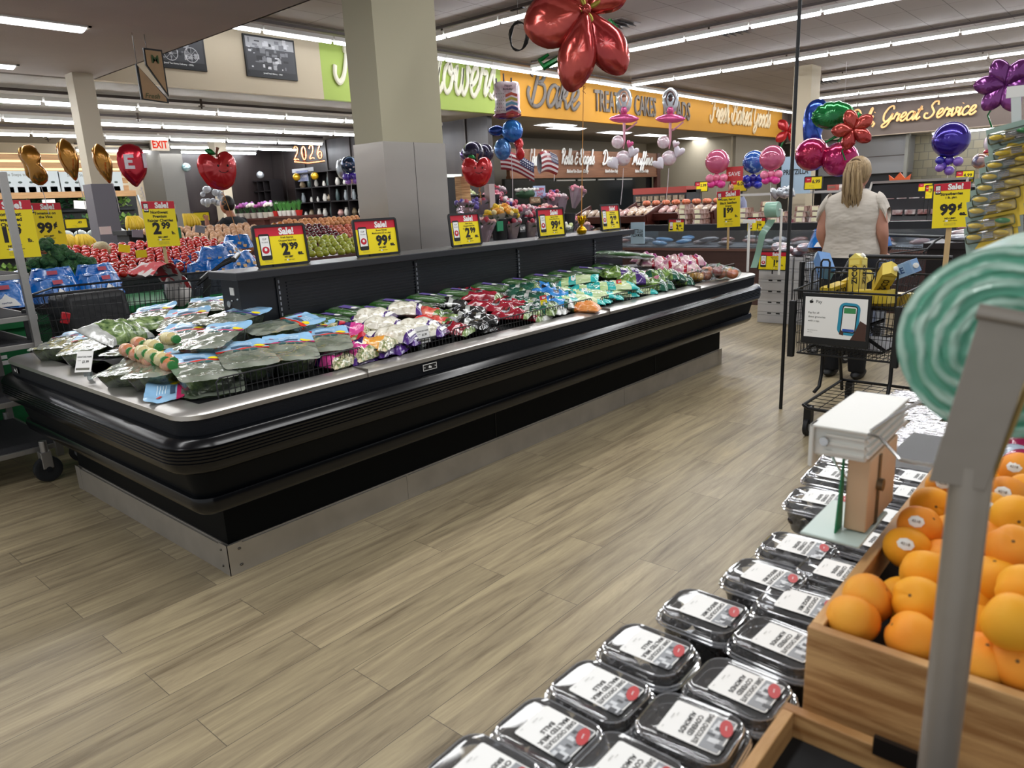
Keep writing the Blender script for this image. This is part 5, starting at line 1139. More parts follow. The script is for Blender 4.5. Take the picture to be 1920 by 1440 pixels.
# ================================================================ shopping carts and the shopper
def basket_wall(b, corners, z0, z1, n, r=.0022, rails=3):
 """wire panel between two bottom points and two top points"""
 (a0, a1), (t0, t1) = corners
 A0, A1, T0, T1 = (Vector((*p, z)) for p, z in ((a0, z0), (a1, z0), (t0, z1), (t1, z1)))
 for i in range(n+1): u = i/n; b.tube([A0.lerp(A1, u), T0.lerp(T1, u)], r, 4)
 for k in range(1, rails+1): v = k/(rails+1); b.tube([A0.lerp(T0, v), A1.lerp(T1, v)], r*1.2, 4)
def cart_proto(tiered=True, m_=None):
 """front of the cart faces -X; x from 0 (front) to 1.05 (handle)"""
 m_ = m_ or BLACK; e = empty('shopping_cart')
 W0, W1 = .265, .29; zb, zt = .53, .91
 fr, bk = (0.03, 0.0), (.72, .78)          # front, back x at bottom, top
 b = MB()
 basket_wall(b, (((fr[0], -W0), (fr[0], W0)), ((fr[1], -W1), (fr[1], W1))), zb, zt-.01, 26, .0018, 5)
 b.build('front_grid', m_, e)
 for s_ in (-1, 1):
  b = MB(); basket_wall(b, (((fr[0], s_*W0), (bk[0], s_*W0)), ((fr[1], s_*W1), (bk[1], s_*(W1+.02)))), zb, zt+.0, 30, .0018, 5); b.build('side_grid', m_, e)
 b = MB()
 for i in range(18): y = -W0+2*W0*i/17; b.tube([(fr[0], y, zb), (bk[0], y, zb)], .0022, 4)
 for i in range(9): x = fr[0]+(bk[0]-fr[0])*i/8; b.tube([(x, -W0, zb), (x, W0, zb)], .0022, 4)
 b.build('basket_floor', m_, e)
 b = MB(); basket_wall(b, (((bk[0], -W0), (bk[0], W0)), ((bk[1]+.02, -W1), (bk[1]+.02, W1))), zb, zt+.04, 20, .0018, 4); b.build('rear_gate', m_, e)
 b = MB(); b.tube([(fr[1], -W1, zt), (fr[1], W1, zt), (bk[1], W1+.02, zt+.03), (bk[1], -W1-.02, zt+.03)], .006, 6, closed=True); b.tube([(fr[0], -W0, zb), (fr[0], W0, zb), (bk[0], W0, zb), (bk[0], -W0, zb)], .006, 6, closed=True); b.build('basket_rim', m_, e)
 for s_ in (-1, 1): MB().bb((-.022, s_*W1-.018, zb-.02), (.012, s_*W1+.018, zt-.06)).build('corner_bumper', m_, e, bev=.004, smooth=False)
 for s_ in (-1, 1): MB().tube([(bk[1]-.02, s_*W1, zt), (bk[1]+.10, s_*W1, zt+.09), (bk[1]+.17, s_*W1, zt+.12)], .009, 8).build('handle_arm', m_, e)
 MB().tube([(bk[1]+.17, -W1-.02, zt+.12), (bk[1]+.17, W1+.02, zt+.12)], .014, 10).build('push_handle', mat('cart handle', '#15171a', .35), e)
 # undercarriage
 for s_ in (-1, 1):
  b = MB(); b.tube([(.27, s_*.2, zb), (.27, s_*.2, .36), (.24, s_*.2, .28), (.20, s_*.215, .25)], .011, 8)
  b.build('front_leg', m_, e); b = MB(); b.tube([(.66, s_*.24, zb), (.70, s_*.24, .36), (.78, s_*.25, .2), (.8, s_*.25, .13)], .011, 8)
  b.build('rear_leg', m_, e)
 b = MB(); b.tube([(-.0, -.17, .2), (-.0, .17, .2), (.04, .215, .205), (.8, .25, .2), (.8, -.25, .2), (.04, -.215, .205)], .010, 8, closed=True)
 for k in range(9): x = .08+.08*k; b.tube([(x, -.225, .2), (x, .225, .2)], .0025, 4)
 for k in range(4): y = -.12+.08*k; b.tube([(0, y, .197), (.8, y*1.2, .197)], .0025, 4)
 b.build('lower_rack', m_, e)
 for x, s_ in ((.09, -1), (.09, 1), (.8, -1), (.8, 1)):
  w = empty('caster', (x, s_*.2, 0)); w.parent = e
  b = MB(); b.bb((-.02, -.022, .08), (.03, .022, .19)); b.build('fork', mat('fork grey', '#2a2b2d', .4, .6), w, smooth=False)
  b = MB(); b.lathe([(0, -.014), (.045, -.014), (.056, -.012), (.056, .012), (.045, .014), (0, .014)], 20, T(0, 0, .057) @ RX(PI/2)); b.build('wheel', mat('caster tyre', '#15161a', .6), w)
  b = MB(); b.lathe([(0, -.016), (.03, -.016), (.03, .016), (0, .016)], 16, T(0, 0, .057) @ RX(PI/2)); b.build('hub', mat('caster hub', '#8d8f92', .4), w)
 return e
CX, CY = 4.33, 1.285
cp = cart_proto(); cp.location = (CX, CY, 0); cp.rotation_euler = (0, 0, -.04)
tag(cp, 'black wire shopping cart with the Apple Pay placard and yellow cartons, at the right', 'shopping cart', 'shopping carts')
# the raised front tier with two loops
b = MB(); y0, y1, x0, zt, z0 = -.235, .235, .12, 1.035, .80
b.tube([(x0, y1, z0), (x0, y1, zt-.02), (x0, y1-.02, zt), (x0, y0+.02, zt), (x0, y0, zt-.02), (x0, y0, z0)], .006, 8)
for k in range(1, 14): y = y0+(y1-y0)*k/14; b.tube([(x0, y, z0), (x0, y, zt)], .0022, 4)
b.tube([(x0, y0, z0+.02), (x0, y1, z0+.02)], .0025, 4)
for yy_ in (y1-.07, y0+.09): b.tube([(x0+.01, yy_+.025, zt-.12), (x0+.01, yy_+.025, zt+.03), (x0+.01, yy_+.015, zt+.045), (x0+.01, yy_-.015, zt+.045), (x0+.01, yy_-.025, zt+.03), (x0+.01, yy_-.025, zt-.12)], .006, 8)
b.build('upper_tier', BLACK, cp)
b = MB(); b.tube([(.3, -.27, .99), (.3, .27, .99)], .005, 6); b.bb((.13, -.24, .80), (.6, .24, .806)); b.build('tier_shelf', BLACK, cp)
# the placard
pl_ = empty('placard', (-.03, .035, .765)); pl_.parent = cp
MB().bb((-.0, -.19, -.16), (.012, .19, .14)).build('holder', BLACK, pl_, bev=.004, smooth=False)
f = MB(); w, h = .345, .235
rect(f, -w/2, -h/2, w/2, h/2, WPRT, 0)
disc(f, -w*.405, h*.375, .008, .009, INK, .0008); disc(f, -w*.382, h*.375, .0055, .0075, INK, .0008); disc(f, -w*.39, h*.43, .0022, .004, INK, .0008, rot=-.6)
tx(f, 'Pay', -w*.27, h*.375, h*.1, w*.2, INK, bold=0, z=.0008)
for k, l in enumerate(('Pay for all', 'these groceries', 'with a tap.')): tx(f, l, -w*.44, h*(.1-.1*k), h*.062, w*.36, INK, 'l', bold=.0, z=.0008)
tx(f, 'Tap anywhere you see', -w*.44, -h*.33, h*.025, w*.3, GREYI, 'l', z=.0008); tx(f, 'apple.com/pay', -w*.44, -h*.38, h*.02, w*.2, GREYI, 'l', z=.0008)
f.m(mat('glow teal print', '#2c93b3', .4)).add([(x, y, 0) for x, y in rrect(.115, .185, .035, 5)], [tuple(range(24))], T(w*.22, -.0, .0006) @ RZ(-.05))
f.m(INK).add([(x, y, 0) for x, y in rrect(.082, .155, .014, 5)], [tuple(range(24))], T(w*.225, -.0, .001) @ RZ(-.05))
poly(f, [(w*.26, -h*.5), (w*.5, -h*.5), (w*.5, -h*.1), (w*.4, -h*.02), (w*.33, -h*.3)], mat('hand print tone', '#4a2f26', .6), .0012); poly(f, [(w*.08, -h*.38), (w*.12, -h*.05), (w*.15, -h*.05), (w*.15, -h*.4)], mat('hand print tone', '#4a2f26', .6), .0012)
f.m(WPRT).add([(x, y, 0) for x, y in rrect(.072, .142, .01, 5)], [tuple(range(24))], T(w*.225, -.0, .0014) @ RZ(-.05)); rect(f, w*.14, h*.14, w*.325, h*.27, mat('screen green', '#3e8f55', .5), .0018); rect(f, w*.13, -h*.3, w*.315, -h*.24, mat('screen blue', '#2a57b0', .5), .0018)
f.v = [tuple(RZ(-PI/2) @ RX(PI/2) @ Vector(p)) for p in f.v]
f.build('printed_panel', None, pl_, (-.0015, 0, 0), smooth=False)
# cartons
def carton(loc, rot, c1, c2, word, label, L=.195, W=.075, wc=INK):
 e = empty('drink_carton', loc, 0, rot); b = MB(); b.m(mat('carton '+c1, c1, .4, coat=.2)); b.box((0, 0, L/2), (W, W, L))
 b.m(mat('carton top '+c2, c2, .4)); b.add([(-W/2, -W/2, L), (W/2, -W/2, L), (W/2, W/2, L), (-W/2, W/2, L), (-W/2, 0, L+.03), (W/2, 0, L+.03)], [(0, 1, 5, 4), (2, 3, 4, 5), (1, 2, 5), (3, 0, 4)])
 b.build('carton', None, e, smooth=False)
 MB().lathe([(0, 0), (.015, 0), (.015, .016), (0, .018)], 14, T(0, -W*.28, L+.01) @ RX(.9)).build('cap', WHITE, e)
 for k, M_ in enumerate((T(0, -W/2-.001, L*.5) @ RX(PI/2) @ RZ(PI/2), T(-W/2-.001, 0, L*.5) @ RZ(-PI/2) @ RX(PI/2) @ RZ(PI/2))):
  f = MB(); tx(f, word, 0, .0, .034, L*.6, wc, bold=.02); rect(f, L*.3, -.03, L*.45, .03, mat('carton band '+c2, c2, .4)); f.v = [tuple(M_ @ Vector(p)) for p in f.v]; f.build('printed_word', None, e, smooth=False)
 tag(e, label, 'carton', 'cartons in the cart'); return e
cz = .82
carton((CX+.2, CY+.17, cz+.05), (PI/2-.1, 0, -PI/2+2.9), '#d8bb3a', '#e6cd5a', 'ZICO', 'yellow coconut water carton lying at the left of the cart tier')
carton((CX+.16, CY-.02, cz+.05), (0, -PI/2+.08, 1.35), '#d8bb3a', '#e6cd5a', 'ZICO', 'yellow carton lying across the front of the cart tier, cap to the right')
carton((CX+.3, CY+.02, cz+.06), (-.1, .12, -.2), '#dcc044', '#ead76a', 'ZICO', 'yellow carton standing upright in the middle of the cart')
carton((CX+.18, CY-.13, cz+.10), (.2, -.9, .3), '#d2b236', '#e6cd5a', 'ZICO', 'yellow carton leaning under the pale blue one')
carton((CX+.3, CY+.2, cz+.16), (1.1, -.2, 2.2), '#3c74ad', '#c8d6e2', 'VITA', 'deep blue carton on top at the left of the yellow cartons', wc=WPRT)
carton((CX+.26, CY-.1, cz+.14), (.0, 1.15, -1.5), '#8fb0d4', '#7ea2cc', 'PURE', 'pale blue carton slanting down at the right of the yellow cartons', wc=mat('navy print', '#24467a', .5))
carton((CX+.36, CY+.1, cz+.08), (1.3, .3, 1.2), '#d8bb3a', '#e6cd5a', 'ZICO', 'yellow carton half hidden behind the lying cartons')
carton((CX+.24, CY-.08, cz+.03), (0, -PI/2, 1.7), '#c9a92f', '#e6cd5a', 'ZICO', 'lowest yellow carton at the bottom of the cart tier')
# folded seat pieces seen inside the basket
b = MB(); b.tube([(.1, .22, .56), (.4, -.1, .7)], .012, 6); b.tube([(.1, -.2, .58), (.42, .15, .68)], .012, 6); b.bb((.15, -.18, .545), (.6, .2, .56)); b.build('folded_seat', BLACK, cp)
# second cart beyond the shopper
c2n = copy_tree(cp)
for ch in list(c2n.children):
 if ch.name.split('.')[0] in ('placard', 'upper_tier', 'tier_shelf'):
  for g in list(ch.children): bpy.data.objects.remove(g)
  bpy.data.objects.remove(ch)
c2n.location = (6.55, 2.12, 0); c2n.rotation_euler = (0, 0, -.55)
tag(c2n, 'black wire shopping cart standing just beyond the shopper in the white top', 'shopping cart', 'shopping carts')
# ---------------------------------------------------------------- people
def skin_body(name, pts, edges, m_, parent=None, sub=2):
 """pts: name -> (x, y, z, rx, ry)"""
 names = list(pts); me = bpy.data.meshes.new(name)
 me.from_pydata([pts[k][:3] for k in names], [(names.index(a), names.index(c)) for a, c in edges], [])
 me.materials.append(m_); o = bpy.data.objects.new(name, me); COL.objects.link(o)
 bpy.context.view_layer.objects.active = o
 s_ = o.modifiers.new('skin', 'SKIN'); s_.use_smooth_shade = True; s_.branch_smoothing = .4
 if not me.skin_vertices:
  bm = bmesh.new(); bm.from_mesh(me); bm.verts.layers.skin.verify(); bm.to_mesh(me); bm.free()
 for i, k in enumerate(names):
  r_ = pts[k][3:]; me.skin_vertices[0].data[i].radius = (r_[0], r_[1] if len(r_) > 1 else r_[0]); me.skin_vertices[0].data[i].use_root = (i == 0)
 u = o.modifiers.new('sub', 'SUBSURF'); u.levels = sub; u.render_levels = sub
 bpy.context.view_layer.update(); dg = bpy.context.evaluated_depsgraph_get()
 m2 = bpy.data.meshes.new_from_object(o.evaluated_get(dg)); bpy.data.objects.remove(o)
 m2.polygons.foreach_set('use_smooth', [True]*len(m2.polygons)); m2.materials.clear(); m2.materials.append(m_)
 return link(name, m2, parent)
def loft_rings(rings, n=28):
 """rings: (cx, cy, z, rx, ry[, power]) stacked"""
 b = MB(); vs = []
 for r_ in rings:
  cx, cy, z, rx, ry = r_[:5]; p = r_[5] if len(r_) > 5 else 2
  for i in range(n):
   a = 2*PI*i/n; ca, sa = math.cos(a), math.sin(a)
   vs.append((cx+rx*math.copysign(abs(ca)**(2/p), ca), cy+ry*math.copysign(abs(sa)**(2/p), sa), z))
 b.add(vs, [(k*n+i, k*n+(i+1) % n, (k+1)*n+(i+1) % n, (k+1)*n+i) for k in range(len(rings)-1) for i in range(n)]); return b
SKIN = mat('skin', '#c8917c', .5, sub=.1, var=.05, nscale=12)
JEAN = mat('dark navy trousers', '#10141c', .85, bump=.2, bscale=200)
SHIRT = mat('off white cotton', '#c9c1b6', .85, bump=.5, bscale=7, stretch=(1, 1, 2.2), bdist=.03)
wm = empty('person', (6.0, 1.76, 0), math.radians(0))
# body frame: local y across shoulders (left arm is +y in picture left), faces +x (away from the viewer)
P = {'pelvis': (0, 0, .93, .13, .17), 'waist': (-.0, 0, 1.08, .11, .14), 'chest': (0.0, 0, 1.28, .12, .15), 'neckb': (.0, 0, 1.42, .07, .075), 'neck': (.02, 0, 1.49, .05, .05), 'head': (.045, -.01, 1.56, .07, .065), 'crown': (.04, -.01, 1.62, .075, .065),
     'shL': (0, .17, 1.385, .055, .06), 'elL': (-.02, .225, 1.13, .044), 'wrL': (.14, .20, .97, .03), 'shR': (0, -.17, 1.385, .055, .06), 'elR': (-.02, -.225, 1.13, .044), 'wrR': (.14, -.20, .97, .03),
     'haL': (.2, .19, .96, .034, .018), 'haR': (.2, -.19, .96, .034, .018),
     'hipL': (0, .09, .86, .095), 'knL': (.01, .10, .48, .062), 'anL': (-.01, .10, .09, .042), 'toL': (.14, .11, .035, .034), 'hipR': (0, -.09, .86, .095), 'knR': (.01, -.10, .48, .062), 'anR': (-.01, -.10, .09, .042), 'toR': (.14, -.11, .035, .034)}
E_ = [('pelvis', 'waist'), ('waist', 'chest'), ('chest', 'neckb'), ('neckb', 'neck'), ('neck', 'head'), ('head', 'crown'), ('chest', 'shL'), ('shL', 'elL'), ('elL', 'wrL'), ('wrL', 'haL'), ('chest', 'shR'), ('shR', 'elR'), ('elR', 'wrR'), ('wrR', 'haR'),
      ('pelvis', 'hipL'), ('hipL', 'knL'), ('knL', 'anL'), ('anL', 'toL'), ('pelvis', 'hipR'), ('hipR', 'knR'), ('knR', 'anR'), ('anR', 'toR')]
def fingers(P, E, tip, dirx, out):
 w = Vector(P[tip][:3])
 for k in range(4):
  a = w+Vector((.03*dirx, (k-1.5)*.018, .0)); c = a+Vector((.035*dirx, 0, -.012)); d = c+Vector((.018*dirx, 0, -.03))
  P['%sf%d' % (tip, k)] = (*a, .009); P['%sg%d' % (tip, k)] = (*c, .0085); P['%sh%d' % (tip, k)] = (*d, .0075); E += [(tip, '%sf%d' % (tip, k)), ('%sf%d' % (tip, k), '%sg%d' % (tip, k)), ('%sg%d' % (tip, k), '%sh%d' % (tip, k))]
 a = w+Vector((-.01*dirx, out*.03, -.005)); c = a+Vector((.03*dirx, out*.008, -.02)); P[tip+'t'] = (*a, .01); P[tip+'u'] = (*c, .009); E += [(tip, tip+'t'), (tip+'t', tip+'u')]
fingers(P, E_, 'haL', 1, -1); fingers(P, E_, 'haR', 1, 1)
skin_body('body', P, E_, SKIN, wm)
# a rounded skull with face on the far side
b = MB(); b.ball((.045, -.01, 1.585), (.095, .078, .118), 20, 14, None, fn=lambda x, y, z: 1-.1*max(0, -z)*(1 if x < 0 else .2)); b.ball((.145, -.01, 1.575), (.018, .012, .022), 8, 6)
for s_ in (-1, 1): b.ball((.045, -.01+s_*.078, 1.58), (.018, .008, .028), 10, 6)
hd = b.build('head', SKIN, wm)
b = MB()
for s_ in (-1, 1): b.ball((.126, -.01+s_*.03, 1.6), (.010, .013, .008), 8, 6)
b.build('eye', mat('eye white', '#e8e6e0', .3), hd)
MB().ball((.13, -.01, 1.535), (.01, .026, .007), 8, 6).build('mouth', mat('lips', '#a85a55', .5), hd)
HAIR = mat('ash blonde hair', '#8d7555', .45, col2='#c4a87c', nscale=5, stretch=(14, 14, .8), bump=.9, bscale=18, lo=.3, hi=.7, bdist=.01)
b = MB(); b.ball((.03, -.01, 1.6), (.105, .088, .108), 28, 18, None, fn=lambda x, y, z: (1+.025*math.sin(16*math.atan2(y, -x)+4*z))*(1 if x < .5 else .9))
b.build('hair', HAIR, wm)
b = MB(); r_ = random.Random(8)                                      # tied-back ponytail: many strands
for k in range(90):
 a_ = r_.uniform(0, 2*PI); q_ = math.sqrt(r_.random()); yo, xo = q_*math.cos(a_), q_*math.sin(a_); ln = r_.uniform(.85, 1.08)
 pts = [(-.055+.02*xo, -.012+.03*yo, 1.665), (-.095+.03*xo, -.012+.045*yo, 1.655), (-.125+.03*xo, -.015+.062*yo, 1.58), (-.125+.03*xo, -.018+.07*yo+.008*math.sin(k), 1.58-.13*ln), (-.115+.03*xo, -.022+.062*yo+.012*math.sin(k*2), 1.58-.2*ln), (-.105+.02*xo, -.03+.04*yo, 1.58-.265*ln)]
 b.tube(pts, [.008, .009, .010, .0095, .007, .001], 4)
b.build('ponytail', HAIR, wm)
MB().tube([(-.062+.0, -.012+.032*math.cos(a*.7), 1.665+.02*math.sin(a*.7)) for a in range(9)], .006, 6, closed=True).build('hair_tie', mat('hair tie', '#6d5a45', .8), wm)
def wob(b, amp, f_):
 b.v = [(x+amp*mnoise.noise(Vector((x*f_, y*f_, z*f_*1.6))), y+amp*mnoise.noise(Vector((x*f_+9, y*f_, z*f_*1.6))), z) for x, y, z in b.v]; return b
b = loft_rings([(0, 0, .965, .155, .205, 2.4), (0, 0, 1.0, .152, .205, 2.4), (0, 0, 1.06, .142, .196, 2.4), (0, 0, 1.13, .136, .186, 2.4), (-.005, 0, 1.2, .14, .19, 2.4), (-.005, 0, 1.28, .142, .198, 2.4), (-.0, 0, 1.35, .128, .208, 2.5), (0, 0, 1.395, .108, .205, 2.5), (.0, 0, 1.425, .09, .17, 2.3), (.005, 0, 1.45, .078, .11, 2), (.01, 0, 1.468, .068, .078, 2)], 40)
wob(b, .012, 9).build('top', SHIRT, wm)
for s_ in (-1, 1):
 b = MB(); b.grid(16, 6, lambda u, v: ((.072+.008*math.sin(6*2*PI*u)*v)*math.cos(2*PI*u)*(1-.1*v), s_*(.165+.075*v)+s_*.01, 1.375-.085*v*v-.02*v+(.07+.006*math.sin(6*2*PI*u)*v)*math.sin(2*PI*u)*(1-.15*v)), cu=True, flip=s_ > 0)
 b.build('sleeve', SHIRT, wm)
legs = MB()
b = loft_rings([(0, 0, .80, .135, .185, 2.3), (-.005, 0, .86, .148, .205, 2.4), (-.005, 0, .93, .150, .205, 2.4), (0, 0, .985, .145, .198, 2.4), (0, 0, 1.0, .14, .195, 2.4)], 40)
for s_ in (-1, 1):
 c_ = loft_rings([(.02, s_*.10, .06, .06, .06), (.01, s_*.10, .09, .065, .065), (.01, s_*.10, .3, .075, .075), (.01, s_*.1, .48, .085, .085), (0, s_*.1, .68, .105, .1), (0, s_*.098, .82, .13, .108), (0, s_*.09, .88, .14, .11)], 24); b.add(c_.v, c_.f)
wob(b, .006, 12).build('trousers', JEAN, wm)
for s_ in (-1, 1):
 b = MB(); b.ball((.06, s_*.105, .035), (.14, .048, .045), 16, 8, None, fn=lambda x, y, z: 1 if z > -.3 else .95); b.build('shoe', mat('dark shoe', '#17181a', .6), wm)
tag(wm, 'person seen from behind with a blonde ponytail, cream top and navy trousers, by the carts', 'person')
def simple_person(name, loc, rz, sh, hair, label, low=.0, arms='rest', sk=SKIN, scale=1, hat=None):
 e = empty(name, loc, rz); e.scale = (scale,)*3
 P = {'pelvis': (0, 0, .93, .12, .15), 'waist': (.02, 0, 1.08, .11, .13), 'chest': (.05, 0, 1.28, .11, .14), 'neckb': (.08, 0, 1.40, .06, .065), 'neck': (.1, 0, 1.46, .05, .05), 'head': (.13, 0, 1.54, .065, .06),
         'hipL': (0, .09, .86, .09), 'knL': (.02, .1, .48, .06), 'anL': (0, .1, .08, .04), 'toL': (.13, .11, .035, .034), 'hipR': (0, -.09, .86, .09), 'knR': (.02, -.1, .48, .06), 'anR': (0, -.1, .08, .04), 'toR': (.13, -.11, .035, .034)}
 A = {'rest': {'shL': (.05, .17, 1.36, .05), 'elL': (.1, .22, 1.12, .04), 'wrL': (.3, .12, 1.05, .028), 'haL': (.36, .1, 1.04, .03, .017), 'shR': (.05, -.17, 1.36, .05), 'elR': (.1, -.22, 1.12, .04), 'wrR': (.3, -.12, 1.05, .028), 'haR': (.36, -.1, 1.04, .03, .017)},
         'raise': {'shL': (.05, .17, 1.36, .05), 'elL': (.2, .33, 1.14, .042), 'wrL': (.24, .3, 1.38, .03), 'haL': (.25, .29, 1.46, .03, .02), 'shR': (.05, -.17, 1.36, .05), 'elR': (.15, -.26, 1.12, .04), 'wrR': (.33, -.15, 1.0, .028), 'haR': (.39, -.13, .98, .03, .017)}}[arms]
 P.update(A); E2 = [x for x in [('pelvis', 'waist'), ('waist', 'chest'), ('chest', 'neckb'), ('neckb', 'neck'), ('neck', 'head'), ('chest', 'shL'), ('shL', 'elL'), ('elL', 'wrL'), ('wrL', 'haL'), ('chest', 'shR'), ('shR', 'elR'), ('elR', 'wrR'), ('wrR', 'haR'), ('pelvis', 'hipL'), ('hipL', 'knL'), ('knL', 'anL'), ('anL', 'toL'), ('pelvis', 'hipR'), ('hipR', 'knR'), ('knR', 'anR'), ('anR', 'toR')]]
 fingers(P, E2, 'haL', 1 if arms == 'rest' else .2, -1); fingers(P, E2, 'haR', 1, 1)
 skin_body('body', P, E2, sk, e)
 b = MB(); b.ball((.14, 0, 1.575), (.095, .076, .118), 18, 12, None, fn=lambda x, y, z: 1-.12*max(0, -z)*(1 if x < 0 else .3)); b.ball((.237, 0, 1.565), (.016, .011, .02), 8, 6)
 for s_ in (-1, 1): b.ball((.14, s_*.076, 1.57), (.018, .008, .028), 8, 6)
 h = b.build('head', sk, e); b = MB()
 for s_ in (-1, 1): b.ball((.223, s_*.03, 1.592), (.008, .012, .007), 8, 6)
 b.build('eye', mat('eye white', '#e8e6e0', .3), h); MB().ball((.225, 0, 1.525), (.008, .024, .006), 8, 6).build('mouth', mat('lips', '#a85a55', .5), h)
 MB().ball((.125, 0, 1.60), (.103, .086, .112), 20, 12, None, fn=lambda x, y, z: 1 if (x < .35 or z > .45) else .86).build('hair', hair, e)
 b = loft_rings([(.0, 0, .90, .15, .185, 2.4), (0, 0, 1.0, .14, .175, 2.4), (.02, 0, 1.12, .135, .17, 2.4), (.04, 0, 1.25, .14, .185, 2.4), (.05, 0, 1.34, .125, .2, 2.4), (.06, 0, 1.39, .1, .17, 2.3), (.075, 0, 1.43, .07, .09)], 32); wob(b, .008, 9).build('shirt', sh, e)
 for s_, k in ((1, 'L'), (-1, 'R')):
  a = Vector(P['sh'+k][:3]); c = Vector(P['el'+k][:3]); b = MB(); b.tube([a+Vector((0, -s_*.03, .01)), a.lerp(c, .3), a.lerp(c, .75)], [.075, .072, .062], 14); b.build('sleeve', sh, e)
 b = loft_rings([(0, 0, .80, .13, .17, 2.3), (0, 0, .88, .14, .185, 2.3), (0, 0, .95, .135, .175, 2.3)], 28)
 for s_ in (-1, 1): c_ = loft_rings([(.01, s_*.10, .05, .06, .06), (.01, s_*.10, .3, .07, .07), (.01, s_*.1, .5, .08, .08), (0, s_*.1, .7, .1, .095), (0, s_*.09, .86, .13, .1)], 20); b.add(c_.v, c_.f)
 b.build('trousers', JEAN, e)
 tag(e, label, 'person'); return e
# ================================================================ produce and floral departments on the left
def one(name, me, loc, label, cat, group=None, rot=(0, 0, 0), sc=None, kind=None):
 o = link(name, me, None, loc, rot)
 if sc is not None: o.scale = sc if isinstance(sc, tuple) else (sc, sc, sc)
 return tag(o, label, cat, group, kind)
def stand(name, x0, x1, y0, y1, z, m_, label, cat='display stand', lip=0, legm=None):
 e = empty(name, ((x0+x1)/2, (y0+y1)/2, 0)); w, d = (x1-x0)/2, (y1-y0)/2
 MB().bb((-w+.03, -d+.03, 0), (w-.03, d-.03, z-.05)).build('body', legm or m_, e, smooth=False)
 MB().bb((-w, -d, z-.05), (w, d, z)).build('top_board', m_, e, smooth=False)
 if lip: b = MB(); b.bb((-w, -d-.01, z), (w, -d+.02, z+lip)); b.bb((-w-.01, -d, z), (-w+.02, d, z+lip)); b.bb((w-.02, -d, z), (w+.01, d, z+lip)); b.build('rim_board', m_, e, smooth=False)
 tag(e, label, cat); return e
def heap(me, name, label, cat, group, x0, x1, y0, y1, z, dx, dy, kz=.35, jit=.15, layers=1, rs=None, sc=1, r=.04, skip=0):
 """rows of loose produce rising towards the back"""
 n = 0; R_ = random.Random(hash(name+group) & 0 or len(group)*7+int(x0*10))
 ny = max(1, int((y1-y0)/dy)); nx = max(1, int((x1-x0)/dx))
 for j in range(ny):
  for i in range(nx):
   if skip and R_.random() < skip: continue
   x = x0+(i+.5+.5*(j % 2)+R_.uniform(-jit, jit))*dx; y = y0+(j+.5+R_.uniform(-jit, jit))*dy
   o = one(name, me[(i+j) % len(me)] if isinstance(me, list) else me, (x, y, z+r*.8+kz*(y-y0)+R_.uniform(-.1, .1)*r), label, cat, group, (R_.uniform(-.5, .5), R_.uniform(-.5, .5), R_.uniform(0, 6)), sc*R_.uniform(.92, 1.08)); n += 1
 return n
def fruit_mesh(name, m_, r, stemm=None, sq=.9, lob=0, dim=.12):
 b = MB(); b.m(m_).ball((0, 0, 0), (r, r, r*sq), 12, 8, None, fn=lambda x, y, z: (1+lob*math.cos(5*math.atan2(y, x)))*(1-dim*math.exp(-(1-z)*8)))
 if stemm: b.m(stemm).cyl((0, 0, r*sq*.75), (r*.1, 0, r*sq*1.1), r*.08, 5); b.m(stemm).prism([(r*.35*math.cos(a*PI/5)*(1 if a % 2 else .3), r*.35*math.sin(a*PI/5)*(1 if a % 2 else .3)) for a in range(10)], r*sq*.86, r*sq*.9)
 return b.mesh(name)
TOM = mat('tomato skin', '#c02a20', .2, coat=.5, obj_var=.12); CALYX = mat('calyx green', '#2f5a22', .7); ONM = mat('onion skin', '#b98a62', .4, col2='#d2a984', nscale=6, stretch=(4, 4, .4), obj_var=.12)
APM = mat('striped apple skin', '#b02a25', .3, coat=.4, col2='#dfa04a', nscale=5, stretch=(3, 3, .6), obj_var=.1); APD = mat('dark apple skin', '#5f1420', .25, coat=.5, obj_var=.15); LIM = mat('lime green apple skin', '#a3b032', .3, coat=.4, col2='#c4c04a', nscale=6, obj_var=.1)
PCH = mat('peach skin', '#d08a58', .6, col2='#e0ac72', nscale=5, obj_var=.1); NEC = mat('nectarine skin', '#b04038', .4, col2='#cf7a50', nscale=6, obj_var=.1)
m_tom = fruit_mesh('tomato', TOM, .04, CALYX, .8, .03); m_oni = fruit_mesh('onion', ONM, .045, ONM, .92); m_app = fruit_mesh('apple', APM, .04, CALYX, .9); m_apd = fruit_mesh('apple', APD, .04, CALYX, .9); m_lim = fruit_mesh('apple', LIM, .04, CALYX, .9)
m_pch = fruit_mesh('peach', PCH, .037, None, .92); m_nec = fruit_mesh('nectarine', NEC, .037, None, .92)
GREENB = mat('green printed carton', '#0c6b38', .6); BRNB = mat('brown laminate', '#4f2a24', .45, var=.1, nscale=3, stretch=(1, 1, 12)); BLKB = mat('black display', '#15171a', .6)
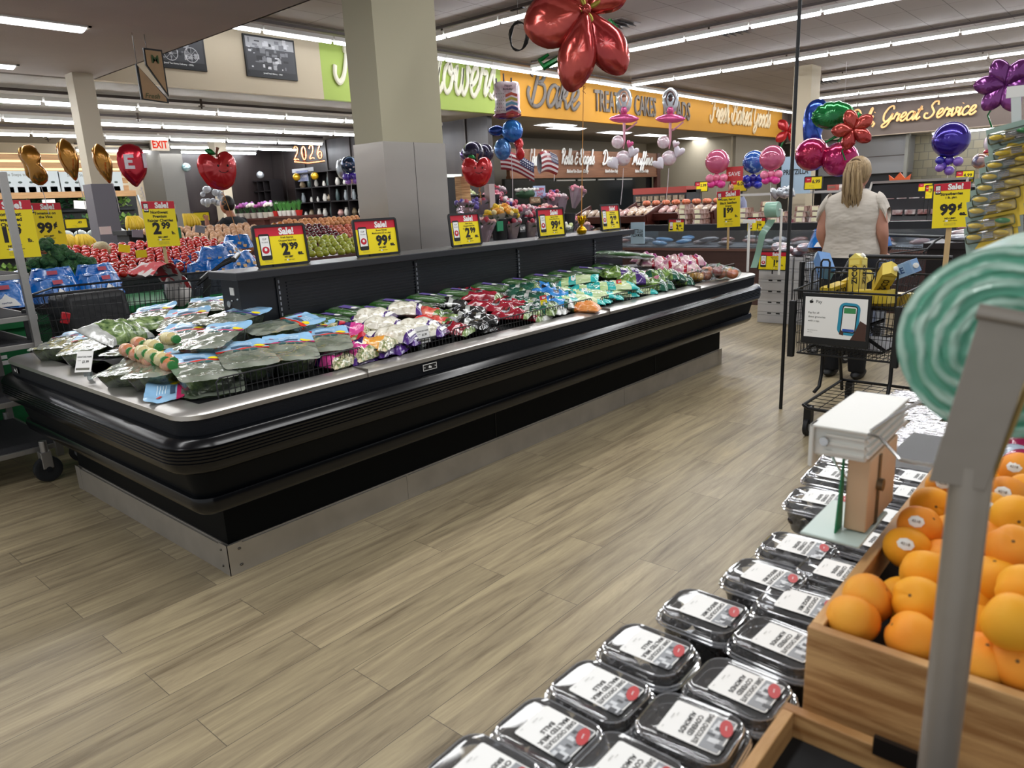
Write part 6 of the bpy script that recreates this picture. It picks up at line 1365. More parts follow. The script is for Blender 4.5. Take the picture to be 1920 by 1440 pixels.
# the cherry display: green cartons carrying blue bags
e = stand('cherry_display', .3, 3.35, 5.78, 6.75, .86, GREENB, 'green printed carton display carrying the blue cherry bags, left of the case')
for i in range(5):
 x = .62+i*.6
 f = MB(); disc(f, 0, 0, .05, .045, mat('carton yellow print', '#e9c92a', .5), .001); disc(f, .03, -.03, .03, .03, mat('carton pink print', '#d9685a', .5), .0015); rect(f, .1, -.05, .2, -.02, WPRT); rect(f, .1, -.01, .17, .015, WPRT); rect(f, -.28, -.45, -.279, .1, INK)
 f.build('carton_print', None, e, (x-1.825, -.4565, .62), (PI/2, 0, 0), smooth=False)
BLUB = mat('blue cherry bag', '#0d6fc4', .25, coat=.6, bump=.8, bscale=16, bdist=.02); PLUMN = mat('dark cherries', '#22121a', .3, coat=.5, col2='#4a2a34', nscale=30, bump=.5, bscale=50)
def cherry_bag(mm, pale=False):
 e = empty('cherry_bag'); b = MB(); b.ball((0, 0, .07), (.16, .10, .08), 16, 8, None, fn=lambda x, y, z: 1+.08*wav(x*3+4, y*3+z*2, 1, 5)); b.build('cherries', mm, e)
 b = MB(); b.grid(20, 8, lambda u, v: ((.168-.06*v)*math.cos(2*PI*u)*(1+.06*math.sin(14*PI*u)*v), (.108-.05*v)*math.sin(2*PI*u)*(1+.05*math.sin(10*PI*u)), .07+.14*v+.02*wav(u*8, v*3, 1, 4)), cu=True)
 b.grid(12, 3, lambda u, v: ((u-.5)*.22, (v-.5)*.11, .205+.012*math.sin(9*u)*math.sin(3*v))); b.build('blue_film', BLUB, e)
 f = MB()
 poly(f, [(-.07, 0), (-.05, .035), (-.02, .05), (0, .075), (.02, .055), (.045, .04), (.07, 0)], WPRT, 0) if not pale else [poly(f, [(-.05+k*.05, .01+.03*(k % 2)), (-.02+k*.05, .0+.03*(k % 2)), (-.01+k*.05, .03+.03*(k % 2)), (-.045+k*.05, .035+.03*(k % 2))], mat('pale cherry window', '#d9b27c', .5), 0) for k in range(-1, 3)]
 if not pale: rect(f, -.03, .1, .03, .125, mat('brand red patch', '#b23a4c', .5), 0); tx(f, 'superfresh', 0, .02, .012, .09, mat('navy print', '#24467a', .5), z=.001)
 f.build('bag_print', None, e, (0, -.123, .08), (PI/2-.35, 0, 0), smooth=False); return e
CB = cherry_bag(PLUMN); RB = cherry_bag(mat('rainier cherries', '#c99a5a', .4, col2='#b0582e', nscale=30, bump=.5, bscale=40), True)
k = 0
for j in range(2):
 for i in range(6):
  e = CB if k == 0 else copy_tree(CB); e.location = (.55+i*.31+.1*j, 5.95+.3*j, .86+.05*j); e.rotation_euler = (0, 0, rnd.uniform(-.3, .3)); e.scale = (1.12, 1.1, 1.2); k += 1
  tag(e, 'blue topped cherry bag on the green display, %s row, %s' % (('front', 'rear')[j], ordn(i, 6)), 'cherry bag', 'blue cherry bags')
k = 0
for (px, py, z) in [(365, 490, 1.05), (400, 478, 1.12), (430, 470, 1.14), (345, 505, 1.0), (385, 505, 1.0), (420, 500, 1.02), (400, 530, .9), (330, 497, 1.0), (445, 455, 1.2), (455, 490, 1.08)]:
 e = RB if k == 0 else copy_tree(RB); q = at(px, py, 2, z); e.location = (q.x, q.y, z-.13); e.rotation_euler = (rnd.uniform(-.2, .2), rnd.uniform(-.2, .2), rnd.uniform(-.6, .6)); k += 1
 tag(e, 'blue bag of pale rainier cherries beside the backboard end, %s' % ordn(k-1, 10), 'cherry bag', 'rainier cherry bags')
stand('cherry_display', 3.38, 3.95, 5.9, 6.75, .88, GREENB, 'green carton display behind the end of the black backboard')
# black punnets of berries
for r in range(3):
 for c in range(3):
  b = MB(); b.box((0, 0, .03), (.13, .12, .06), None, 1.1); b.m(mat('black punnet', '#23272d', .4, col2='#3a4048', nscale=50));
  one('berry_punnet', b.mesh('berry_punnet', mat('black punnet', '#23272d', .4, col2='#3a4048', nscale=50)), (2.62+c*.15, 5.86, .862+r*.063), 'black berry punnet in the small stack right of the cherry cart, %s column' % ('left', 'middle', 'right')[c], 'punnet', 'stacked black punnets')
# tomatoes, broccoli, bagged greens behind
stand('tomato_display', 1.3, 3.98, 6.78, 7.95, .98, BLKB, 'black display stand heaped with red tomatoes')
heap(m_tom, 'tomato', 'ripe red tomato in the big heap behind the blue bags', 'tomato', 'loose red tomatoes', 2.25, 3.95, 6.8, 7.9, .98, .085, .10, .22)
RBG = mat('red tomato packs', '#a8322b', .3, coat=.5, col2='#c95a4a', nscale=20, bump=.6, bscale=25)
b = MB(); b.grid(10, 6, lambda u, v: ((u-.5)*.28, (v-.5)*.18, .05*(1-abs(2*u-1)**4)*(1-abs(2*v-1)**4)+.03)); b.box((0, 0, .015), (.27, .17, .03)); mp_ = b.mesh('tomato_pack', RBG)
for i in range(4):
 for j in range(3): one('tomato_pack', mp_, (1.35+i*.12+.0*j, 6.6+.12*i, .9+.055*j), 'red film pack of tomatoes stacked behind the blue bags, %s layer' % ('bottom', 'middle', 'top')[j], 'tomato pack', 'red tomato packs', (0, 0, .1*i))
BRO = mat('broccoli florets', '#1f3d22', .8, col2='#3b6a38', nscale=30, bump=1, bscale=60, bdist=.02); STM = mat('broccoli stem', '#93b067', .6)
def broc():
 b = MB(); r_ = random.Random(4); b.m(BRO)
 for k in range(16):
  a_, q_ = r_.uniform(0, 6.28), r_.uniform(0, .06); b.ball((q_*math.cos(a_), q_*math.sin(a_), .10-.5*q_*q_*20*.3+r_.uniform(-.01, .01)), .03, 9, 6)
 b.m(STM).tube([(0, 0, 0), (0, 0, .06), (0, 0, .09)], [.016, .02, .03], 8)
 for k in range(5): a_ = k*1.256; b.tube([(0, 0, .05), (.05*math.cos(a_), .05*math.sin(a_), .09)], .009, 6)
 return b.mesh('broccoli')
mbr = broc(); k = 0
for (px, py) in [(95, 460), (88, 478), (110, 476), (122, 482), (135, 492), (150, 492), (80, 495), (100, 492), (118, 498), (140, 500), (160, 498), (72, 500), (90, 503)]:
 q = at(px, py, 1, 6.55); one('broccoli', mbr, (q.x, q.y, q.z-.08), 'broccoli crown in the pile behind the blue cherry bags, %s from the left' % ORD[k], 'broccoli', 'broccoli crowns', (rnd.uniform(-.6, .6), rnd.uniform(-.6, .6), rnd.uniform(0, 6)), 1.15); k += 1
# melons, bananas, mushrooms behind the left signs
MEL = fruit_mesh('melon', mat('melon rind', '#b5aa84', .6, bump=.6, bscale=70), .075, None, .95)
for i, (px, py) in enumerate([(65, 452), (80, 462), (60, 470), (190, 465), (198, 472)]): q = at(px, py, 1, 7.7); one('melon', MEL, q, ['netted melon behind the tomatoes sign, upper', 'netted melon right of the upper one', 'netted melon low by the red tomato packs', 'pale melon left of the onion table', 'pale melon right of its twin by the onion table'][i], 'melon')
def banana_bunch():
 b = MB().m(mat('banana skin', '#dcb92f', .5, var=.08, nscale=8))
 for k in range(5):
  a_ = -.5+.25*k; b.tube([(.0, 0, .1), (.05*math.sin(a_), -.04, .09), (.1*math.sin(a_), -.075, .05), (.13*math.sin(a_), -.09, -.0), (.135*math.sin(a_), -.088, -.03)], [.006, .015, .018, .016, .005], 7)
 return b.mesh('banana_bunch')
BAN = banana_bunch()
stand('banana_display', 2.4, 3.5, 8.0, 8.6, 1.2, BLKB, 'black tiered stand with bananas behind the tomato sign')
for i, (px, py, y, s_) in enumerate([(112, 455, 8.25, 1.3), (122, 458, 8.25, 1.3), (147, 450, 8.25, 1.2), (155, 453, 8.25, 1.2), (240, 412, 9.1, 1.2), (252, 415, 9.1, 1.2), (345, 418, 9.1, 1.2), (355, 420, 9.1, 1.2), (248, 404, 9.2, 1)]):
 q = at(px, py, 1, y); q.z = 1.24 if y < 9 else 1.40; one('banana_bunch', BAN, q, 'bunch of yellow bananas, %s from the left behind the tomatoes' % ORD[i], 'bananas', 'banana bunches', (0, 0, rnd.uniform(-.4, .4)), s_)
# onions and potatoes
stand('banana_riser', 3.55, 4.9, 8.95, 9.35, 1.36, BLKB, 'black riser with banana bunches behind the onions')
stand('onion_table', 3.55, 5.12, 8.05, 8.9, 1.13, BRNB, 'brown bin of loose onions behind the 2.99 cherries sign', 'produce bin', .05)
heap(m_oni, 'onion', 'round tan onion in the brown bin behind the cherries sign', 'onion', 'loose onions', 3.65, 5.05, 8.1, 8.8, 1.14, .095, .10, .25, r=.045)
stand('apple_table', 5.18, 6.9, 7.9, 9.2, 1.02, BRNB, 'brown sloped apple bin left of the steel column', 'produce bin', .05)
heap(m_apd, 'apple', 'dark red apple in the bin left of the steel column', 'apple', 'dark red apples', 5.25, 5.95, 7.95, 8.6, 1.05, .085, .09, .35)
heap(m_nec, 'nectarine', 'red nectarine in the bin left of the steel column', 'nectarine', 'red nectarines', 5.95, 6.75, 7.95, 8.6, 1.02, .08, .09, .35)
heap(m_pch, 'peach', 'peach in the upper row behind the dark apples', 'peach', 'peaches', 5.5, 6.8, 8.6, 8.9, 1.25, .08, .09, .35)
stand('lime_apple_table', 4.0, 5.1, 6.25, 7.2, 1.0, BRNB, 'brown bin of green apples just behind the backboard', 'produce bin', .04)
heap(m_app, 'apple', 'striped red and yellow apple at the end of the black backboard', 'apple', 'striped apples', 4.05, 4.3, 6.3, 6.9, 1.18, .085, .09, .3)
heap(m_lim, 'apple', 'yellow green apple in the row behind the mushroom sign', 'apple', 'yellow green apples', 3.95, 5.0, 6.3, 6.8, 1.02, .085, .09, .35)
heap(m_nec, 'nectarine', 'nectarine right of the 2.99 sign before the steel column', 'nectarine', 'nectarines by the column', 5.6, 5.95, 5.9, 6.3, 1.0, .08, .09, .4)
stand('nectarine_table', 5.3, 6.3, 5.75, 6.5, .98, BRNB, 'brown bin right of the steel column', 'produce bin')
# refrigerated wall of greens with slatted wood above
GRC = empty('produce_cooler', (3.9, 16, 0)); SLW = mat('pale oak slats', '#b48a5c', .55, var=.12, nscale=3, stretch=(1, 1, 14)); LITE = glow('lit slat gap', '#ffe0a8', 1.6)
MB().bb((-3.2, .0, 0), (2.75, 1.2, 1.95)).build('cabinet', mat('cooler black', '#14191a', .5), GRC, smooth=False)
b = MB()
for z in (.55, .95, 1.35, 1.7): b.bb((-3.15, -.45+.2*z, z-.03), (2.7, .1, z))
b.build('shelves', mat('cooler shelf', '#1c2326', .4), GRC, smooth=False)
b = MB()
for k in range(5): b.bb((-3.3, -.1, 2.05+k*.145), (2.6-.0*k, -.06, 2.15+k*.145))
b.bb((-3.3, -.35, 1.93), (2.62, -.1, 2.04)); b.build('wooden_slats', SLW, GRC, smooth=False)
MB().bb((-3.3, -.02, 2.05), (2.5, .0, 2.75)).build('light_panel', LITE, GRC, smooth=False)
for i, px in enumerate((48, 172)):
 q = at(px, 342, 1, 15.85); f = MB(); w = 1.15; rect(f, -w/2, -.22, w/2, .2, mat('info panel', '#b9c2c4', .5)); tx(f, 'Simple Steps to Fresh', -.1, .13, .07, .7, GREYI)
 for k in range(6): disc(f, -.45+.18*k, -.0, .035, .02, mat('leaf print', '#3d4a44', .6)); rect(f, -.51+.18*k, -.19, -.39+.18*k, -.08, mat('print block', '#9aa4a6', .6))
 f.build('info_panel', None, GRC, (q.x-3.9, -.16, q.z), (PI/2, 0, 0), smooth=False)
b = MB(); b.tube([(2.66, -.3, 1.95), (2.72, -.32, 1.6), (2.8, -.55, 1.2)], .025, 8); b.build('end_trim', mat('silver trim', '#b9c0c4', .3, .8), GRC)
tag(GRC, 'long refrigerated produce cooler with pale wooden slats above, against the left back wall', 'cooler')
def leafy(name, sd, m_, w=.3):
 b = MB(); r_ = random.Random(sd)
 for k in range(26):
  c = Vector((r_.uniform(-w/2, w/2), r_.uniform(-.08, .05), r_.uniform(0, .12))); d = Vector((r_.uniform(-.8, .8), r_.uniform(-1, .2), r_.uniform(.0, .9))).normalized()*.09; s_ = d.cross(Vector((0, 0, 1))).normalized()*.035
  b.add([c, c+d*.5+s_, c+d, c+d*.5-s_, c+d*.5+Vector((0, 0, .012))], [(0, 1, 4), (1, 2, 4), (2, 3, 4), (3, 0, 4)])
 return b.mesh(name, m_)
LG = [leafy('leafy_greens', s_, mat('leaf green %d' % s_, c1, .6, col2=c2, nscale=20)) for s_, c1, c2 in ((1, '#1f4a2a', '#3f7a3d'), (2, '#16392a', '#2f6238'), (3, '#3d6b2d', '#8fae5a'))]
for r, z in enumerate((1.37, .97, .57, 1.72)):
 for i in range(18): one('leafy_greens', LG[(i//3+r) % 3] if r != 1 else LG[(i//4) % 2], (.95+i*.31, 15.78-.08*(3-r if r < 3 else 0)+.0, z), 'bunch of leafy greens on the %s cooler shelf' % ('second', 'third', 'lowest', 'top')[r], 'greens', 'greens on the %s cooler shelf' % ('second', 'third', 'lowest', 'top')[r], (0, 0, rnd.uniform(-.5, .5)), 1.35)
# white potato bags and a black shelf in front
stand('black_shelf', 3.4, 5.1, 11.6, 12.3, 1.2, BLKB, 'black low shelf of pale bags in front of the produce cooler')
mbag = MB(); mbag.ball((0, 0, .08), (.1, .07, .09), 10, 7, None, fn=lambda x, y, z: 1+.15*wav(x*3, z*3, 1, 2)); mbag = mbag.mesh('pale_bag', mat('pale clear bag', '#b9bdb8', .3, coat=.5, col2='#8f9a90', nscale=12))
for i in range(9): one('mushroom_bag', mbag, (3.5+i*.18, 11.8, 1.2), 'pale clear bag on the black shelf in front of the cooler, %s from the left' % ORD[i], 'bag', 'pale bags')
# signs on sticks
def big_sign(px, py, y, w, h, lines, big, sm, un, label, base, roll=0, wood=True, rz=0):
 q = at(px, py, 1, y); return stick_sign('sale_sign', (q.x, q.y, base), w, h, sale_face(w, h, lines, big, sm, un, 'tall'), label, q.z-base-h/2, rz, -.05, roll, wood)
big_sign(302, 420, 6.3, .27, .37, ('Northwest', 'Premium', 'Rainier Cherries'), '2', '99', 'lb.', 'tall yellow sale sign for Northwest Premium Rainier Cherries 2.99', .9, -.02)
big_sign(88, 420, 7.4, .27, .36, ('Tomatoes on', 'the Vine'), '99', 'c', 'lb.', 'tall yellow sale sign for Tomatoes on the Vine 99 cents', .98, -.02)
big_sign(22, 430, 6.1, .30, .40, ('Northwest', 'Sweet Red', 'Cherries'), '1', '99', 'lb.', 'tall yellow Sweet Red Cherries sign partly behind the cart post at the left edge', .9, -.01)
def small_framed(px, py, ax, v, w, h, face, label, rz=0, stem=.1, cat='price sign'):
 q = at(px, py, ax, v); return framed_sign('framed_price_sign', (q.x, q.y, q.z-h/2-stem), w, h, face, label, rz, -.05, stem, cat, base=False, bw=.012)
def plain_yellow(w, h, pr_='6.99', red=True):
 b = MB(); rect(b, -w/2, -h/2, w/2, h/2, YEL, 0)
 if red: rect(b, -w/2, h*.05, -w*.12, h/2, REDI, .0005); tx(b, 'Sale!', -w*.3, h*.3, h*.1, w*.3, WPRT, z=.001)
 tx(b, pr_, w*.16, h*.12, h*.32, w*.5, INK, bold=.03, z=.001); tx(b, 'with card savings', -w*.1, -h*.25, h*.06, w*.6, GREYI, z=.001); tx(b, 'limit four', 0, -h*.38, h*.05, w*.4, GREYI, z=.001); return b
small_framed(143, 419, 1, 11.5, .28, .12, plain_yellow(.28, .12, '.49', False), 'small framed yellow price sign before the cooler, left of the grey post')
small_framed(378, 406, 1, 10, .22, .11, plain_yellow(.22, .11, '.69', False), 'small yellow price sign left of the person in black')
# scale with green label
sc_ = empty('hanging_scale', (3.62, 8.0, 0)); MB().cyl((0, 0, 0), (0, 0, 1.3), .012, 8).build('pole', STEEL, sc_)
b = MB(); b.bb((-.09, -.02, 1.22), (.09, .02, 1.24)); b.bb((-.09, -.02, 1.22), (-.075, .02, 1.62)); b.bb((.075, -.02, 1.22), (.09, .02, 1.62)); b.bb((-.09, -.02, 1.44), (.09, .03, 1.52)); b.build('frame', STEEL, sc_, smooth=False)
MB().bb((-.1, -.04, 1.23), (.1, -.03, 1.38)).build('green_label', mat('green label card', '#128056', .5), sc_, smooth=False)
tag(sc_, 'grey twist tie stand with a green label card among the onions', 'stand')
for i, (px, py, y, c) in enumerate([(198, 432, 8.0, WHITE), (258, 438, 8.0, LGRY), (375, 430, 8.2, LGRY), (92, 382, 15.3, WHITE), (150, 384, 15.3, WHITE), (233, 466, 7.2, YEL), (265, 476, 7.0, YEL), (392, 468, 7.2, YEL)]):
 q = at(px, py, 1, y); s_ = y/8*.11; o = MB().bb((-s_/2, -.003, -s_*.35), (s_/2, .003, s_*.35)).build('price_card', c, None, q, (0, .1*(i % 3), 0), smooth=False); tag(o, ['white price card left of the onion stand', 'grey price card among the onions under the banana bunch', 'grey price card at the right end of the onions', 'white card in the greens, left', 'white card in the greens, right', 'yellow price card left in the tomatoes', 'yellow price card in front of the tomatoes', 'yellow price card at the right of the tomatoes'][i], 'price card')
# person in black
simple_person('person', (5.3, 9.62, 0), math.radians(110), mat('black t-shirt', '#14171d', .85, bump=.2, bscale=20), mat('black hair', '#15120f', .5, bump=.5, bscale=30), 'person in a black t-shirt leaning over the onions with one hand raised', arms='raise', sk=mat('warm skin', '#a8694a', .5, sub=.1), scale=1.02)
# shopping cart in the aisle behind the case, nose to the left
c3 = copy_tree(c2n); c3.location = (1.5, 5.26, 0); c3.scale = (1.25, 1.0, 1.18)
tag(c3, 'black wire shopping cart with red fabric on its seat, behind the case', 'shopping cart', 'shopping carts')
b = MB(); b.grid(12, 8, lambda u, v: (.62+.25*u+.02*wav(u*5, v*4, 1, 1), -.22+.42*v, 1.0+.07*math.sin(PI*u)-.22*max(0, u-.5)+.02*wav(u*7, v*5, 1, 2)))
o = b.build('fabric', mat('red white fabric', '#cf3038', .7, col2='#e9e2de', nscale=9, lo=.48, hi=.52), None, (1.5, 5.26, .12)); tag(o, 'red and white fabric draped over the seat of the cart behind the case', 'fabric')
b = MB(); b.ball((0, 0, 0), (.09, .1, .12), 12, 8, None, fn=lambda x, y, z: 1+.15*wav(x*3, y*3+z, 1, 3)); o = b.build('shopping_bag', mat('white bag', '#d8d4cf', .4, bump=.5, bscale=20), None, (2.39, 5.3, .98)); tag(o, 'white crumpled bag in the seat of the cart behind the case', 'bag')
b = MB(); b.box((0, 0, 0), (.42, .38, .4), None, .9); o = b.build('black_bag', mat('black bag fabric', '#191a1c', .6, bump=.8, bscale=12), None, (1.77, 5.26, .85), bev=.04); tag(o, 'black bag filling the front of the cart behind the case', 'bag')
o = MB().box((0, 0, 0), (.05, .015, .07)).build('luggage_tag', mat('red tag', '#b3202a', .4), None, (1.52, 4.94, .93), (0, .3, 0), bev=.006, smooth=False); tag(o, 'small red tag hanging on the cart behind the case', 'tag')
# stainless stock cart at the left edge
SC2 = empty('stock_cart', (1.33, 5.4, 0)); GS = mat('galvanised steel', '#a19f9c', .4, .8, bump=.05, bscale=50)
b = MB(); b.tube([(0, -.52, .12), (0, -.52, 1.78)], .026, 4); b.build('upright', GS, SC2, smooth=False)
b = MB(); b.tube([(0, .40, .12), (0, .40, 1.78)], .026, 4); b.build('upright', GS, SC2, smooth=False)
SHM = mat('dark shelf mat', '#2b2a2e', .8, bump=.4, bscale=200)
for k, z in enumerate((.2, .5, .82, .98, 1.22)):
 dx = (-.62 if k != 1 else -.6)
 MB().bb((dx, -.52, z-.03), (.03, .42, z)).build('shelf', GS, SC2, bev=.002, smooth=False); MB().bb((dx+.02, -.50, z), (.01, .40, z+.003)).build('shelf_mat', SHM, SC2, smooth=False)
for x, y in ((-.1, -.6), (-.02, .4), (-.5, -.58), (-.55, .4)):
 w = empty('caster', (x, y, 0)); w.parent = SC2; w.scale = (1.2,)*3; b = MB(); b.tube([(0, 0, .21), (0, 0, .15)], .018, 10); b.bb((-.024, -.02, .07), (.024, .035, .155)); b.build('fork', GS, w, bev=.003, smooth=False)
 b = MB(); b.lathe([(.038, -.016), (.05, -.018), (.062, -.016), (.065, 0), (.062, .016), (.05, .018), (.038, .016)], 24, T(0, 0, .066) @ RX(PI/2)); b.build('tyre', mat('black tyre', '#14181d', .5), w)
 b = MB(); b.lathe([(0, -.014), (.04, -.014), (.04, .014), (0, .014)], 20, T(0, 0, .066) @ RX(PI/2)); b.build('hub', mat('pale hub', '#c7c7c4', .4), w)
 b = MB(); b.lathe([(0, -.024), (.014, -.024), (.014, .024), (0, .024)], 10, T(0, 0, .066) @ RX(PI/2)); b.build('axle', mat('axle dark', '#2c3036', .4, .7), w)
tag(SC2, 'steel stock cart with dark shelf mats at the left edge behind the case', 'cart')
for p in ((.0, 0),): pass
# framed photographs and hanging signs
def picture(x0, x1, z0, z1, cap, label, sd):
 e = empty('framed_picture', ((x0+x1)/2, FY-.02, (z0+z1)/2)); w, h = x1-x0, z1-z0; MB().bb((-w/2, -.01, -h/2), (w/2, .018, h/2)).build('frame', BLACK, e, bev=.004, smooth=False)
 f = MB(); rect(f, -w/2+.03, -h/2+.03, w/2-.03, h/2-.03, mat('photo dark', '#3a3a3e', .5), 0); rect(f, -w/2+.03, h*.2, w/2-.03, h/2-.03, mat('photo light', '#a9a9ac', .5), .0004)
 r_ = random.Random(sd); ms = [mat('photo light', '#a9a9ac', .5), mat('photo pale', '#d0d0d2', .5), mat('photo black', '#1b1b1e', .5), mat('photo mid', '#77777b', .5)]
 for k in range(60):
  x = r_.uniform(-w/2+.05, w/2-.15); y = r_.uniform(-h*.3, h*.35); rect(f, x, y, x+r_.uniform(.02, .1), y+r_.uniform(.01, .08), r_.choice(ms), .0006+.00002*k)
 if sd == 2:
  for cx_ in (-.1, .2):
   f.m(ms[1]).tube([(cx_+.1*math.cos(a*.4), -.1+.1*math.sin(a*.4), .003) for a in range(16)], .006, 4, closed=True)
   for k in range(8): f.tube([(cx_, -.1, .003), (cx_+.1*math.cos(k*PI/4), -.1+.1*math.sin(k*PI/4), .003)], .003, 3)
 rect(f, -w/2+.03, -h/2+.03, w/2-.03, -h/2+.1, mat('photo black', '#1b1b1e', .5), .002); tx(f, cap, 0, -h/2+.065, .03, w*.7, WPRT, z=.0025)
 f.build('photograph', None, e, (0, -.012, 0), (PI/2, 0, 0), smooth=False); tag(e, label, 'picture')
picture(6.48, 7.38, 3.54, 4.15, 'Jewel Fresh Bakery - 1960', 'framed black and white bakery photograph on the cream fascia left of the green stretch', 1)
picture(5.0, 5.84, 3.54, 4.15, 'Jewel Tea Home Delivery - 1900s', 'framed black and white wagon photograph on the cream fascia, partly behind the soffit', 2)
hs = empty('hanging_wooden_sign', (3.67, 8.0, 2.65)); TANW = mat('tan sign board', '#b3926a', .6, var=.06, nscale=6)
for nm, pl3 in (('upper_panel', [(-.03, .52), (-.03, .36), (.16, .07), (.16, .52)]), ('lower_panel', [(-.13, .36), (-.13, .02), (.15, .0), (.15, .04)])):
 b = MB(); b.prism(pl3, -.02, .0, RX(PI/2)); o_ = b.build(nm, BLACK, hs, smooth=False)
 c = (sum(p[0] for p in pl3)/4, sum(p[1] for p in pl3)/4); b = MB(); b.prism([(c[0]+(x-c[0])*.84, c[1]+(y-c[1])*.88) for x, y in pl3], 0, .004, RX(PI/2)); b.build('face', TANW, o_, (0, -.0, 0), smooth=False)
f = MB(); tx(f, 'M', .07, .42, .08, .07, mat('sign green', '#3d5a2a', .6), z=.006); tx(f, 'Fresh', -.01, .06, .05, .17, mat('sign olive', '#5d5f3a', .6), z=.006, shear=.3); f.build('lettering', None, hs, (0, -.0045, 0), (PI/2, 0, 0), smooth=False)
b = MB(); b.cyl((.0, 0, .5), (.0, 0, .66), .003, 5); b.cyl((-.12, 0, .34), (-.12, 0, .66), .003, 5); b.build('cable', BLACK, hs); tag(hs, 'black edged wooden sign in two wedges reading Fresh, hanging at the soffit edge', 'sign')
ex = at(300, 271, 1, 17.1); e = empty('exit_sign', ex); MB().bb((-.2, 0, -.13), (.2, .05, .13)).build('housing', mat('exit housing', '#b9ab98', .6), e, smooth=False)
f = MB(); rect(f, -.19, -.12, .19, .12, glow('exit face', '#f0d9c8', 1.0), 0); tx(f, 'EXIT', 0, 0, .17, .34, glow('exit letters', '#d8321e', 1.2), bold=.03, z=.002); f.build('lit_face', None, e, (0, -.002, 0), (PI/2, 0, 0), smooth=False)
MB().bb((-.02, 0, .13), (.02, .03, LO-ex.z)).build('bracket', HOUS, e); tag(e, 'red EXIT sign hanging before the grey partition at the left back', 'exit sign')
# floral wall shelving with vases
DWS = mat('espresso shelving', '#1a1517', .5)
def shelf_unit(y0, y1, z0, z1, rows, cols, label, x=11.75, d=.4):
 e = empty('wall_shelf', (x, (y0+y1)/2, 0)); w = (y1-y0)/2; b = MB(); b.bb((d-.03, -w, z0), (d, w, z1))
 for k in range(rows+1): z = z0+(z1-z0)*k/rows; b.bb((0, -w, z), (d, w, z+.03))
 for k in range(cols+1): y = -w+2*w*k/cols; b.bb((0, y-.015, z0), (d, y+.015, z1))
 b.bb((.05, -w, 0), (d, w, z0)); b.build('shelving', DWS, e, smooth=False); tag(e, label, 'shelf'); return e
shelf_unit(19.0, 20.0, .9, 2.35, 5, 3, 'dark cubby shelf with small pots at the left of the floral wall', 11.6)
shelf_unit(14.9, 18.0, .9, 2.45, 4, 4, 'wide dark shelf of vases below the rose gold 2026 balloons')
def vase(c, r, h, n): b = MB(); b.lathe([(0, 0), (r*.7, 0), (r, h*.35), (r*.75, h*.7), (r*.5, h*.85), (r*.62, h)], 12); return b.mesh(n, mat(n+' '+c, c, .3, coat=.3))
VS = [vase('#c9c5bd', .07, .2, 'vase'), vase('#8d959a', .06, .26, 'vase'), vase('#b98d86', .09, .16, 'pot'), vase('#d9d6cf', .05, .14, 'vase'), vase('#7a6a52', .09, .18, 'pot'), vase('#3d4f50', .06, .3, 'bottle vase')]
r_ = random.Random(21); k = 0
for z in (1.22, 1.5, 1.8, 2.1):
 for y in (19.15, 19.45, 19.8): m_ = r_.choice(VS); one('vase', m_, (11.78, y+r_.uniform(-.06, .06), z), 'small pale pot or vase in the cubby shelf left of the floral wall', 'vase', 'pots in the cubby shelf', sc=.9); k += 1
for z in (1.32, 1.7, 2.09):
 for i in range(10): m_ = r_.choice(VS); one('vase', m_, (11.9, 15.05+i*.31+r_.uniform(-.05, .05), z), 'vase on the dark shelf below the 2026 balloons', 'vase', 'vases under the 2026 balloons')
# plant tables in front
stand('plant_table', 10.2, 10.9, 15.6, 17.0, 1.38, BRNB, 'brown table with red and white potted plants below the 2026 balloons', 'table')
stand('plant_table', 10.2, 10.9, 17.2, 19.6, 1.35, BRNB, 'brown table of orchids left of the potted plants', 'table')
def potted(potc, leafc, h, n, flw=None, sd=1):
 b = MB(); r_ = random.Random(sd); b.m(mat('pot '+potc, potc, .35, coat=.3)).lathe([(0, 0), (.05, 0), (.07, .1), (.06, .1), (0, .09)], 12); b.m(mat('leaf '+leafc, leafc, .6))
 for k in range(n):
  a_ = r_.uniform(0, 6.28); t = r_.uniform(.3, 1); x, y = math.cos(a_)*t, math.sin(a_)*t; s_ = Vector((-y, x, 0))*.014
  p0 = Vector((x*.02, y*.02, .09)); p1 = Vector((x*.07, y*.07, .09+h*.6)); p2 = Vector((x*.11, y*.11, .09+h*(1.05-.4*t))); b.add([p0-s_, p0+s_, p1+s_, p2, p1-s_], [(0, 1, 2, 4), (4, 2, 3)])
 if flw:
  b.m(mat('bloom '+flw, flw, .5))
  for k in range(12): a_ = r_.uniform(0, 6.28); t = r_.uniform(0, .12); b.ball((t*math.cos(a_), t*math.sin(a_), .1+h*r_.uniform(.8, 1.15)), .03, 7, 5)
 return b.mesh('potted_plant')
PT = [potted('#b3231f', '#3c7a35', .24, 26, None, 1), potted('#dcd9d2', '#4a8a3e', .22, 22, None, 2), potted('#c9c2b4', '#2f5a30', .16, 18, '#b070b8', 3), potted('#cfc9bd', '#35603a', .14, 16, '#e0d8cf', 4), potted('#d9d5cc', '#2d5230', .14, 14, '#a04890', 5)]
for i, (px, k_) in enumerate([(517, 0), (526, 1), (534, 1), (542, 1), (552, 1), (560, 0)]): q = at(px, 390, 0, 10.45); one('potted_plant', PT[k_], (10.45, q.y, 1.38), 'leafy plant in a %s pot below the 2026 balloons, %s' % (('red', 'white')[k_ > 0], ordn(i, 6)), 'potted plant', 'plants below the 2026 balloons', sc=1.3)
for i, px in enumerate([420, 440, 452, 463, 475, 487, 498, 508]): q = at(px, 390, 0, 10.45); one('potted_plant', PT[2+i % 3], (10.45, q.y, 1.35), 'flowering orchid pot on the brown table, %s from the left' % ORD[i], 'potted plant', 'orchid pots', sc=1.4)
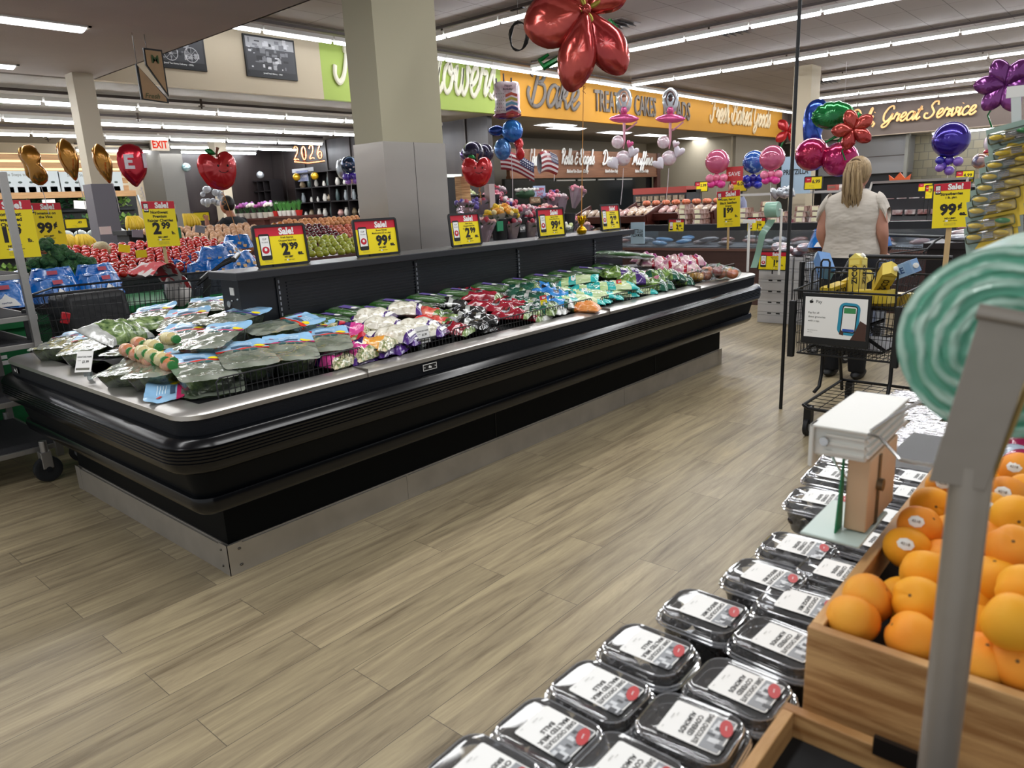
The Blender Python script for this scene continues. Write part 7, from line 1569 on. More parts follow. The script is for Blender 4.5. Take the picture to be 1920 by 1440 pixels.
# ================================================================ flowers, bakery, meat case and deli on the right
stand('flower_counter', 6.7, 9.6, 6.7, 7.5, .98, mat('grey counter', '#56585c', .5), 'grey counter with buckets of bouquets right of the steel column', 'counter')
stand('flower_riser', 7.0, 9.4, 7.55, 8.3, 1.32, mat('pale riser', '#77767a', .5), 'raised pale shelf of bouquets behind the flower buckets', 'counter')
def bouquet(cols, sd, wrap='#c9b7c4', n=15):
 e = empty('bouquet'); r_ = random.Random(sd)
 b = MB(); b.grid(14, 4, lambda u, v: ((.03+.11*v+.015*math.sin(10*PI*u)*v)*math.cos(2*PI*u), (.03+.11*v+.015*math.sin(10*PI*u)*v)*math.sin(2*PI*u), .3*v), cu=True); b.build('wrapping', clear('bouquet wrap '+wrap, wrap, .3, .12, .8, 30), e)
 b = MB()
 for k in range(n):
  a_, t = r_.uniform(0, 6.28), math.sqrt(r_.random())*.12; c = r_.choice(cols); b.m(mat('bloom '+c, c, .55)); z = .3+.05*r_.random()-t*.3
  b.ball((t*math.cos(a_), t*math.sin(a_), z), .032, 8, 5, None, fn=lambda x, y, z_: 1+.15*math.sin(6*math.atan2(y, x))*abs(z_))
 b.m(mat('leaf #2f5230', '#2f5230', .6))
 for k in range(12): a_ = r_.uniform(0, 6.28); c = Vector((.1*math.cos(a_), .1*math.sin(a_), .24)); d = Vector((math.cos(a_), math.sin(a_), .6))*.07; s_ = Vector((-math.sin(a_), math.cos(a_), 0))*.025; b.add([c-s_, c+d, c+s_], [(0, 1, 2)])
 b.build('blooms', None, e); return e
BQ = [bouquet(['#9c1f34', '#b8475a', '#d9c9cc'], 1), bouquet(['#d88fa0', '#e8b7bd', '#c9607a'], 2), bouquet(['#e9c52e', '#f0e0a0', '#e8a030'], 3, '#d9d9d0'), bouquet(['#e8e6da', '#d6dfa6'], 4, '#d0d8d0'), bouquet(['#5a4a9a', '#c9c3e0', '#a03a50'], 5), bouquet(['#c05a3a', '#a83040', '#e0b8b0'], 6)]
FLW = [(880, 372, 8.0, 3), (890, 383, 7.7, 4), (905, 385, 7.6, 4), (918, 375, 7.9, 1), (930, 372, 8.0, 1), (942, 385, 7.6, 0), (953, 395, 7.3, 4), (938, 398, 7.0, 2), (930, 408, 6.9, 2), (948, 405, 6.9, 2), (962, 405, 7.0, 0), (975, 400, 7.1, 1), (985, 400, 7.1, 0), (995, 408, 7.0, 0), (1030, 375, 7.7, 1), (1042, 370, 7.8, 4), (1052, 378, 7.6, 0), (1020, 398, 7.2, 5), (1035, 402, 7.2, 5), (1010, 402, 7.2, 1), (1068, 420, 7.2, 1), (1080, 425, 7.2, 0), (1092, 430, 7.2, 5), (1060, 432, 7.0, 3), (870, 392, 7.0, 4), (960, 425, 6.8, 0), (990, 425, 6.8, 0), (905, 425, 6.75, 5), (925, 362, 8.2, 0), (1075, 360, 7.9, 1)]
ub = set()
for i, (px, py, y, k) in enumerate(FLW):
 q = at(px, py, 1, y); e = BQ[k] if k not in ub else copy_tree(BQ[k]); ub.add(k); e.location = (q.x, q.y, q.z-.28); e.rotation_euler = (rnd.uniform(-.3, .1), rnd.uniform(-.2, .2), rnd.uniform(0, 6)); e.scale = (1.15,)*3
 tag(e, '%s wrapped bouquet in the flower display, %s from the left' % (('dark red', 'pink', 'yellow', 'white and lime', 'violet and red', 'coral')[k], ORD[sorted(FLW).index((px, py, y, k))]), 'bouquet', 'wrapped bouquets')
bk_ = MB(); bk_.lathe([(0, 0), (.1, 0), (.13, .28), (.12, .28), (.1, .02)], 18); bk_ = bk_.mesh('flower_bucket', mat('black bucket', '#15171b', .4))
for i, (px, y) in enumerate([(938, 6.85), (955, 6.85), (975, 6.85), (993, 6.85), (1065, 7.0), (900, 7.7), (925, 7.7)]): q = at(px, 445, 1, y); one('flower_bucket', bk_, (q.x, y, .98 if y < 7.5 else 1.32), ['black flower bucket under the yellow bouquets', 'black flower bucket second in the front row', 'black flower bucket with the grey price tag', 'black flower bucket just left of the 99 cent sign', 'black flower bucket right of the 99 cent sign', 'black bucket on the raised shelf, left', 'black bucket on the raised shelf, right'][i], 'bucket')
def board(px, py, ax, v, w, h, m_, label, cat='sign', txt=None, tm=INK, name='sign_board', th=.02, rot=None, ts=.3):
 q = at(px, py, ax, v); e = empty(name, q, 0, rot or (0, 0, 0 if ax == 1 else -PI/2)); MB().bb((-w/2, 0, -h/2), (w/2, th, h/2)).build('board', m_, e, smooth=False)
 if txt: f = MB(); [tx(f, t, 0, (len(txt)-1)*h*ts*.6-k*h*ts*1.2, h*ts, w*.85, tm, bold=.02) for k, t in enumerate(txt)]; f.build('lettering', None, e, (0, -.002, 0), (PI/2, 0, 0), smooth=False)
 tag(e, label, cat); return e
board(980, 428, 1, 6.7, .12, .1, mat('grey tag', '#4d4f55', .5), 'grey price tag on the third flower bucket', 'price tag', ['6.99'], WPRT, ts=.5)
board(938, 424, 1, 6.68, .12, .13, mat('green label card', '#128056', .5), 'green card beside the yellow bouquets', 'card')
board(1004, 375, 1, 7.6, .26, .1, mat('carved wood', '#7d5c42', .7), 'small wooden WELCOME plaque among the bouquets', 'sign', ['WELCOME'], mat('pale carve', '#d8c4a0', .6), ts=.5)
board(1012, 360, 1, 7.8, .3, .2, mat('pale blue box', '#9fb4d4', .5), 'pale blue picture box above the welcome plaque', 'box', ['HAPPY', 'DAY'], REDP)
e = empty('wood_post', (7.62, 7.5, 0)); MB().bb((-.09, -.06, 0), (.09, .06, 1.86)).build('post', PINE, e, smooth=False); tag(e, 'square pale wooden post below the smiling apple balloon', 'post')
e = empty('white_post', (8.2, 7.52, 0)); MB().bb((-.06, -.05, 0), (.06, .05, 1.75)).build('post', mat('pink white post', '#b8aaa8', .7), e, smooth=False); tag(e, 'pale post beneath the flag balloon', 'post')
b = MB(); r_ = random.Random(2)
b.m(mat('bush green', '#24492b', .7)).ball((0, 0, .07), (.2, .13, .08), 14, 8)
for k in range(40): b.m(mat('white petals', '#e6e4dc', .6)).ball((r_.uniform(-.19, .19), r_.uniform(-.12, .1), .13+r_.uniform(-.01, .02)), .022, 7, 5)
q = at(985, 363, 1, 7.7); o = b.build('white_mum_plant', None, None, (q.x, q.y, q.z-.08)); tag(o, 'bushy white chrysanthemum beside the pale blue box', 'plant')
# flower cooler at the end of the dark wall
fc = empty('flower_cooler', (9.4, 9.6, 0)); MB().bb((-.9, 0, 0), (.5, .7, 1.95)).build('cabinet', mat('cooler dark', '#101316', .4), fc, smooth=False); MB().bb((-.88, -.04, 1.95), (.3, .1, 2.0)).build('light_strip', glow('cooler lamp', '#e8efe4', 1.5), fc)
q = at(843, 402, 1, 9.55)
MB().bb((-.85, -.02, 1.05), (-.35, 0, 1.85)).build('rose_panel', mat('rose print', '#6d1c22', .5, col2='#a8353a', nscale=9), fc, smooth=False)
f = MB(); rect(f, -.32, -.2, .32, .2, mat('pale teal sign', '#b9cfd0', .4), 0); tx(f, 'flavored!', .05, .05, .08, .4, INK, z=.002, shear=.3); f.build('top_sign', None, fc, (-.66, .0, 2.27), (PI/2-.1, 0, 0), smooth=False)
tag(fc, 'dark flower cooler with a red rose print, right of the steel column', 'cooler')
# bakery: walnut sign, oven glass, menu screens
WAL = mat('walnut planks', '#6e4630', .5, col2='#8f6142', nscale=4, stretch=(.4, 1, 16), lo=.3, hi=.7)
bs = empty('bakery_sign', (19.0, 13.0, 0)); xa, xb = 15.0, at(1232, 300, 1, 13).x
MB().bb((xa-19, 0, 2.12), (xb-19, .12, 2.82)).build('plank_panel', WAL, bs, smooth=False); MB().bb((xa-19, -.02, 2.06), (xb-19, .14, 2.12)).build('lower_trim', mat('walnut trim', '#7d5033', .5), bs, smooth=False); MB().bb((xb-19-.02, -.02, 0), (xb-19+.2, .13, 2.82)).build('end_post', mat('walnut dark', '#4a241c', .5), bs, smooth=False)
tag(bs, 'long walnut plank sign over the bakery counter with white script names', 'sign')
for i, (t_, p0, p1, xs) in enumerate([('Rolls & Bagels', 1050, 1112, 1.15), ('Donuts', 1127, 1163, 1.15), ('Muffins', 1183, 1221, 1.15), ('Cakes & Co', 992, 1018, 1.2)]):
 x0, x1 = at(p0, 310, 1, 13).x, at(p1, 310, 1, 13).x; _, w1 = script_mesh(t_, 1, .1, .1); x = (x1-x0)/w1
 b, _ = script_mesh(t_, x, x*.26, .03, n=3); o = b.build('script_lettering', LET_W if 0 else WHITE, bs, (x0-19, -.03, 2.44 if i < 3 else 2.4), FACE_Y); o.scale = (1, .21/x, 1)
 if i < 3: me = text_mesh('Baked In-Store Daily', .14, bold=.01, depth=.01, shear=.3); text('Baked In-Store Daily', .14, WHITE, bs, ((x0+x1)/2-19, -.02, 2.24), FACE_Y, bold=.01, depth=.01, shear=.3, squeeze=(x1-x0)*.8/1.42)
og = empty('bakery_window', (18.8, 13.2, 0)); MB().bb((-3.8, 0, .0), (xb-18.8, .1, 2.06)).build('dark_glass', mat('bakery dark glass', '#151a1c', .12, coat=.3), og, smooth=False)
for k in range(4): MB().bb((-1.6+k*1.05, -.06, 1.98), (-.7+k*1.05, -.02, 2.02)).build('price_rail', WHITE, og)
b = MB(); b.bb((-3.8, -.8, 0), (xb-18.9, -.25, 1.02)); b.build('counter', mat('bakery counter', '#2f2a28', .4), og, smooth=False); tag(og, 'dark glass bakery front below the walnut sign', 'window')
for i, (px, py, w, h) in enumerate([(1268, 280, .75, 1.1), (1297, 280, .75, 1.1)]):
 board(px, py, 1, 14.5, w, h, mat('menu screen', '#3a3034', .3), ['left dark menu screen on the bakery wall behind the ballerina balloons', 'right dark menu screen on the bakery wall'][i], 'screen', ['MENU', 'CAKES'], mat('menu print', '#b08a5a', .4), 'menu_screen', ts=.12)
slab('door_1', (24.9, 11.0, 0), (24.98, 11.38, 2.1), mat('far dark door', '#1d2226', .5))
# bakery tables with packaged loaves
BRD = [film('bread film', '#b98a5c', '#e0d4c4', nscale=10, stretch=(1, 3, 1)), film('pastry film', '#cdb9a4', '#8a5e42', nscale=9), film('pink pastry film', '#d8b8b2', '#a8605a', nscale=10)]
def loaf(m_, sd): b = MB(); b.ball((0, 0, .045), (.17, .06, .05), 12, 7, None, fn=lambda x, y, z: 1+.1*wav(x*4, y*4+z, 1, sd)); return b.mesh('bread_bag', m_)
LV = [loaf(m_, i) for i, m_ in enumerate(BRD)]
MAH = mat('mahogany board', '#4a1f18', .4, var=.12, nscale=3, stretch=(1, 12, 1))
def bread_rack(px, pz, X, w, lv, label, group, n=9, ang=.0):
 e = empty('bread_rack', (X, at(px, 400, 0, X).y, 0), -PI/2+ang)
 for k, (z, d) in enumerate(lv):
  b = MB(); b.box((0, .0, 0), (w, .55, .03), T(0, .1+k*.12, z) @ RX(.30)); b.box((0, -.28, .03), (w, .03, .12), T(0, .1+k*.12, z) @ RX(.30))
  for s_ in (-1, 1): b.box((s_*w/2, 0, .04), (.03, .58, .14), T(0, .1+k*.12, z) @ RX(.30))
  b.build('tray', MAH, e, smooth=False)
 b = MB()
 for s_ in (-1, 1): b.bb((s_*w/2-.03, -.1, 0), (s_*w/2+.0, .5, lv[-1][0]-.03))
 b.bb((-w/2, .4, 0), (w/2, .45, lv[-1][0])); b.build('frame', MAH, e, smooth=False); tag(e, label, 'bread rack')
 c_ = e.matrix_basis
 for k, (z, d) in enumerate(lv):
  for i in range(n):
   P_ = T(*e.location) @ RZ(-PI/2+ang) @ T(0, .1+k*.12, z) @ RX(.30) @ T(-w/2+w*(i+.5)/n, -.02, .015)
   one('bread_bag', LV[(i//3+k) % 3], P_.to_translation(), 'bagged loaf on the %s tray of %s' % (('lower', 'upper')[k] if len(lv) > 1 else 'sloped', label.split(',')[0]), 'bread bag', group+' tray %d' % (k+1), (P_ @ RZ(PI/2)).to_euler(), 1.0)
 return e
bread_rack(1145, 0, 11.0, 1.5, [(.85, 1), (1.15, 1)], 'the left mahogany bread rack, behind the gold balloon weight', 'loaves on the left rack', 9, .0)
bread_rack(1250, 0, 11.2, 1.75, [(.85, 1), (1.18, 1)], 'the right mahogany bread rack, left of the clamshell stacks', 'loaves on the right rack', 11, .0)
bin_ = empty('donut_bin', (12.2, 6.5, 0)); MB().bb((-.25, -.9, 0), (.3, .85, 1.3)).build('body', MAH, bin_, smooth=False); tag(bin_, 'mahogany bin of orange wrapped pastries above the right bread rack', 'bin')
ob_ = MB(); ob_.ball((0, 0, 0), (.06, .06, .05), 10, 6); ob_ = ob_.mesh('wrapped_pastry', film('orange wrap', '#d9623a', '#e89a72'))
for i in range(16): one('wrapped_pastry', ob_, (12.0+.1*(i % 2), 5.7+i*.1, 1.34), 'orange wrapped pastry in the row on the mahogany bin', 'pastry', 'orange wrapped pastries')
# clamshell pastry stacks
CL = MB(); CL.m(mat('cake clam plastic', '#b3948a', .25, coat=.6, col2='#7a4f3e', nscale=12)).box((0, 0, .035), (.22, .17, .07), None, .9); CL.m(mat('cream sticker', '#ece4c0', .5)).box((-.115*.98, 0, .035), (.004, .09, .055)); CL = CL.mesh('pastry_clamshell')
sd_ = random.Random(9); cols_ = [(1285, 9), (1300, 8), (1314, 8), (1328, 7), (1398, 8), (1410, 7), (1424, 7), (1440, 9), (1457, 6), (1470, 7), (1505, 8), (1520, 7), (1534, 8)]
for i, (px, n) in enumerate(cols_):
 X = 10.9+.3*(i % 2); y = at(px, 400, 0, X).y
 for k in range(n): one('pastry_clamshell', CL, (X, y, .62+.078*k), 'clear pastry clamshell in a tall stack behind the meat case, %s stack from the left' % ORD[i], 'clamshell', 'pastry clamshell stacks', (0, 0, sd_.uniform(-.1, .1)))
stand('pastry_table', 10.6, 11.9, 1.8, 5.0, .61, MAH, 'mahogany table carrying the pastry clamshell stacks', 'table')
# the brown refrigerated meat case
mc = empty('meat_case', (9.4, 4.6, 0)); BRL = mat('case brown laminate', '#4b3431', .4, var=.05, nscale=3, stretch=(1, 1, 8))
MB().bb((0, -3.4, 0), (1.15, 1.9, .74)).build('body', BRL, mc, smooth=False); MB().bb((-.02, -3.42, .71), (.02, 1.92, .745)).build('edge_trim', mat('case trim', '#6d5048', .4), mc, smooth=False)
MB().bb((.0, -3.4, .745), (.008, 1.9, .98)).build('front_glass', clear('case glass', '#d9dee2', .1, .05), mc, smooth=False); MB().bb((.05, -3.38, .74), (1.1, 1.88, .76)).build('deck', mat('ice deck', '#9aa0a6', .4, col2='#5b6168', nscale=6), mc, smooth=False)
MB().bb((1.0, -3.4, .74), (1.15, 1.9, 1.02)).build('rear_rail', mat('case dark', '#15171a', .4), mc, smooth=False); tag(mc, 'brown refrigerated meat case across the aisle beyond the island case', 'refrigerated case')
MT = [film('meat film', '#8a6a66', '#c9c3c4', nscale=7), film('bacon film', '#a86a62', '#8a4a44', nscale=8, stretch=(1, 6, 1)), film('silver pack film', '#b5b6ba', '#6f7480', nscale=8), film('blue ice film', '#2f86c9', '#6fb0e0', nscale=9)]
mk_ = [(lambda m_, sd: MB().ball((0, 0, .03), (.14, .1, .035), 12, 7, None, fn=lambda x, y, z: 1+.15*wav(x*4, y*4, 1, sd)).mesh('meat_pack', m_))(m_, i) for i, m_ in enumerate(MT)]
for i in range(30):
 y = 1.4+i*.17; j = i % 2; k = 3 if 21 < i < 26 else (i*7) % 3
 one('meat_pack', mk_[k], (9.6+.35*j+.1*(i % 3), y, .77+.02*(i % 3)), 'film pack in the brown meat case, %s from the right end' % ORD[i] if i < 30 else '', 'meat pack', 'packs in the meat case', (0, .1, i*.7))
small_framed(1268, 423, 0, 9.6, .24, .17, sale_face(.24, .17, ('Sugardale', 'Bacon 12 oz.'), '2', '99', 'ea.'), 'framed 2.99 sale sign on a stem in the meat case, left', -PI/2, .14)
small_framed(1418, 421, 0, 9.5, .24, .17, sale_face(.24, .17, ('Armour', 'Meatballs'), '1', '99', 'ea.'), 'framed 1.99 sale sign on a stem in the meat case, behind the green ribbon', -PI/2, .14)
q = at(1363, 392, 0, 9.0); stick_sign('sale_sign', (9.0, q.y-.02, .76), .31, .45, sale_face(.31, .45, ('Green, Red or', 'Black Seedless', 'Grapes'), '1', '99', 'lb.', 'tall'), 'tall yellow sale sign for seedless Grapes 1.99 above the meat case', q.z-.76-.225, -PI/2, -.04, .05, True)
small_framed(1448, 489, 0, 7.95, .3, .19, sale_face(.3, .19, ('Northwest Sweet', 'Red Cherries'), '1', '99', 'lb.'), 'framed 1.99 cherries sign standing against the white boxes', -PI/2, .05)
board(1195, 437, 0, 9.2, .22, .3, mat('pale blue card', '#a9c4d6', .5), 'pale blue PRETZILLA card at the left end of the meat case', 'sign', ['PRETZILLA', 'PIZZA MORE'], INK, ts=.16)
board(1492, 328, 0, 13.0, .5, .62, mat('pale blue card', '#a9c4d6', .5), 'pale blue PRETZILLA stand-up sign behind the black pole', 'sign', ['PRETZILLA', ''], INK, ts=.14)
# white boxes stacked by the case end
WBX = mat('white carton', '#c4c3c3', .7)
for c, (y0_, z1_) in enumerate(((3.0, 6), (2.6, 6))):
 for k in range(6):
  e = empty('white_box', (8.38, y0_+.19, .125*k)); MB().bb((-.2, -.19, 0), (.25, .19, .122)).build('carton', WBX, e, bev=.003, smooth=False); b = MB()
  for yy_ in (-.05, .05): b.bb((-.202, yy_-.022, .105), (-.199, yy_+.022, .12))
  b.build('hand_slot', INK, e, smooth=False); b = MB(); b.bb((-.203, -.19, .09), (-.2, .19, .092)); b.build('lid_line', mat('lid line', '#8a8a8c', .7), e)
  tag(e, 'white carton in the %s stack beside the island case end, %s from the floor' % (('left', 'right')[c], ORD[k]), 'box', 'white cartons')
e = stand('cherry_bin', 7.3, 8.1, 1.95, 2.55, .78, mat('blue printed carton', '#2b4f8c', .5, col2='#c9d2dc', nscale=5), 'blue printed carton bin of cherry bags behind the shopper', 'bin')
for i in range(6): e = copy_tree(CB); e.location = (7.42+.2*(i % 3), 2.1+.3*(i//3), .78+.02*i); e.rotation_euler = (0, 0, -1.5+rnd.uniform(-.3, .3)); tag(e, 'blue topped cherry bag in the bin behind the shopper, %s row, %s' % (('near', 'far')[i//3], ORD[i % 3]), 'cherry bag', 'blue cherry bags behind the shopper')
pk_ = MB(); pk_.ball((0, 0, .04), (.13, .09, .05), 12, 7, None, fn=lambda x, y, z: 1+.2*wav(x*4, y*4, 1, 6)); pk_ = pk_.mesh('snack_pack', film('snack film', '#8a8f9c', '#b0655a', nscale=8))
for i in range(6): one('snack_pack', pk_, (8.25+.12*(i % 2), 2.68+.11*i, .755+.03*(i % 3)), 'crumpled clear pack on top of the white boxes, %s' % ordn(i, 6, 'near'), 'pack', 'packs on the white boxes')
# pale green ribbon roll with its trailing ribbon
rr = empty('ribbon_roll', (6.1, 2.35, 1.37)); RG = mat('pale green ribbon', '#8fb9a6', .35, coat=.4)
q = at(1449, 393, 0, 6.1); rr.location = q
b = MB(); b.lathe([(.012, -.05), (.062, -.05), (.064, -.045), (.064, .045), (.062, .05), (.012, .05)], 28, RX(PI/2)); b.build('roll', RG, rr)
t0, t1, t2 = [at(px, py, 0, 6.08)-q for px, py in ((1446, 412), (1430, 440), (1413, 502))]
b = MB(); b.grid(10, 2, lambda u, v: tuple((t0.lerp(t1, u*2) if u < .5 else t1.lerp(t2, u*2-1))+Vector((.0, (v-.5)*(.07-.02*u), .0))+Vector((.012*math.sin(9*u+v), 0, 0)))); b.grid(10, 2, lambda u, v: tuple((t0.lerp(t1, u*2) if u < .5 else t1.lerp(t2, u*2-1))+Vector((.004, (v-.5)*(.07-.02*u), .0))+Vector((.012*math.sin(9*u+v), 0, 0)))); b.build('trailing_ribbon', RG, rr)
b = MB(); b.tube([(0, -.055, 0), (0, -.075, 0), (.0, -.075, -.5), (0, -.075, -q.z+.795)], .01, 6); b.build('stand_rod', WHITE, rr)
tag(rr, 'pale green bag roll with a long trailing ribbon at the case end', 'bag roll')
b = MB(); b.tube([(0, 0, 0), (0, .0, .42)], .012, 6); b.box((0, 0, .44), (.04, .1, .03)); q = at(1402, 500, 0, 6.3); o = b.build('white_rod', WHITE, None, (6.3, q.y, .79)); tag(o, 'slim white rod with a flat head at the far corner of the case', 'rod')
# deli hood, counters, cases
hd_ = empty('deli_hood', (28.9, 8.12, 0)); HS = mat('hood steel', '#8f9092', .35, .6, bump=.03, bscale=9)
MB().bb((.2, -1.2, 1.85), (1.4, 1.75, 3.1)).build('hood', HS, hd_, smooth=False); MB().bb((.19, -1.2, 2.42), (.2, 1.75, 2.45)).build('seam', RAILM, hd_); MB().bb((.5, -1.2, 0), (1.2, 1.7, 1.85)).build('oven_wall', mat('oven dark', '#34363a', .4, .3), hd_, smooth=False); tag(hd_, 'large stainless hood over the deli kitchen behind the shopper', 'hood')
slab('trim_10', (28.8, 6.8, 0), (28.95, 6.9, 3.13), mat('steel corner trim', '#8a8a84', .4, .6))
dc = empty('deli_case', (17.0, 3.6, 0)); MB().bb((0, -2.4, 0), (1.1, 4.4, .72)).build('body', mat('deli plum laminate', '#4a2730', .4), dc, smooth=False)
MB().bb((-.04, -2.4, .62), (0, 4.4, .8)).build('front_band', mat('plum band', '#7a3d50', .4, coat=.3), dc, smooth=False); MB().bb((.2, -2.4, .72), (1.1, .9, 1.35)).build('glass_block', mat('deli dark glass', '#2b2a2c', .15, coat=.4), dc, smooth=False)
MB().bb((.15, -2.4, 1.35), (1.1, 4.4, 1.4)).build('top_rail', mat('deli top', '#b5b3b2', .3, .5), dc, smooth=False); tag(dc, 'long deli counter with a plum band behind the strawberries sign', 'counter')
wc = empty('sushi_case', (14.2, 3.25, 0)); MB().bb((0, -.75, 0), (.9, .75, .86)).build('base', mat('plum base', '#5a2f3c', .4), wc, smooth=False)
b = MB(); b.prism([(0, .86), (.9, .86), (.9, 1.5), (.45, 1.5)], -.75, .75, T(0, 0, 0) @ RX(PI/2)); b.build('glass_front', mat('sushi dark glass', '#232427', .1, coat=.5), wc, smooth=False)
b = MB(); b.tube([(-.02, .75, .86), (.43, .75, 1.52), (.9, .75, 1.52)], .025, 4); b.tube([(-.02, -.75, .86), (.43, -.75, 1.52), (.9, -.75, 1.52)], .025, 4); b.tube([(.43, .75, 1.52), (.43, -.75, 1.52)], .03, 4); b.build('steel_frame', STEEL, wc, smooth=False)
b = MB()
for r in range(2):
 for k in range(7): b.box((.1+.22*r-.04, -.6+.2*k, 1.0+.2*r), (.05, .16, .08))
b.build('trays', mat('sushi trays', '#b8b2b2', .4, col2='#7a4a48', nscale=10), wc, smooth=False); tag(wc, 'slanted steel framed chilled case between the shopper and the strawberries sign', 'display case')
q = at(1790, 385, 0, 4.2); q = at(1783, 385, 0, 4.6); stick_sign('sale_sign', (4.6, q.y, .62), .17, .235, sale_face(.17, .235, ('Strawberries', '1 lb. pkg.'), '99', 'c', 'ea.', 'tall'), 'tall yellow sale sign for Strawberries 99 cents right of the shopper', q.z-.62-.1175, -PI/2+.05, -.05, .04, True)
bd = stand('berry_table', 4.45, 6.6, -.6, .62, .63, mat('dark berry table', '#241a18', .4), 'dark table behind the shopping cart, under the strawberries sign', 'table')
for i in range(10): one('berry_pack', mk_[2 if i % 3 else 1], (4.75+.17*i, .35+.1*(i % 2), .64), 'clear berry pack on the dark table under the strawberries sign, %s' % ordn(i, 10, 'near'), 'berry pack', 'berry packs', (0, 0, i))
ce = stand('mid_case', 7.6, 8.6, -.8, 1.6, .95, mat('mid case dark', '#1d181a', .4), 'dark chilled case with rows of packs beyond the cart', 'refrigerated case')
for r in range(3):
 for i in range(9): one('meat_pack', mk_[(r+i) % 3], (7.7+.28*r, -.6+.24*i, .96+.03*r), 'film pack in the dark chilled case beyond the cart, %s row' % ('front', 'middle', 'rear')[r], 'meat pack', 'packs beyond the cart row %d' % (r+1), (0, 0, i))
for i, (px, py, X, w, h, pr_, lab) in enumerate([(1385, 347, 13, .3, .21, '6.00', 'yellow 6.00 framed price sign between the pink and blue bubble balloons'), (1315, 350, 14, .27, .18, '5.99', 'yellow 5.99 framed price sign left of the first pink bubble balloon'), (1525, 343, 12, .26, .18, '6.99', 'yellow 6.99 framed price sign left of the shopper head'), (1809, 331, 15, .26, .18, '4.99', 'yellow 4.99 framed price sign above the strawberries sign'), (1735, 351, 13.9, .2, .12, '4.99', 'yellow 4.99 card on the slanted chilled case'), (1742, 360, 13.5, .1, .2, '1.29', 'yellow and red card half behind the strawberries sign')]):
 small_framed(px, py, 0, X, w, h, plain_yellow(w, h, pr_), lab, -PI/2, .35)
# orange crown topper, small clutter on the deli counter
b = MB(); b.prism([(-.16, 0), (.16, 0), (.2, .26), (.1, .18), (0, .3), (-.1, .18), (-.2, .26)], -.02, .02, RX(PI/2)); q = at(1687, 333, 0, 16.5); o = b.build('crown_card', mat('crown orange', '#e0602a', .4), None, (q.x, q.y, q.z-.2), (0, 0, -PI/2), smooth=False); tag(o, 'orange crown shaped card standing right of the shopper head', 'card')
CLT = [mat('clutter %s' % c, c, .5) for c in ('#c9c0bc', '#a84a40', '#e8e2d8', '#7a5a4c', '#b9a08a')]
r_ = random.Random(31)
for i, (px, py) in enumerate([(1700, 335), (1712, 340), (1725, 338), (1660, 345), (1670, 350), (1560, 345), (1548, 350), (1575, 340), (1590, 335), (1680, 370), (1675, 385), (1700, 352), (1845, 345), (1850, 360), (1838, 370), (1855, 380)]):
 q = at(px, py, 0, 16.8); b = MB().m(CLT[i % 5]); b.box((0, 0, .06), (.14, .2, .12)); b.m(CLT[(i+2) % 5]); b.box((-.071, 0, .07), (.004, .16, .05)); o = b.build('deli_carton', None, None, (17.3+.15*(i % 3), q.y, 1.4 if py < 356 else .9), (0, 0, r_.uniform(-.3, .3)), bev=.01, smooth=False); tag(o, 'small packaged carton on the deli counter, %s of the row' % ordn(i, 16), 'carton', 'cartons on the deli counter')
simple_person('person', (13.2, 6.0, 0), math.radians(200), mat('pale blue shirt', '#9da4c0', .8, bump=.2, bscale=15), mat('brown hair', '#4a3428', .5), 'person in a pale blue shirt working behind the bakery counter under the blue balloon', scale=.98)
board(1377, 326, 0, 12.5, .3, .24, mat('red white card', '#c23a3c', .5), 'red and white card on a stand between the pink and blue balloons', 'sign', ['SAVE'], WPRT)
ck = empty('cookie_display', (13.6, 7.6, 0)); MB().bb((-.3, -.6, 0), (.3, .6, 1.55)).build('rack', mat('dark rack', '#2b2d33', .5), ck, smooth=False); MB().bb((-.32, -.6, 1.5), (.1, .6, 1.62)).build('red_header', mat('rack red', '#a8423a', .5), ck, smooth=False)
b = MB()
for r in range(3):
 for k in range(8): b.bb((-.34, -.56+k*.14, 1.1+.13*r), (-.3, -.46+k*.14, 1.2+.13*r))
b.build('packets', mat('packets', '#b0a08c', .5, col2='#7c6a52', nscale=18), ck, smooth=False); tag(ck, 'dark snack rack with a red header left of the pink bubble balloon', 'rack')
slab('wall_right_step', (24.75, 11.2, 0), (28.5, 11.35, LO), mat('bakery far grey', '#8d8678', .8))
# ================================================================ balloons
def foil(outline, th, nr=9, crimp=.012, k=None):
 """inflated foil shape from a closed outline in the xy plane"""
 n = len(outline); cx = sum(p[0] for p in outline)/n; cy = sum(p[1] for p in outline)/n; b = MB(); k = k or n/3
 for s_ in (1, -1):
  vs = [(cx, cy, s_*th)]
  for j in range(1, nr+1):
   r = j/nr; z = th*math.sqrt(max(0, 1-r**2.6))
   for i, (x, y) in enumerate(outline):
    w = crimp*math.sin(i*2*PI/n*k)*r**3; vs.append((cx+(x-cx)*(r+w), cy+(y-cy)*(r+w), s_*(z+th*.035*math.sin(i*2*PI/n*k)*r**2*(1-r)*3)))
  fs = [(0, 1+i, 1+(i+1) % n) for i in range(n)]+[(1+(j-1)*n+i, 1+j*n+i, 1+j*n+(i+1) % n, 1+(j-1)*n+(i+1) % n) for j in range(1, nr) for i in range(n)]
  b.add(vs, fs if s_ > 0 else [f[::-1] for f in fs])
 return b
def smooth_closed(pts, n=4):
 P = pts; L = len(P); out = []
 for i in range(L):
  p0, p1, p2, p3 = P[i-1], P[i], P[(i+1) % L], P[(i+2) % L]
  for k in range(n):
   t = k/n; out.append(tuple(.5*((2*p1[j])+(-p0[j]+p2[j])*t+(2*p0[j]-5*p1[j]+4*p2[j]-p3[j])*t*t+(-p0[j]+3*p1[j]-3*p2[j]+p3[j])*t**3) for j in range(2)))
 return out
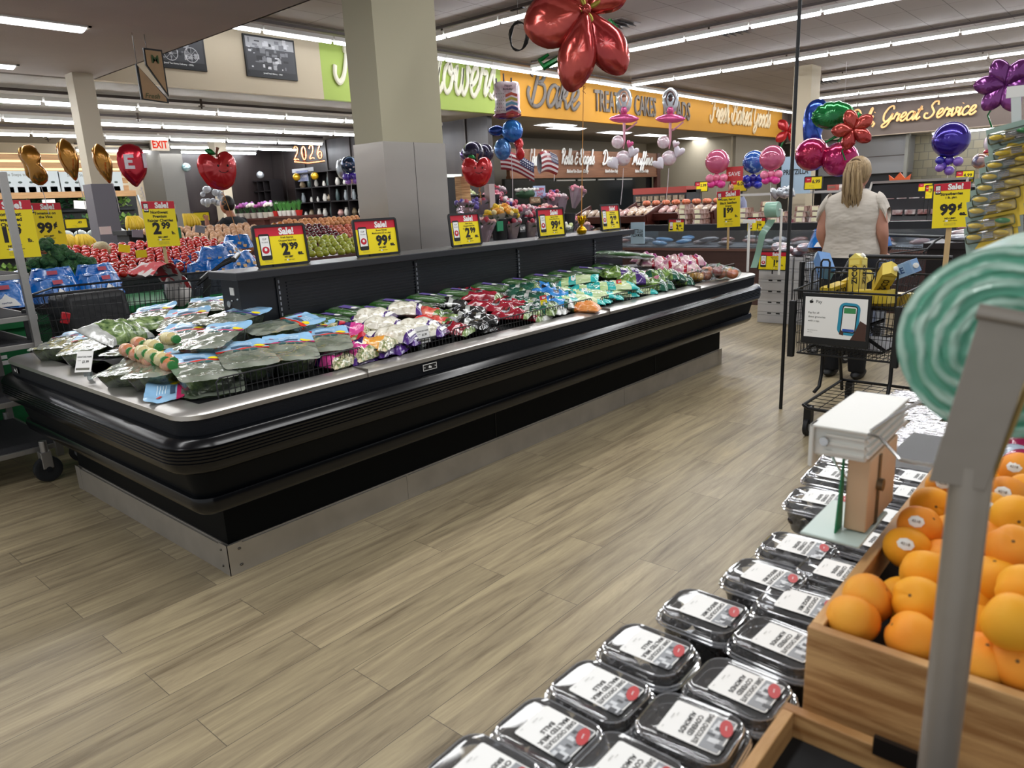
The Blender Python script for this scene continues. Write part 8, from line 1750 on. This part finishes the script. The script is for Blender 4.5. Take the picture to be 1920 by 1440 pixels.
HEART = smooth_closed([(0, .55), (.3, .85), (.75, .8), (.95, .35), (.7, -.25), (.3, -.75), (0, -1), (-.3, -.75), (-.7, -.25), (-.95, .35), (-.75, .8), (-.3, .85)])
APPLE = smooth_closed([(0, .62), (.25, .85), (.65, .88), (.95, .5), (.92, -.1), (.6, -.75), (.15, -.98), (-.2, -.95), (-.65, -.7), (-.95, -.1), (-.98, .45), (-.7, .88), (-.25, .85)])
BEAN = smooth_closed([(0, 1), (.5, .85), (.75, .4), (.55, 0), (.85, -.4), (.7, -.85), (0, -1.05), (-.65, -.75), (-.6, -.1), (-.9, .45), (-.6, .9)])
PETAL = smooth_closed([(0, 0), (.3, .25), (.5, .6), (.35, .95), (0, 1.12), (-.35, .95), (-.5, .6), (-.3, .25)])
CIRC = [(math.cos(2*PI*i/40), math.sin(2*PI*i/40)) for i in range(40)]
def SC2D(o, sx, sy=None, a=0, dx=0, dy=0): sy = sy or sx; c, s = math.cos(a), math.sin(a); return [(x*sx*c-y*sy*s+dx, x*sx*s+y*sy*c+dy) for x, y in o]
def fm(name, c, c2=None, rough=.12, metal=.75, ns=8, **k): return mat('foil '+name, c, max(rough, .2), metal*.8, coat=.5, col2=c2, nscale=ns, bump=.12, bscale=14, bdist=.02, **k)
FR = fm('red', '#c01f26', metal=.35); FSAL = fm('coral', '#b8483c', '#a02a2c', ns=3); FGRN = fm('green', '#14803a', '#0c5f30', ns=5); FGOLD = fm('gold', '#a87320', '#8a5a14', ns=6, metal=.9); FRG = fm('rose gold', '#d08a5c', metal=1, rough=.15); FPK = fm('pink', '#d4588e', metal=.5); FNV = fm('violet', '#2b1a78', '#3a2596', ns=3); FBL = fm('blue', '#1450a8', '#2f7ac8', ns=9, metal=.5); FMAG = fm('magenta', '#a0123c', '#b01e70', ns=4); FPUR = fm('purple', '#6a2a72', '#8a3f8c', ns=4); FWH = fm('white', '#dcd8dc', '#c9a9b4', ns=9, metal=.2); FSIL = fm('silver', '#aab2ba', '#d0d4d8', ns=6); FDK = fm('black', '#17172b', '#2b2440', ns=5, metal=.4); LTX = {c: mat('latex '+c, c, .25, coat=.5) for c in ('#e77fa0', '#e0409a', '#2030b0', '#2a2490', '#4a2f9a', '#7a5ab0', '#b8bcc4', '#d84a98', '#8a5cc0')}
STR = mat('balloon ribbon', '#c9883c', .4); STRW = mat('white ribbon', '#cfc8cc', .5)
def pxm(q): return (q-Vector((0, 0, CAMH))).dot(_f)/FPX
def balloon(name, px, py, ax, v, label, off=0, cat='balloon', group=None, tilt=0):
 q = at(px, py, ax, v); e = empty(name, q, 0, (PI/2, 0, math.atan2(q.y, q.x)-PI/2+off)); e.rotation_euler = (PI/2+tilt, 0, math.atan2(q.y, q.x)-PI/2+off); tag(e, label, cat, group); return e, pxm(q), q
def part(e, nm, b, m_=None, **k): return b.build(nm, m_, e, **k)
def ribbon(e, q, u, x0, y0, x1, y1, m_=STR, curl=False, r=.6):
 """ribbon from (x0,y0) down to (x1,y1) in pixels about the balloon centre"""
 pts = [(x0*u, -y0*u, 0), ((x0+(x1-x0)*.5+1)*u, -(y0+y1)/2*u, 0), (x1*u, -y1*u, 0)]; b = MB(); b.tube(pts, r*u, 5)
 if curl: b.tube([(x0*u+2.5*u*math.sin(k*1.1), -(y0+k*1.3)*u, 2.5*u*math.cos(k*1.1)) for k in range(22)], .5*u, 4)
 b.build('ribbon', m_, e)
# the large red flower balloon on the gold weight
e, u, q = balloon('flower_balloon', 1100, 22, 0, 5.03, 'huge coral red foil flower balloon near the ceiling, held by the gold weight')
for nm, L_p, W_p, a, dz, th in (('petal', 108, 100, 1.75, .02, 22), ('petal', 130, 74, 2.9, .05, 24), ('petal', 118, 72, 3.68, .0, 22), ('petal', 85, 70, 5.35, -.03, 18), ('petal', 95, 70, .35, -.03, 18)):
 part(e, nm, foil(SC2D(PETAL, W_p*u, L_p*u, a), th*u, 10, .006, 12), FSAL, loc=(0, 0, dz))
for a in (2.9, 3.6, 5.2, .4, 1.7): part(e, 'yellow_streak', foil(SC2D(PETAL, 9*u, 26*u, a), 3*u, 4), mat('foil yellow streak', '#9a8a32', .3, .4), loc=(0, 0, .062))
part(e, 'centre', MB().ball((0, 0, .09), (9*u, 9*u, 5*u)), FSAL)
b = MB(); b.tube([(-38*u, -70*u, -.03), (-58*u, -78*u, -.03), (-84*u, -90*u, -.03), (-92*u, -78*u, -.03), (-74*u, -68*u, -.03)], [7*u, 6*u, 7*u, 6*u, 3*u], 8); b.tube([(-40*u, -60*u, -.03), (-42*u, -100*u, -.03), (-30*u, -128*u, -.03)], [6*u, 9*u, 3*u], 8); b.tube([(40*u, -15*u, -.05), (54*u, -30*u, -.05), (50*u, -45*u, -.05)], [6*u, 6*u, 2*u], 8); part(e, 'green_sepal', b, FGRN)
w_ = Vector((5.03, 3.6, 1.33)); loc_ = Matrix.LocRotScale(q, e.rotation_euler, None).inverted() @ w_
b = MB(); b.tube([(-8*u, -110*u, 0), tuple(loc_)], .0035, 5); b.tube([(-8*u+.012*math.sin(k*.9), -110*u-k*.006, .012*math.cos(k*.9)) for k in range(24)], .002, 4); part(e, 'ribbon', b, STR)
# smiling apples
def apple(px, py, ax, v, s, label, off, ye, ang=0):
 e, u, q = balloon('apple_balloon', px, py, ax, v, label, off); part(e, 'foil_body', foil(SC2D(APPLE, s*u, s*.98*u, ang), s*.42*u, 10, .006, 16), FR)
 b = MB(); b.tube([(2*u, s*.6*u, 0), (0, s*.85*u, 0), (s*.1*u, s*1.12*u, 0)], [s*.07*u, s*.06*u, s*.09*u], 8); part(e, 'stem', b, mat('foil brown', '#7a4a34', .3, .3)); part(e, 'leaf', foil(SC2D(PETAL, s*.3*u, s*.5*u, 1.2, -.02*s*u, s*.8*u), s*.07*u, 5), FGRN)
 f = MB()
 for k in (-1, 1): f.ball((k*s*.24*u, s*.22*u, s*.425*u), (s*.05*u, s*.065*u, s*.03*u), 8, 6)
 f.tube([(s*.26*u*math.sin(t), s*(.08-.2*math.cos(t))*u, s*.44*u) for t in [-1.1+.22*j for j in range(11)]], s*.015*u, 5); part(e, 'face_print', f, INK, loc=(s*.1*u, 0, 0))
 f = MB()
 for k in (-1, 1): f.ball((k*s*.38*u+s*.1*u, s*.1*u, s*.36*u), (s*.08*u, s*.04*u, s*.04*u), 8, 6)
 part(e, 'cheek_print', f, mat('cheek pink', '#e58a8a', .4)); ribbon(e, q, u, 2, s, ye[0], ye[1], STR, True); return e
apple(410, 320, 1, 7.0, 37, 'left smiling red apple balloon floating over the tomatoes', .35, (22, 130), .12); apple(895, 322, 1, 7.2, 29, 'right smiling red apple balloon beside the pale wooden post', .0, (4, 60))
# gold beans, red letter, 2026
for i, (px, py, s, a) in enumerate([(64, 309, 36, .1), (135, 300, 36, .12), (200, 307, 34, .15)]):
 e, u, q = balloon('gold_balloon', px, py, 1, 7.4, 'gold foil balloon seen edge on over the cooler, %s of the three' % ('leftmost', 'middle', 'rightmost')[i], group='gold foil balloons')
 part(e, 'foil_body', foil(SC2D(BEAN if i == 0 else PETAL, s*.55*u if i == 0 else s*.9*u, s*u if i == 0 else s*1.9*u, a, 0, 0 if i == 0 else -s*1.05*u), s*.3*u, 10, .012, 20), FGOLD); part(e, 'rear_fold', foil(SC2D(BEAN, s*.32*u, s*.8*u, a, -s*.3*u, s*.12*u), s*.2*u, 7, .01, 16), FGOLD, loc=(0, 0, -.05)); ribbon(e, q, u, 4, s, 8, s+55, STRW)
e, u, q = balloon('letter_balloon', 248, 305, 1, 6.4, 'red and white foil letter balloon with a white ribbon over the cherries sign', .3)
part(e, 'foil_body', foil(smooth_closed([(0, 34*u), (19*u, 26*u), (26*u, 5*u), (22*u, -20*u), (8*u, -38*u), (0, -44*u), (-10*u, -36*u), (-22*u, -18*u), (-26*u, 6*u), (-18*u, 27*u)]), 12*u, 10, .012, 18), fm('crimson', '#b8162c', metal=.8))
f = MB()
for x0, x1, y0, y1 in ((-17, -11, -12, 14), (-11, 0, 8, 14), (-11, -3, -1, 4), (-11, 0, -12, -6), (16, 22, -10, 16)): f.bb((x0*u, y0*u, 9.5*u), (x1*u, y1*u, 12.0*u))
part(e, 'letter_print', f, FWH, smooth=False); ribbon(e, q, u, 8, 44, 28, 150, STRW, True)
e, u, q = balloon('number_balloon', 577, 288, 0, 11.55, 'rose gold 2026 script balloons before the dark floral wall')
DG = {'2': [(-.4, .55), (-.1, 1), (.35, .8), (.2, .1), (-.3, -.5), (-.4, -.85), (.1, -.7), (.5, -.8)], '0': [(0, 1), (-.35, .5), (-.35, -.4), (0, -.9), (.35, -.4), (.35, .5), (0, 1)], '6': [(.6, 1.35), (0, .6), (-.35, -.2), (-.1, -.85), (.35, -.7), (.45, -.1), (.1, .1), (-.25, -.2)]}
for k, d in enumerate('2026'):
 b = MB(); b.tube([((-21+14*k+p[0]*9)*u, (p[1]*13+2*k*.3)*u, .01*k) for p in _cr(DG[d], 5)], 2.3*u, 8); part(e, 'digit', b, FRG)
b = MB(); b.tube([(-26*u, -14*u, 0), (0, -17*u, 0), (30*u, -14*u, 0)], 2.4*u, 8); part(e, 'base_scroll', b, FRG)
board(567, 319, 0, 11.9, 1.0, .1, mat('white ledge', '#c9ccd0', .5), 'white ledge under the rose gold 2026 balloons', 'ledge')
board(566, 330, 0, 11.85, .55, .28, mat('mauve banner', '#7d82ae', .5, col2='#a8b0cc', nscale=6), 'mauve banner between two yellow balloons under the 2026 balloons', 'banner', ['The Class'], WPRT, ts=.3)
def bubble(px, py, ax, v, r, m_, label, clus=None, cols=None, st=None, deco=None, back=None):
 e, u, q = balloon('bubble_balloon', px, py, ax, v, label)
 part(e, 'foil_globe', foil(SC2D(CIRC, r*u), r*.72*u, 12, .004, 20), m_)
 if deco: b = MB(); [b.ball((r*.55*u*math.cos(a*2.4)*((a % 3+1)/3), r*.55*u*math.sin(a*2.4)*((a % 3+1)/3), r*.68*u), (r*.12*u, r*.09*u, r*.05*u), 8, 5) for a in range(7)]; part(e, 'print', b, deco)
 if clus:
  for k, (dx, dy, cr) in enumerate(clus): part(e, 'small_balloon', MB().ball((dx*u, -dy*u, (-.3*cr if k % 2 else .3*cr)*u), cr*u, 12, 8), LTX[cols[k % len(cols)]])
 if st: ribbon(e, q, u, st[0], r, st[1], st[2], STRW)
 if back: part(e, 'rear_balloon', foil(SC2D(CIRC, back[2]*u, back[3]*u, 0, back[0]*u, -back[1]*u), 6*u), FSIL, loc=(0, 0, -.1))
 return e
C6 = [(-13, 30, 8), (-1, 29, 8), (12, 30, 8), (-10, 40, 8), (8, 41, 8), (0, 38, 7)]; PKC = ['#e77fa0', '#e77fa0', '#e77fa0', '#e0409a', '#e0409a', '#e0409a']
FBUB = mat('pink bubble', '#c25a7c', .12, .2, coat=1); FBB = mat('blue bubble', '#1f4fa0', .15, .2, coat=1, col2='#8fb0dc', nscale=14, lo=.55, hi=.65)
bubble(1345, 303, 0, 12.4, 22, FBUB, 'pink bubble balloon with a small pink cluster, the left one', C6, PKC, (0, 0, 60)); bubble(1448, 296, 0, 11.8, 23, FBUB, 'pink bubble balloon with a small pink cluster, the right one beside the column', C6, PKC, (-2, 0, 120)); bubble(1414, 304, 0, 12.8, 21, FBB, 'blue patterned bubble balloon between the pink ones', C6, ['#2030b0', '#2a2490'], None)
bubble(1783, 262, 0, 11.5, 32, FNV, 'large dark violet globe balloon with a lilac cluster before the tile wall', [(-15, 36, 8), (0, 37, 9), (15, 40, 9), (-11, 46, 9), (-14, 50, 8), (2, 56, 9)], ['#2a2490', '#4a2f9a', '#7a5ab0', '#4a2f9a', '#7a5ab0', '#7a5ab0'], (2, 0, 70))
bubble(655, 309, 1, 10.2, 16, fm('navy', '#12203c', '#2f4a6a', ns=5), 'navy globe balloon with a violet cluster left of the column', [(-8, 22, 7), (2, 20, 7), (9, 22, 7), (-5, 30, 6), (9, 30, 6)], ['#4a2f9a', '#4a2f9a', '#4a2f9a', '#8a5cc0', '#8a5cc0'], (0, -2, 60), FWH, (-16, 6, 9, 18))
for i, (px, py, r, m_, y, ax) in enumerate([(887, 286, 20, FDK, 8.2, 1), (908, 288, 18, FDK, 8.4, 1), (876, 290, 14, fm('plum', '#4a2f6a', '#a8a0c8'), 8.3, 1), (332, 309, 10, fm('teal', '#7ab0a8', '#a8a860'), 9.2, 0), (349, 314, 8, fm('teal dark', '#5a8a90', '#c8dce0'), 9.2, 0), (1838, 302, 14, fm('rainbow', '#8fa0b8', '#c8824a', ns=6), 12, 0), (1856, 320, 8, FBL, 12, 0), (488, 328, 7, FSIL, 11.5, 0), (556, 332, 7, fm('yellow', '#d8a81c', metal=.6), 11.7, 0), (590, 330, 7, fm('yellow', '#d8a81c', metal=.6), 11.7, 0)]):
 bubble(px, py, ax, y, r, m_, ['black foil balloon behind the right apple balloon, front one', 'black foil balloon behind the right apple balloon, rear one', 'plum foil balloon at the left behind the right apple', 'larger teal foil balloon above the cubby shelf', 'smaller teal foil balloon above the cubby shelf', 'rainbow printed globe balloon above the strawberries sign', 'small blue balloon beside the rainbow globe', 'small silver balloon on the dark floral wall', 'left yellow balloon under the 2026 balloons', 'right yellow balloon under the 2026 balloons'][i], st=(0, 0, r+40) if i in (0, 1, 5) else None)
e, u, q = balloon('balloon_cluster', 400, 368, 1, 10.6, 'cluster of small silver balloons behind the left apple balloon')
r_ = random.Random(5)
for k in range(16): part(e, 'small_balloon', MB().ball((r_.uniform(-18, 18)*u, r_.uniform(-16, 14)*u, r_.uniform(-8, 8)*u), r_.uniform(4, 7)*u, 10, 7), LTX['#b8bcc4'])
# birthday cake stack
e, u, q = balloon('birthday_balloon', 950, 185, 1, 7.3, 'Happy Birthday cake balloon over blue and red balloons near the orange fascia')
part(e, 'cake_foil', foil(smooth_closed([(-22*u, 26*u), (-10*u, 31*u), (5*u, 30*u), (22*u, 28*u), (25*u, 15*u), (24*u, -18*u), (26*u, -26*u), (10*u, -36*u), (-10*u, -36*u), (-24*u, -24*u), (-22*u, -10*u), (-23*u, 10*u)]), 10*u, 9, .006, 16), FWH)
f = MB();
for k, c in enumerate(('#b8503c', '#b0a03c', '#5f90ac', '#22307a', '#a02c34')): f.m(mat('chevron '+c, c, .35)); y = 10-8*k; f.add([(-2*u, (y-4)*u, 0), (9*u, y*u, 0), (20*u, (y-4)*u, 0), (20*u, (y-9)*u, 0), (9*u, (y-5)*u, 0), (-2*u, (y-9)*u, 0)], [(0, 1, 4, 5), (1, 2, 3, 4)])
tx(f, 'Happy', 4*u, 21*u, 5*u, 22*u, INK, z=.001); tx(f, 'Birthday', 3*u, 15*u, 5*u, 34*u, INK, z=.001)
for k in range(24): disc(f, (-18+(k % 4)*4)*u, (8-(k//4)*6)*u, .7*u, .7*u, INK, .001)
part(e, 'cake_print', f, None, loc=(0, 0, 10.3*u), smooth=False)
part(e, 'cake_base', MB().ball((0, -30*u, 0), (27*u, 7*u, 10*u)), fm('navy orange', '#1f2a7a', '#b0503a', ns=3))
[part(e, 'candle', MB().tube([(x*u, 28*u, 0), (x*u, y*u, 0)], 1.8*u, 6), FDK) for x, y in ((-18, 36), (-4, 44), (10, 36))]
part(e, 'blue_globe', foil(SC2D(CIRC, 20*u, 21*u, 0, 8*u, -58*u), 13*u), FBL); part(e, 'blue_globe', foil(SC2D(CIRC, 16*u, 20*u, 0, -12*u, -90*u), 12*u), fm('sky', '#5a90cc', '#2f66b0', ns=9, metal=.5)); part(e, 'navy_star', foil(SC2D(PETAL, 20*u, 34*u, 1.57, 0, -55*u), 8*u), fm('deep blue', '#123a8a'), loc=(0, 0, -.1)); part(e, 'red_star', foil(SC2D(BEAN, 11*u, 20*u, 0, 20*u, -90*u), 8*u), FR); ribbon(e, q, u, 4, 100, 3, 190, STRW)
# flags
def flag(px, py, y, label, off, w, h, a):
 e, u, q = balloon('flag_balloon', px, py, 1, y, label, off); RED_ = mat('flag red', '#8a1a26', .3, coat=.4); WH_ = mat('flag white', '#d8d2d2', .3, coat=.4); NV_ = mat('flag navy', '#1c2350', .3, coat=.4); b = MB()
 def P(U, V): return ((U-.5)*w*u, ((.5-V)*h+6*math.sin(U*3.2+.5)-a*(U-.5)*20)*u, 6*u*math.sqrt(max(0, 1-(2*V-1)**2)))
 for j in range(9):
  b.m(RED_ if j % 2 == 0 else WH_).grid(14, 1, lambda s, t: P(s, (j+t)/9), flip=True)
 b.m(FSIL).grid(14, 6, lambda s, t: (P(s, t)[0], P(s, t)[1], -P(s, t)[2]))
 b.m(NV_).grid(6, 4, lambda s, t: tuple(Vector(P(.58+.42*s, t*.5))+Vector((0, 0, .6*u))), flip=True); b.m(WPRT)
 for i in range(6):
  for j in range(4): b.ball(tuple(Vector(P(.61+.065*i, .06+.12*j))+Vector((0, 0, .8*u))), .9*u, 5, 4)
 part(e, 'foil_flag', b); ribbon(e, q, u, w*.42, -6, w*.36, h*.8, STRW); return e
flag(970, 312, 7.6, 'waving American flag balloon below the birthday balloons', 0, 62, 34, 1.0); flag(1027, 308, 8.4, 'American flag balloon turned edge on in front of the walnut sign', .9, 50, 38, -.2)
e, u, q = balloon('hat_balloon', 1022, 294, 1, 8.8, 'red pointed hat balloon above the second flag'); part(e, 'foil_body', foil(smooth_closed([(0, 10*u), (6*u, 2*u), (10*u, -8*u), (0, -9*u), (-10*u, -8*u), (-6*u, 2*u)]), 5*u), FR)
# ballerinas
for i, (px, py, sk, X) in enumerate([(1170, 190, '#d9a890', 12.0), (1257, 190, '#4a2a24', 12.4)]):
 e, u, q = balloon('ballerina_balloon', px, py, 0, X, ('pale', 'dark')[i]+' skinned ballerina balloon with a pink tutu over white heart balloons, the %s one' % ('left', 'right')[i])
 part(e, 'clear_oval', foil(smooth_closed([(0, 24*u), (12*u, 16*u), (15*u, 2*u), (9*u, -18*u), (-9*u, -18*u), (-15*u, 2*u), (-12*u, 16*u)]), 6*u), FSIL)
 b = MB(); S_ = mat('doll skin '+sk, sk, .4); b.m(S_).ball((0, 4*u, 6*u), (4*u, 5.5*u, 2.5*u)); [b.tube([(s*5*u, -8*u, 6*u), (s*9*u, 4*u, 6*u), (s*4*u, 15*u, 6*u), (0, 17*u, 6*u)], 1.5*u, 6) for s in (-1, 1)]; b.m(mat('doll hair %d' % i, ('#7a4a30', '#191515')[i], .4)).ball((0, 8*u, 6*u), (4.5*u, 4*u, 2.6*u)); part(e, 'dancer', b)
 part(e, 'bodice', foil(smooth_closed([(-6*u, -8*u), (6*u, -8*u), (5*u, -22*u), (-5*u, -22*u)]), 6*u), FPK); part(e, 'tutu', foil(SC2D(smooth_closed([(1, 0), (.6, .42), (0, .62), (-.6, .42), (-1, 0), (-.6, -.4), (0, -.5), (.6, -.4)]), 28*u, 15*u, -.06, 0, -31*u), 9*u, 9, .02, 12), FPK)
 b = MB(); b.tube([(0, -36*u, 0), (0, -70*u, 0), (-2*u, -85*u, 0)], [3*u, 2.6*u, 1*u], 8); b.tube([(24*u, -38*u, 0), (14*u, -46*u, 0), (4*u, -52*u, 0)], 1.8*u, 6); part(e, 'leg', b, mat('doll leg pink', '#c98a9a', .35))
 for k, (dx, dy, r, m_, hs_) in enumerate([(-12, 72, 12, FWH, 0), (-2, 102, 14, FWH, 0), (16, 92, 11, mat('pearl white', '#cfcbd4', .25, coat=.5), 1), (-20, 112, 12, mat('pearl white', '#cfcbd4', .25, coat=.5), 1), (10, 78, 7, FPK if i == 0 else FWH, 1)]): part(e, 'heart_balloon' if hs_ else 'round_balloon', foil(SC2D(HEART if hs_ else CIRC, r*u, None, (.6 if dx < 0 else -.4) if hs_ else 0, dx*u, -dy*u), r*.5*u), m_, loc=(0, 0, .04*k))
 ribbon(e, q, u, -2, 120, -8, 188, STRW)
# cherries, green leaf, coral flower, blue letters
e, u, q = balloon('cherry_balloon', 1549, 290, 0, 6.5, 'pair of magenta foil cherries on green stems left of the shopper head')
part(e, 'cherry', foil(SC2D(CIRC, 30*u, 30*u, 0, -25*u, 2*u), 23*u, 12, .008, 14), FMAG); part(e, 'cherry', foil(SC2D(CIRC, 32*u, 31*u, 0, 24*u, -10*u), 24*u, 12, .008, 14), FMAG, loc=(0, 0, .03))
b = MB(); b.tube([(-2*u, 22*u, 0), (20*u, 34*u, 0), (48*u, 64*u, 0)], [2*u, 3*u, 4*u], 8); b.tube([(18*u, 18*u, 0), (32*u, 42*u, 0), (54*u, 68*u, 0)], [2*u, 3*u, 5*u], 8); part(e, 'stem', b, FGRN)
part(e, 'leaf', foil([((8+37*math.cos(t)*(1+.035*math.sin(14*t)*(t < PI)))*u, (68+24*math.sin(t)*(1+.09*abs(math.sin(6*t))*(t < PI)))*u) for t in [2*PI*k/60 for k in range(60)]], 14*u, 10, .01, 20), FGRN); ribbon(e, q, u, 25, -90, 25, -160, STRW, False, .3)
e, u, q = balloon('blue_balloon', 1531, 230, 0, 6.9, 'shiny blue foil balloon half behind the green leaf balloon'); part(e, 'foil_body', foil(smooth_closed([(-8*u, 40*u), (12*u, 38*u), (22*u, 10*u), (10*u, -20*u), (14*u, -44*u), (-10*u, -48*u), (-20*u, -36*u), (-24*u, 0), (-20*u, 26*u)]), 12*u, 9, .015, 18), fm('cobalt', '#12348c', '#3c60c0', ns=12, metal=.9))
def small_flower(px, py, X, m_, s, n, label, a0=0):
 e, u, q = balloon('flower_balloon', px, py, 0, X, label)
 for k in range(n): part(e, 'petal', foil(SC2D(PETAL, s*.75*u, s*u, a0+k*2*PI/n), s*.22*u, 8, .01, 10), m_, loc=(0, 0, .01*(k % 2)))
 part(e, 'stem', MB().tube([(0, 0, 0), (-s*.5*u, -s*1.1*u, -.02), (-s*.3*u, -s*1.6*u, -.02)], 1.6*u, 6), FGRN); return e
small_flower(1600, 243, 6.3, FSAL, 34, 5, 'coral foil flower balloon right of the green leaf balloon', .3); small_flower(1885, 160, 4.6, FPUR, 46, 6, 'large purple foil flower balloon at the upper right edge', .4); small_flower(1478, 246, 20, FR, 24, 4, 'far red foil flower balloon peeking out left of the far column', .7)
e, u, q = balloon('figure_balloon', 1858, 272, 0, 12.2, 'white foil balloon with rainbow stripes beside the corn holder strip')
for k, (c, y0) in enumerate([(FWH, 4), (fm('band red', '#a83040'), -12), (fm('band orange', '#c08a4a'), -17), (fm('band blue', '#274a7a'), -24)]): part(e, 'foil_band', MB().ball((0, y0*u, 0), ((12-k*.6)*u, (16 if k == 0 else 6)*u, 7*u)), c)
e, u, q = balloon('silver_balloon', 1468, 362, 0, 11.5, 'crumpled silver foil balloons behind the black pole'); [part(e, 'foil_body', foil(SC2D(HEART, 12*u, None, .5*k, (k*12-12)*u, 0), 6*u, 8, .02, 14), FSIL, loc=(0, 0, .05*k)) for k in range(3)]
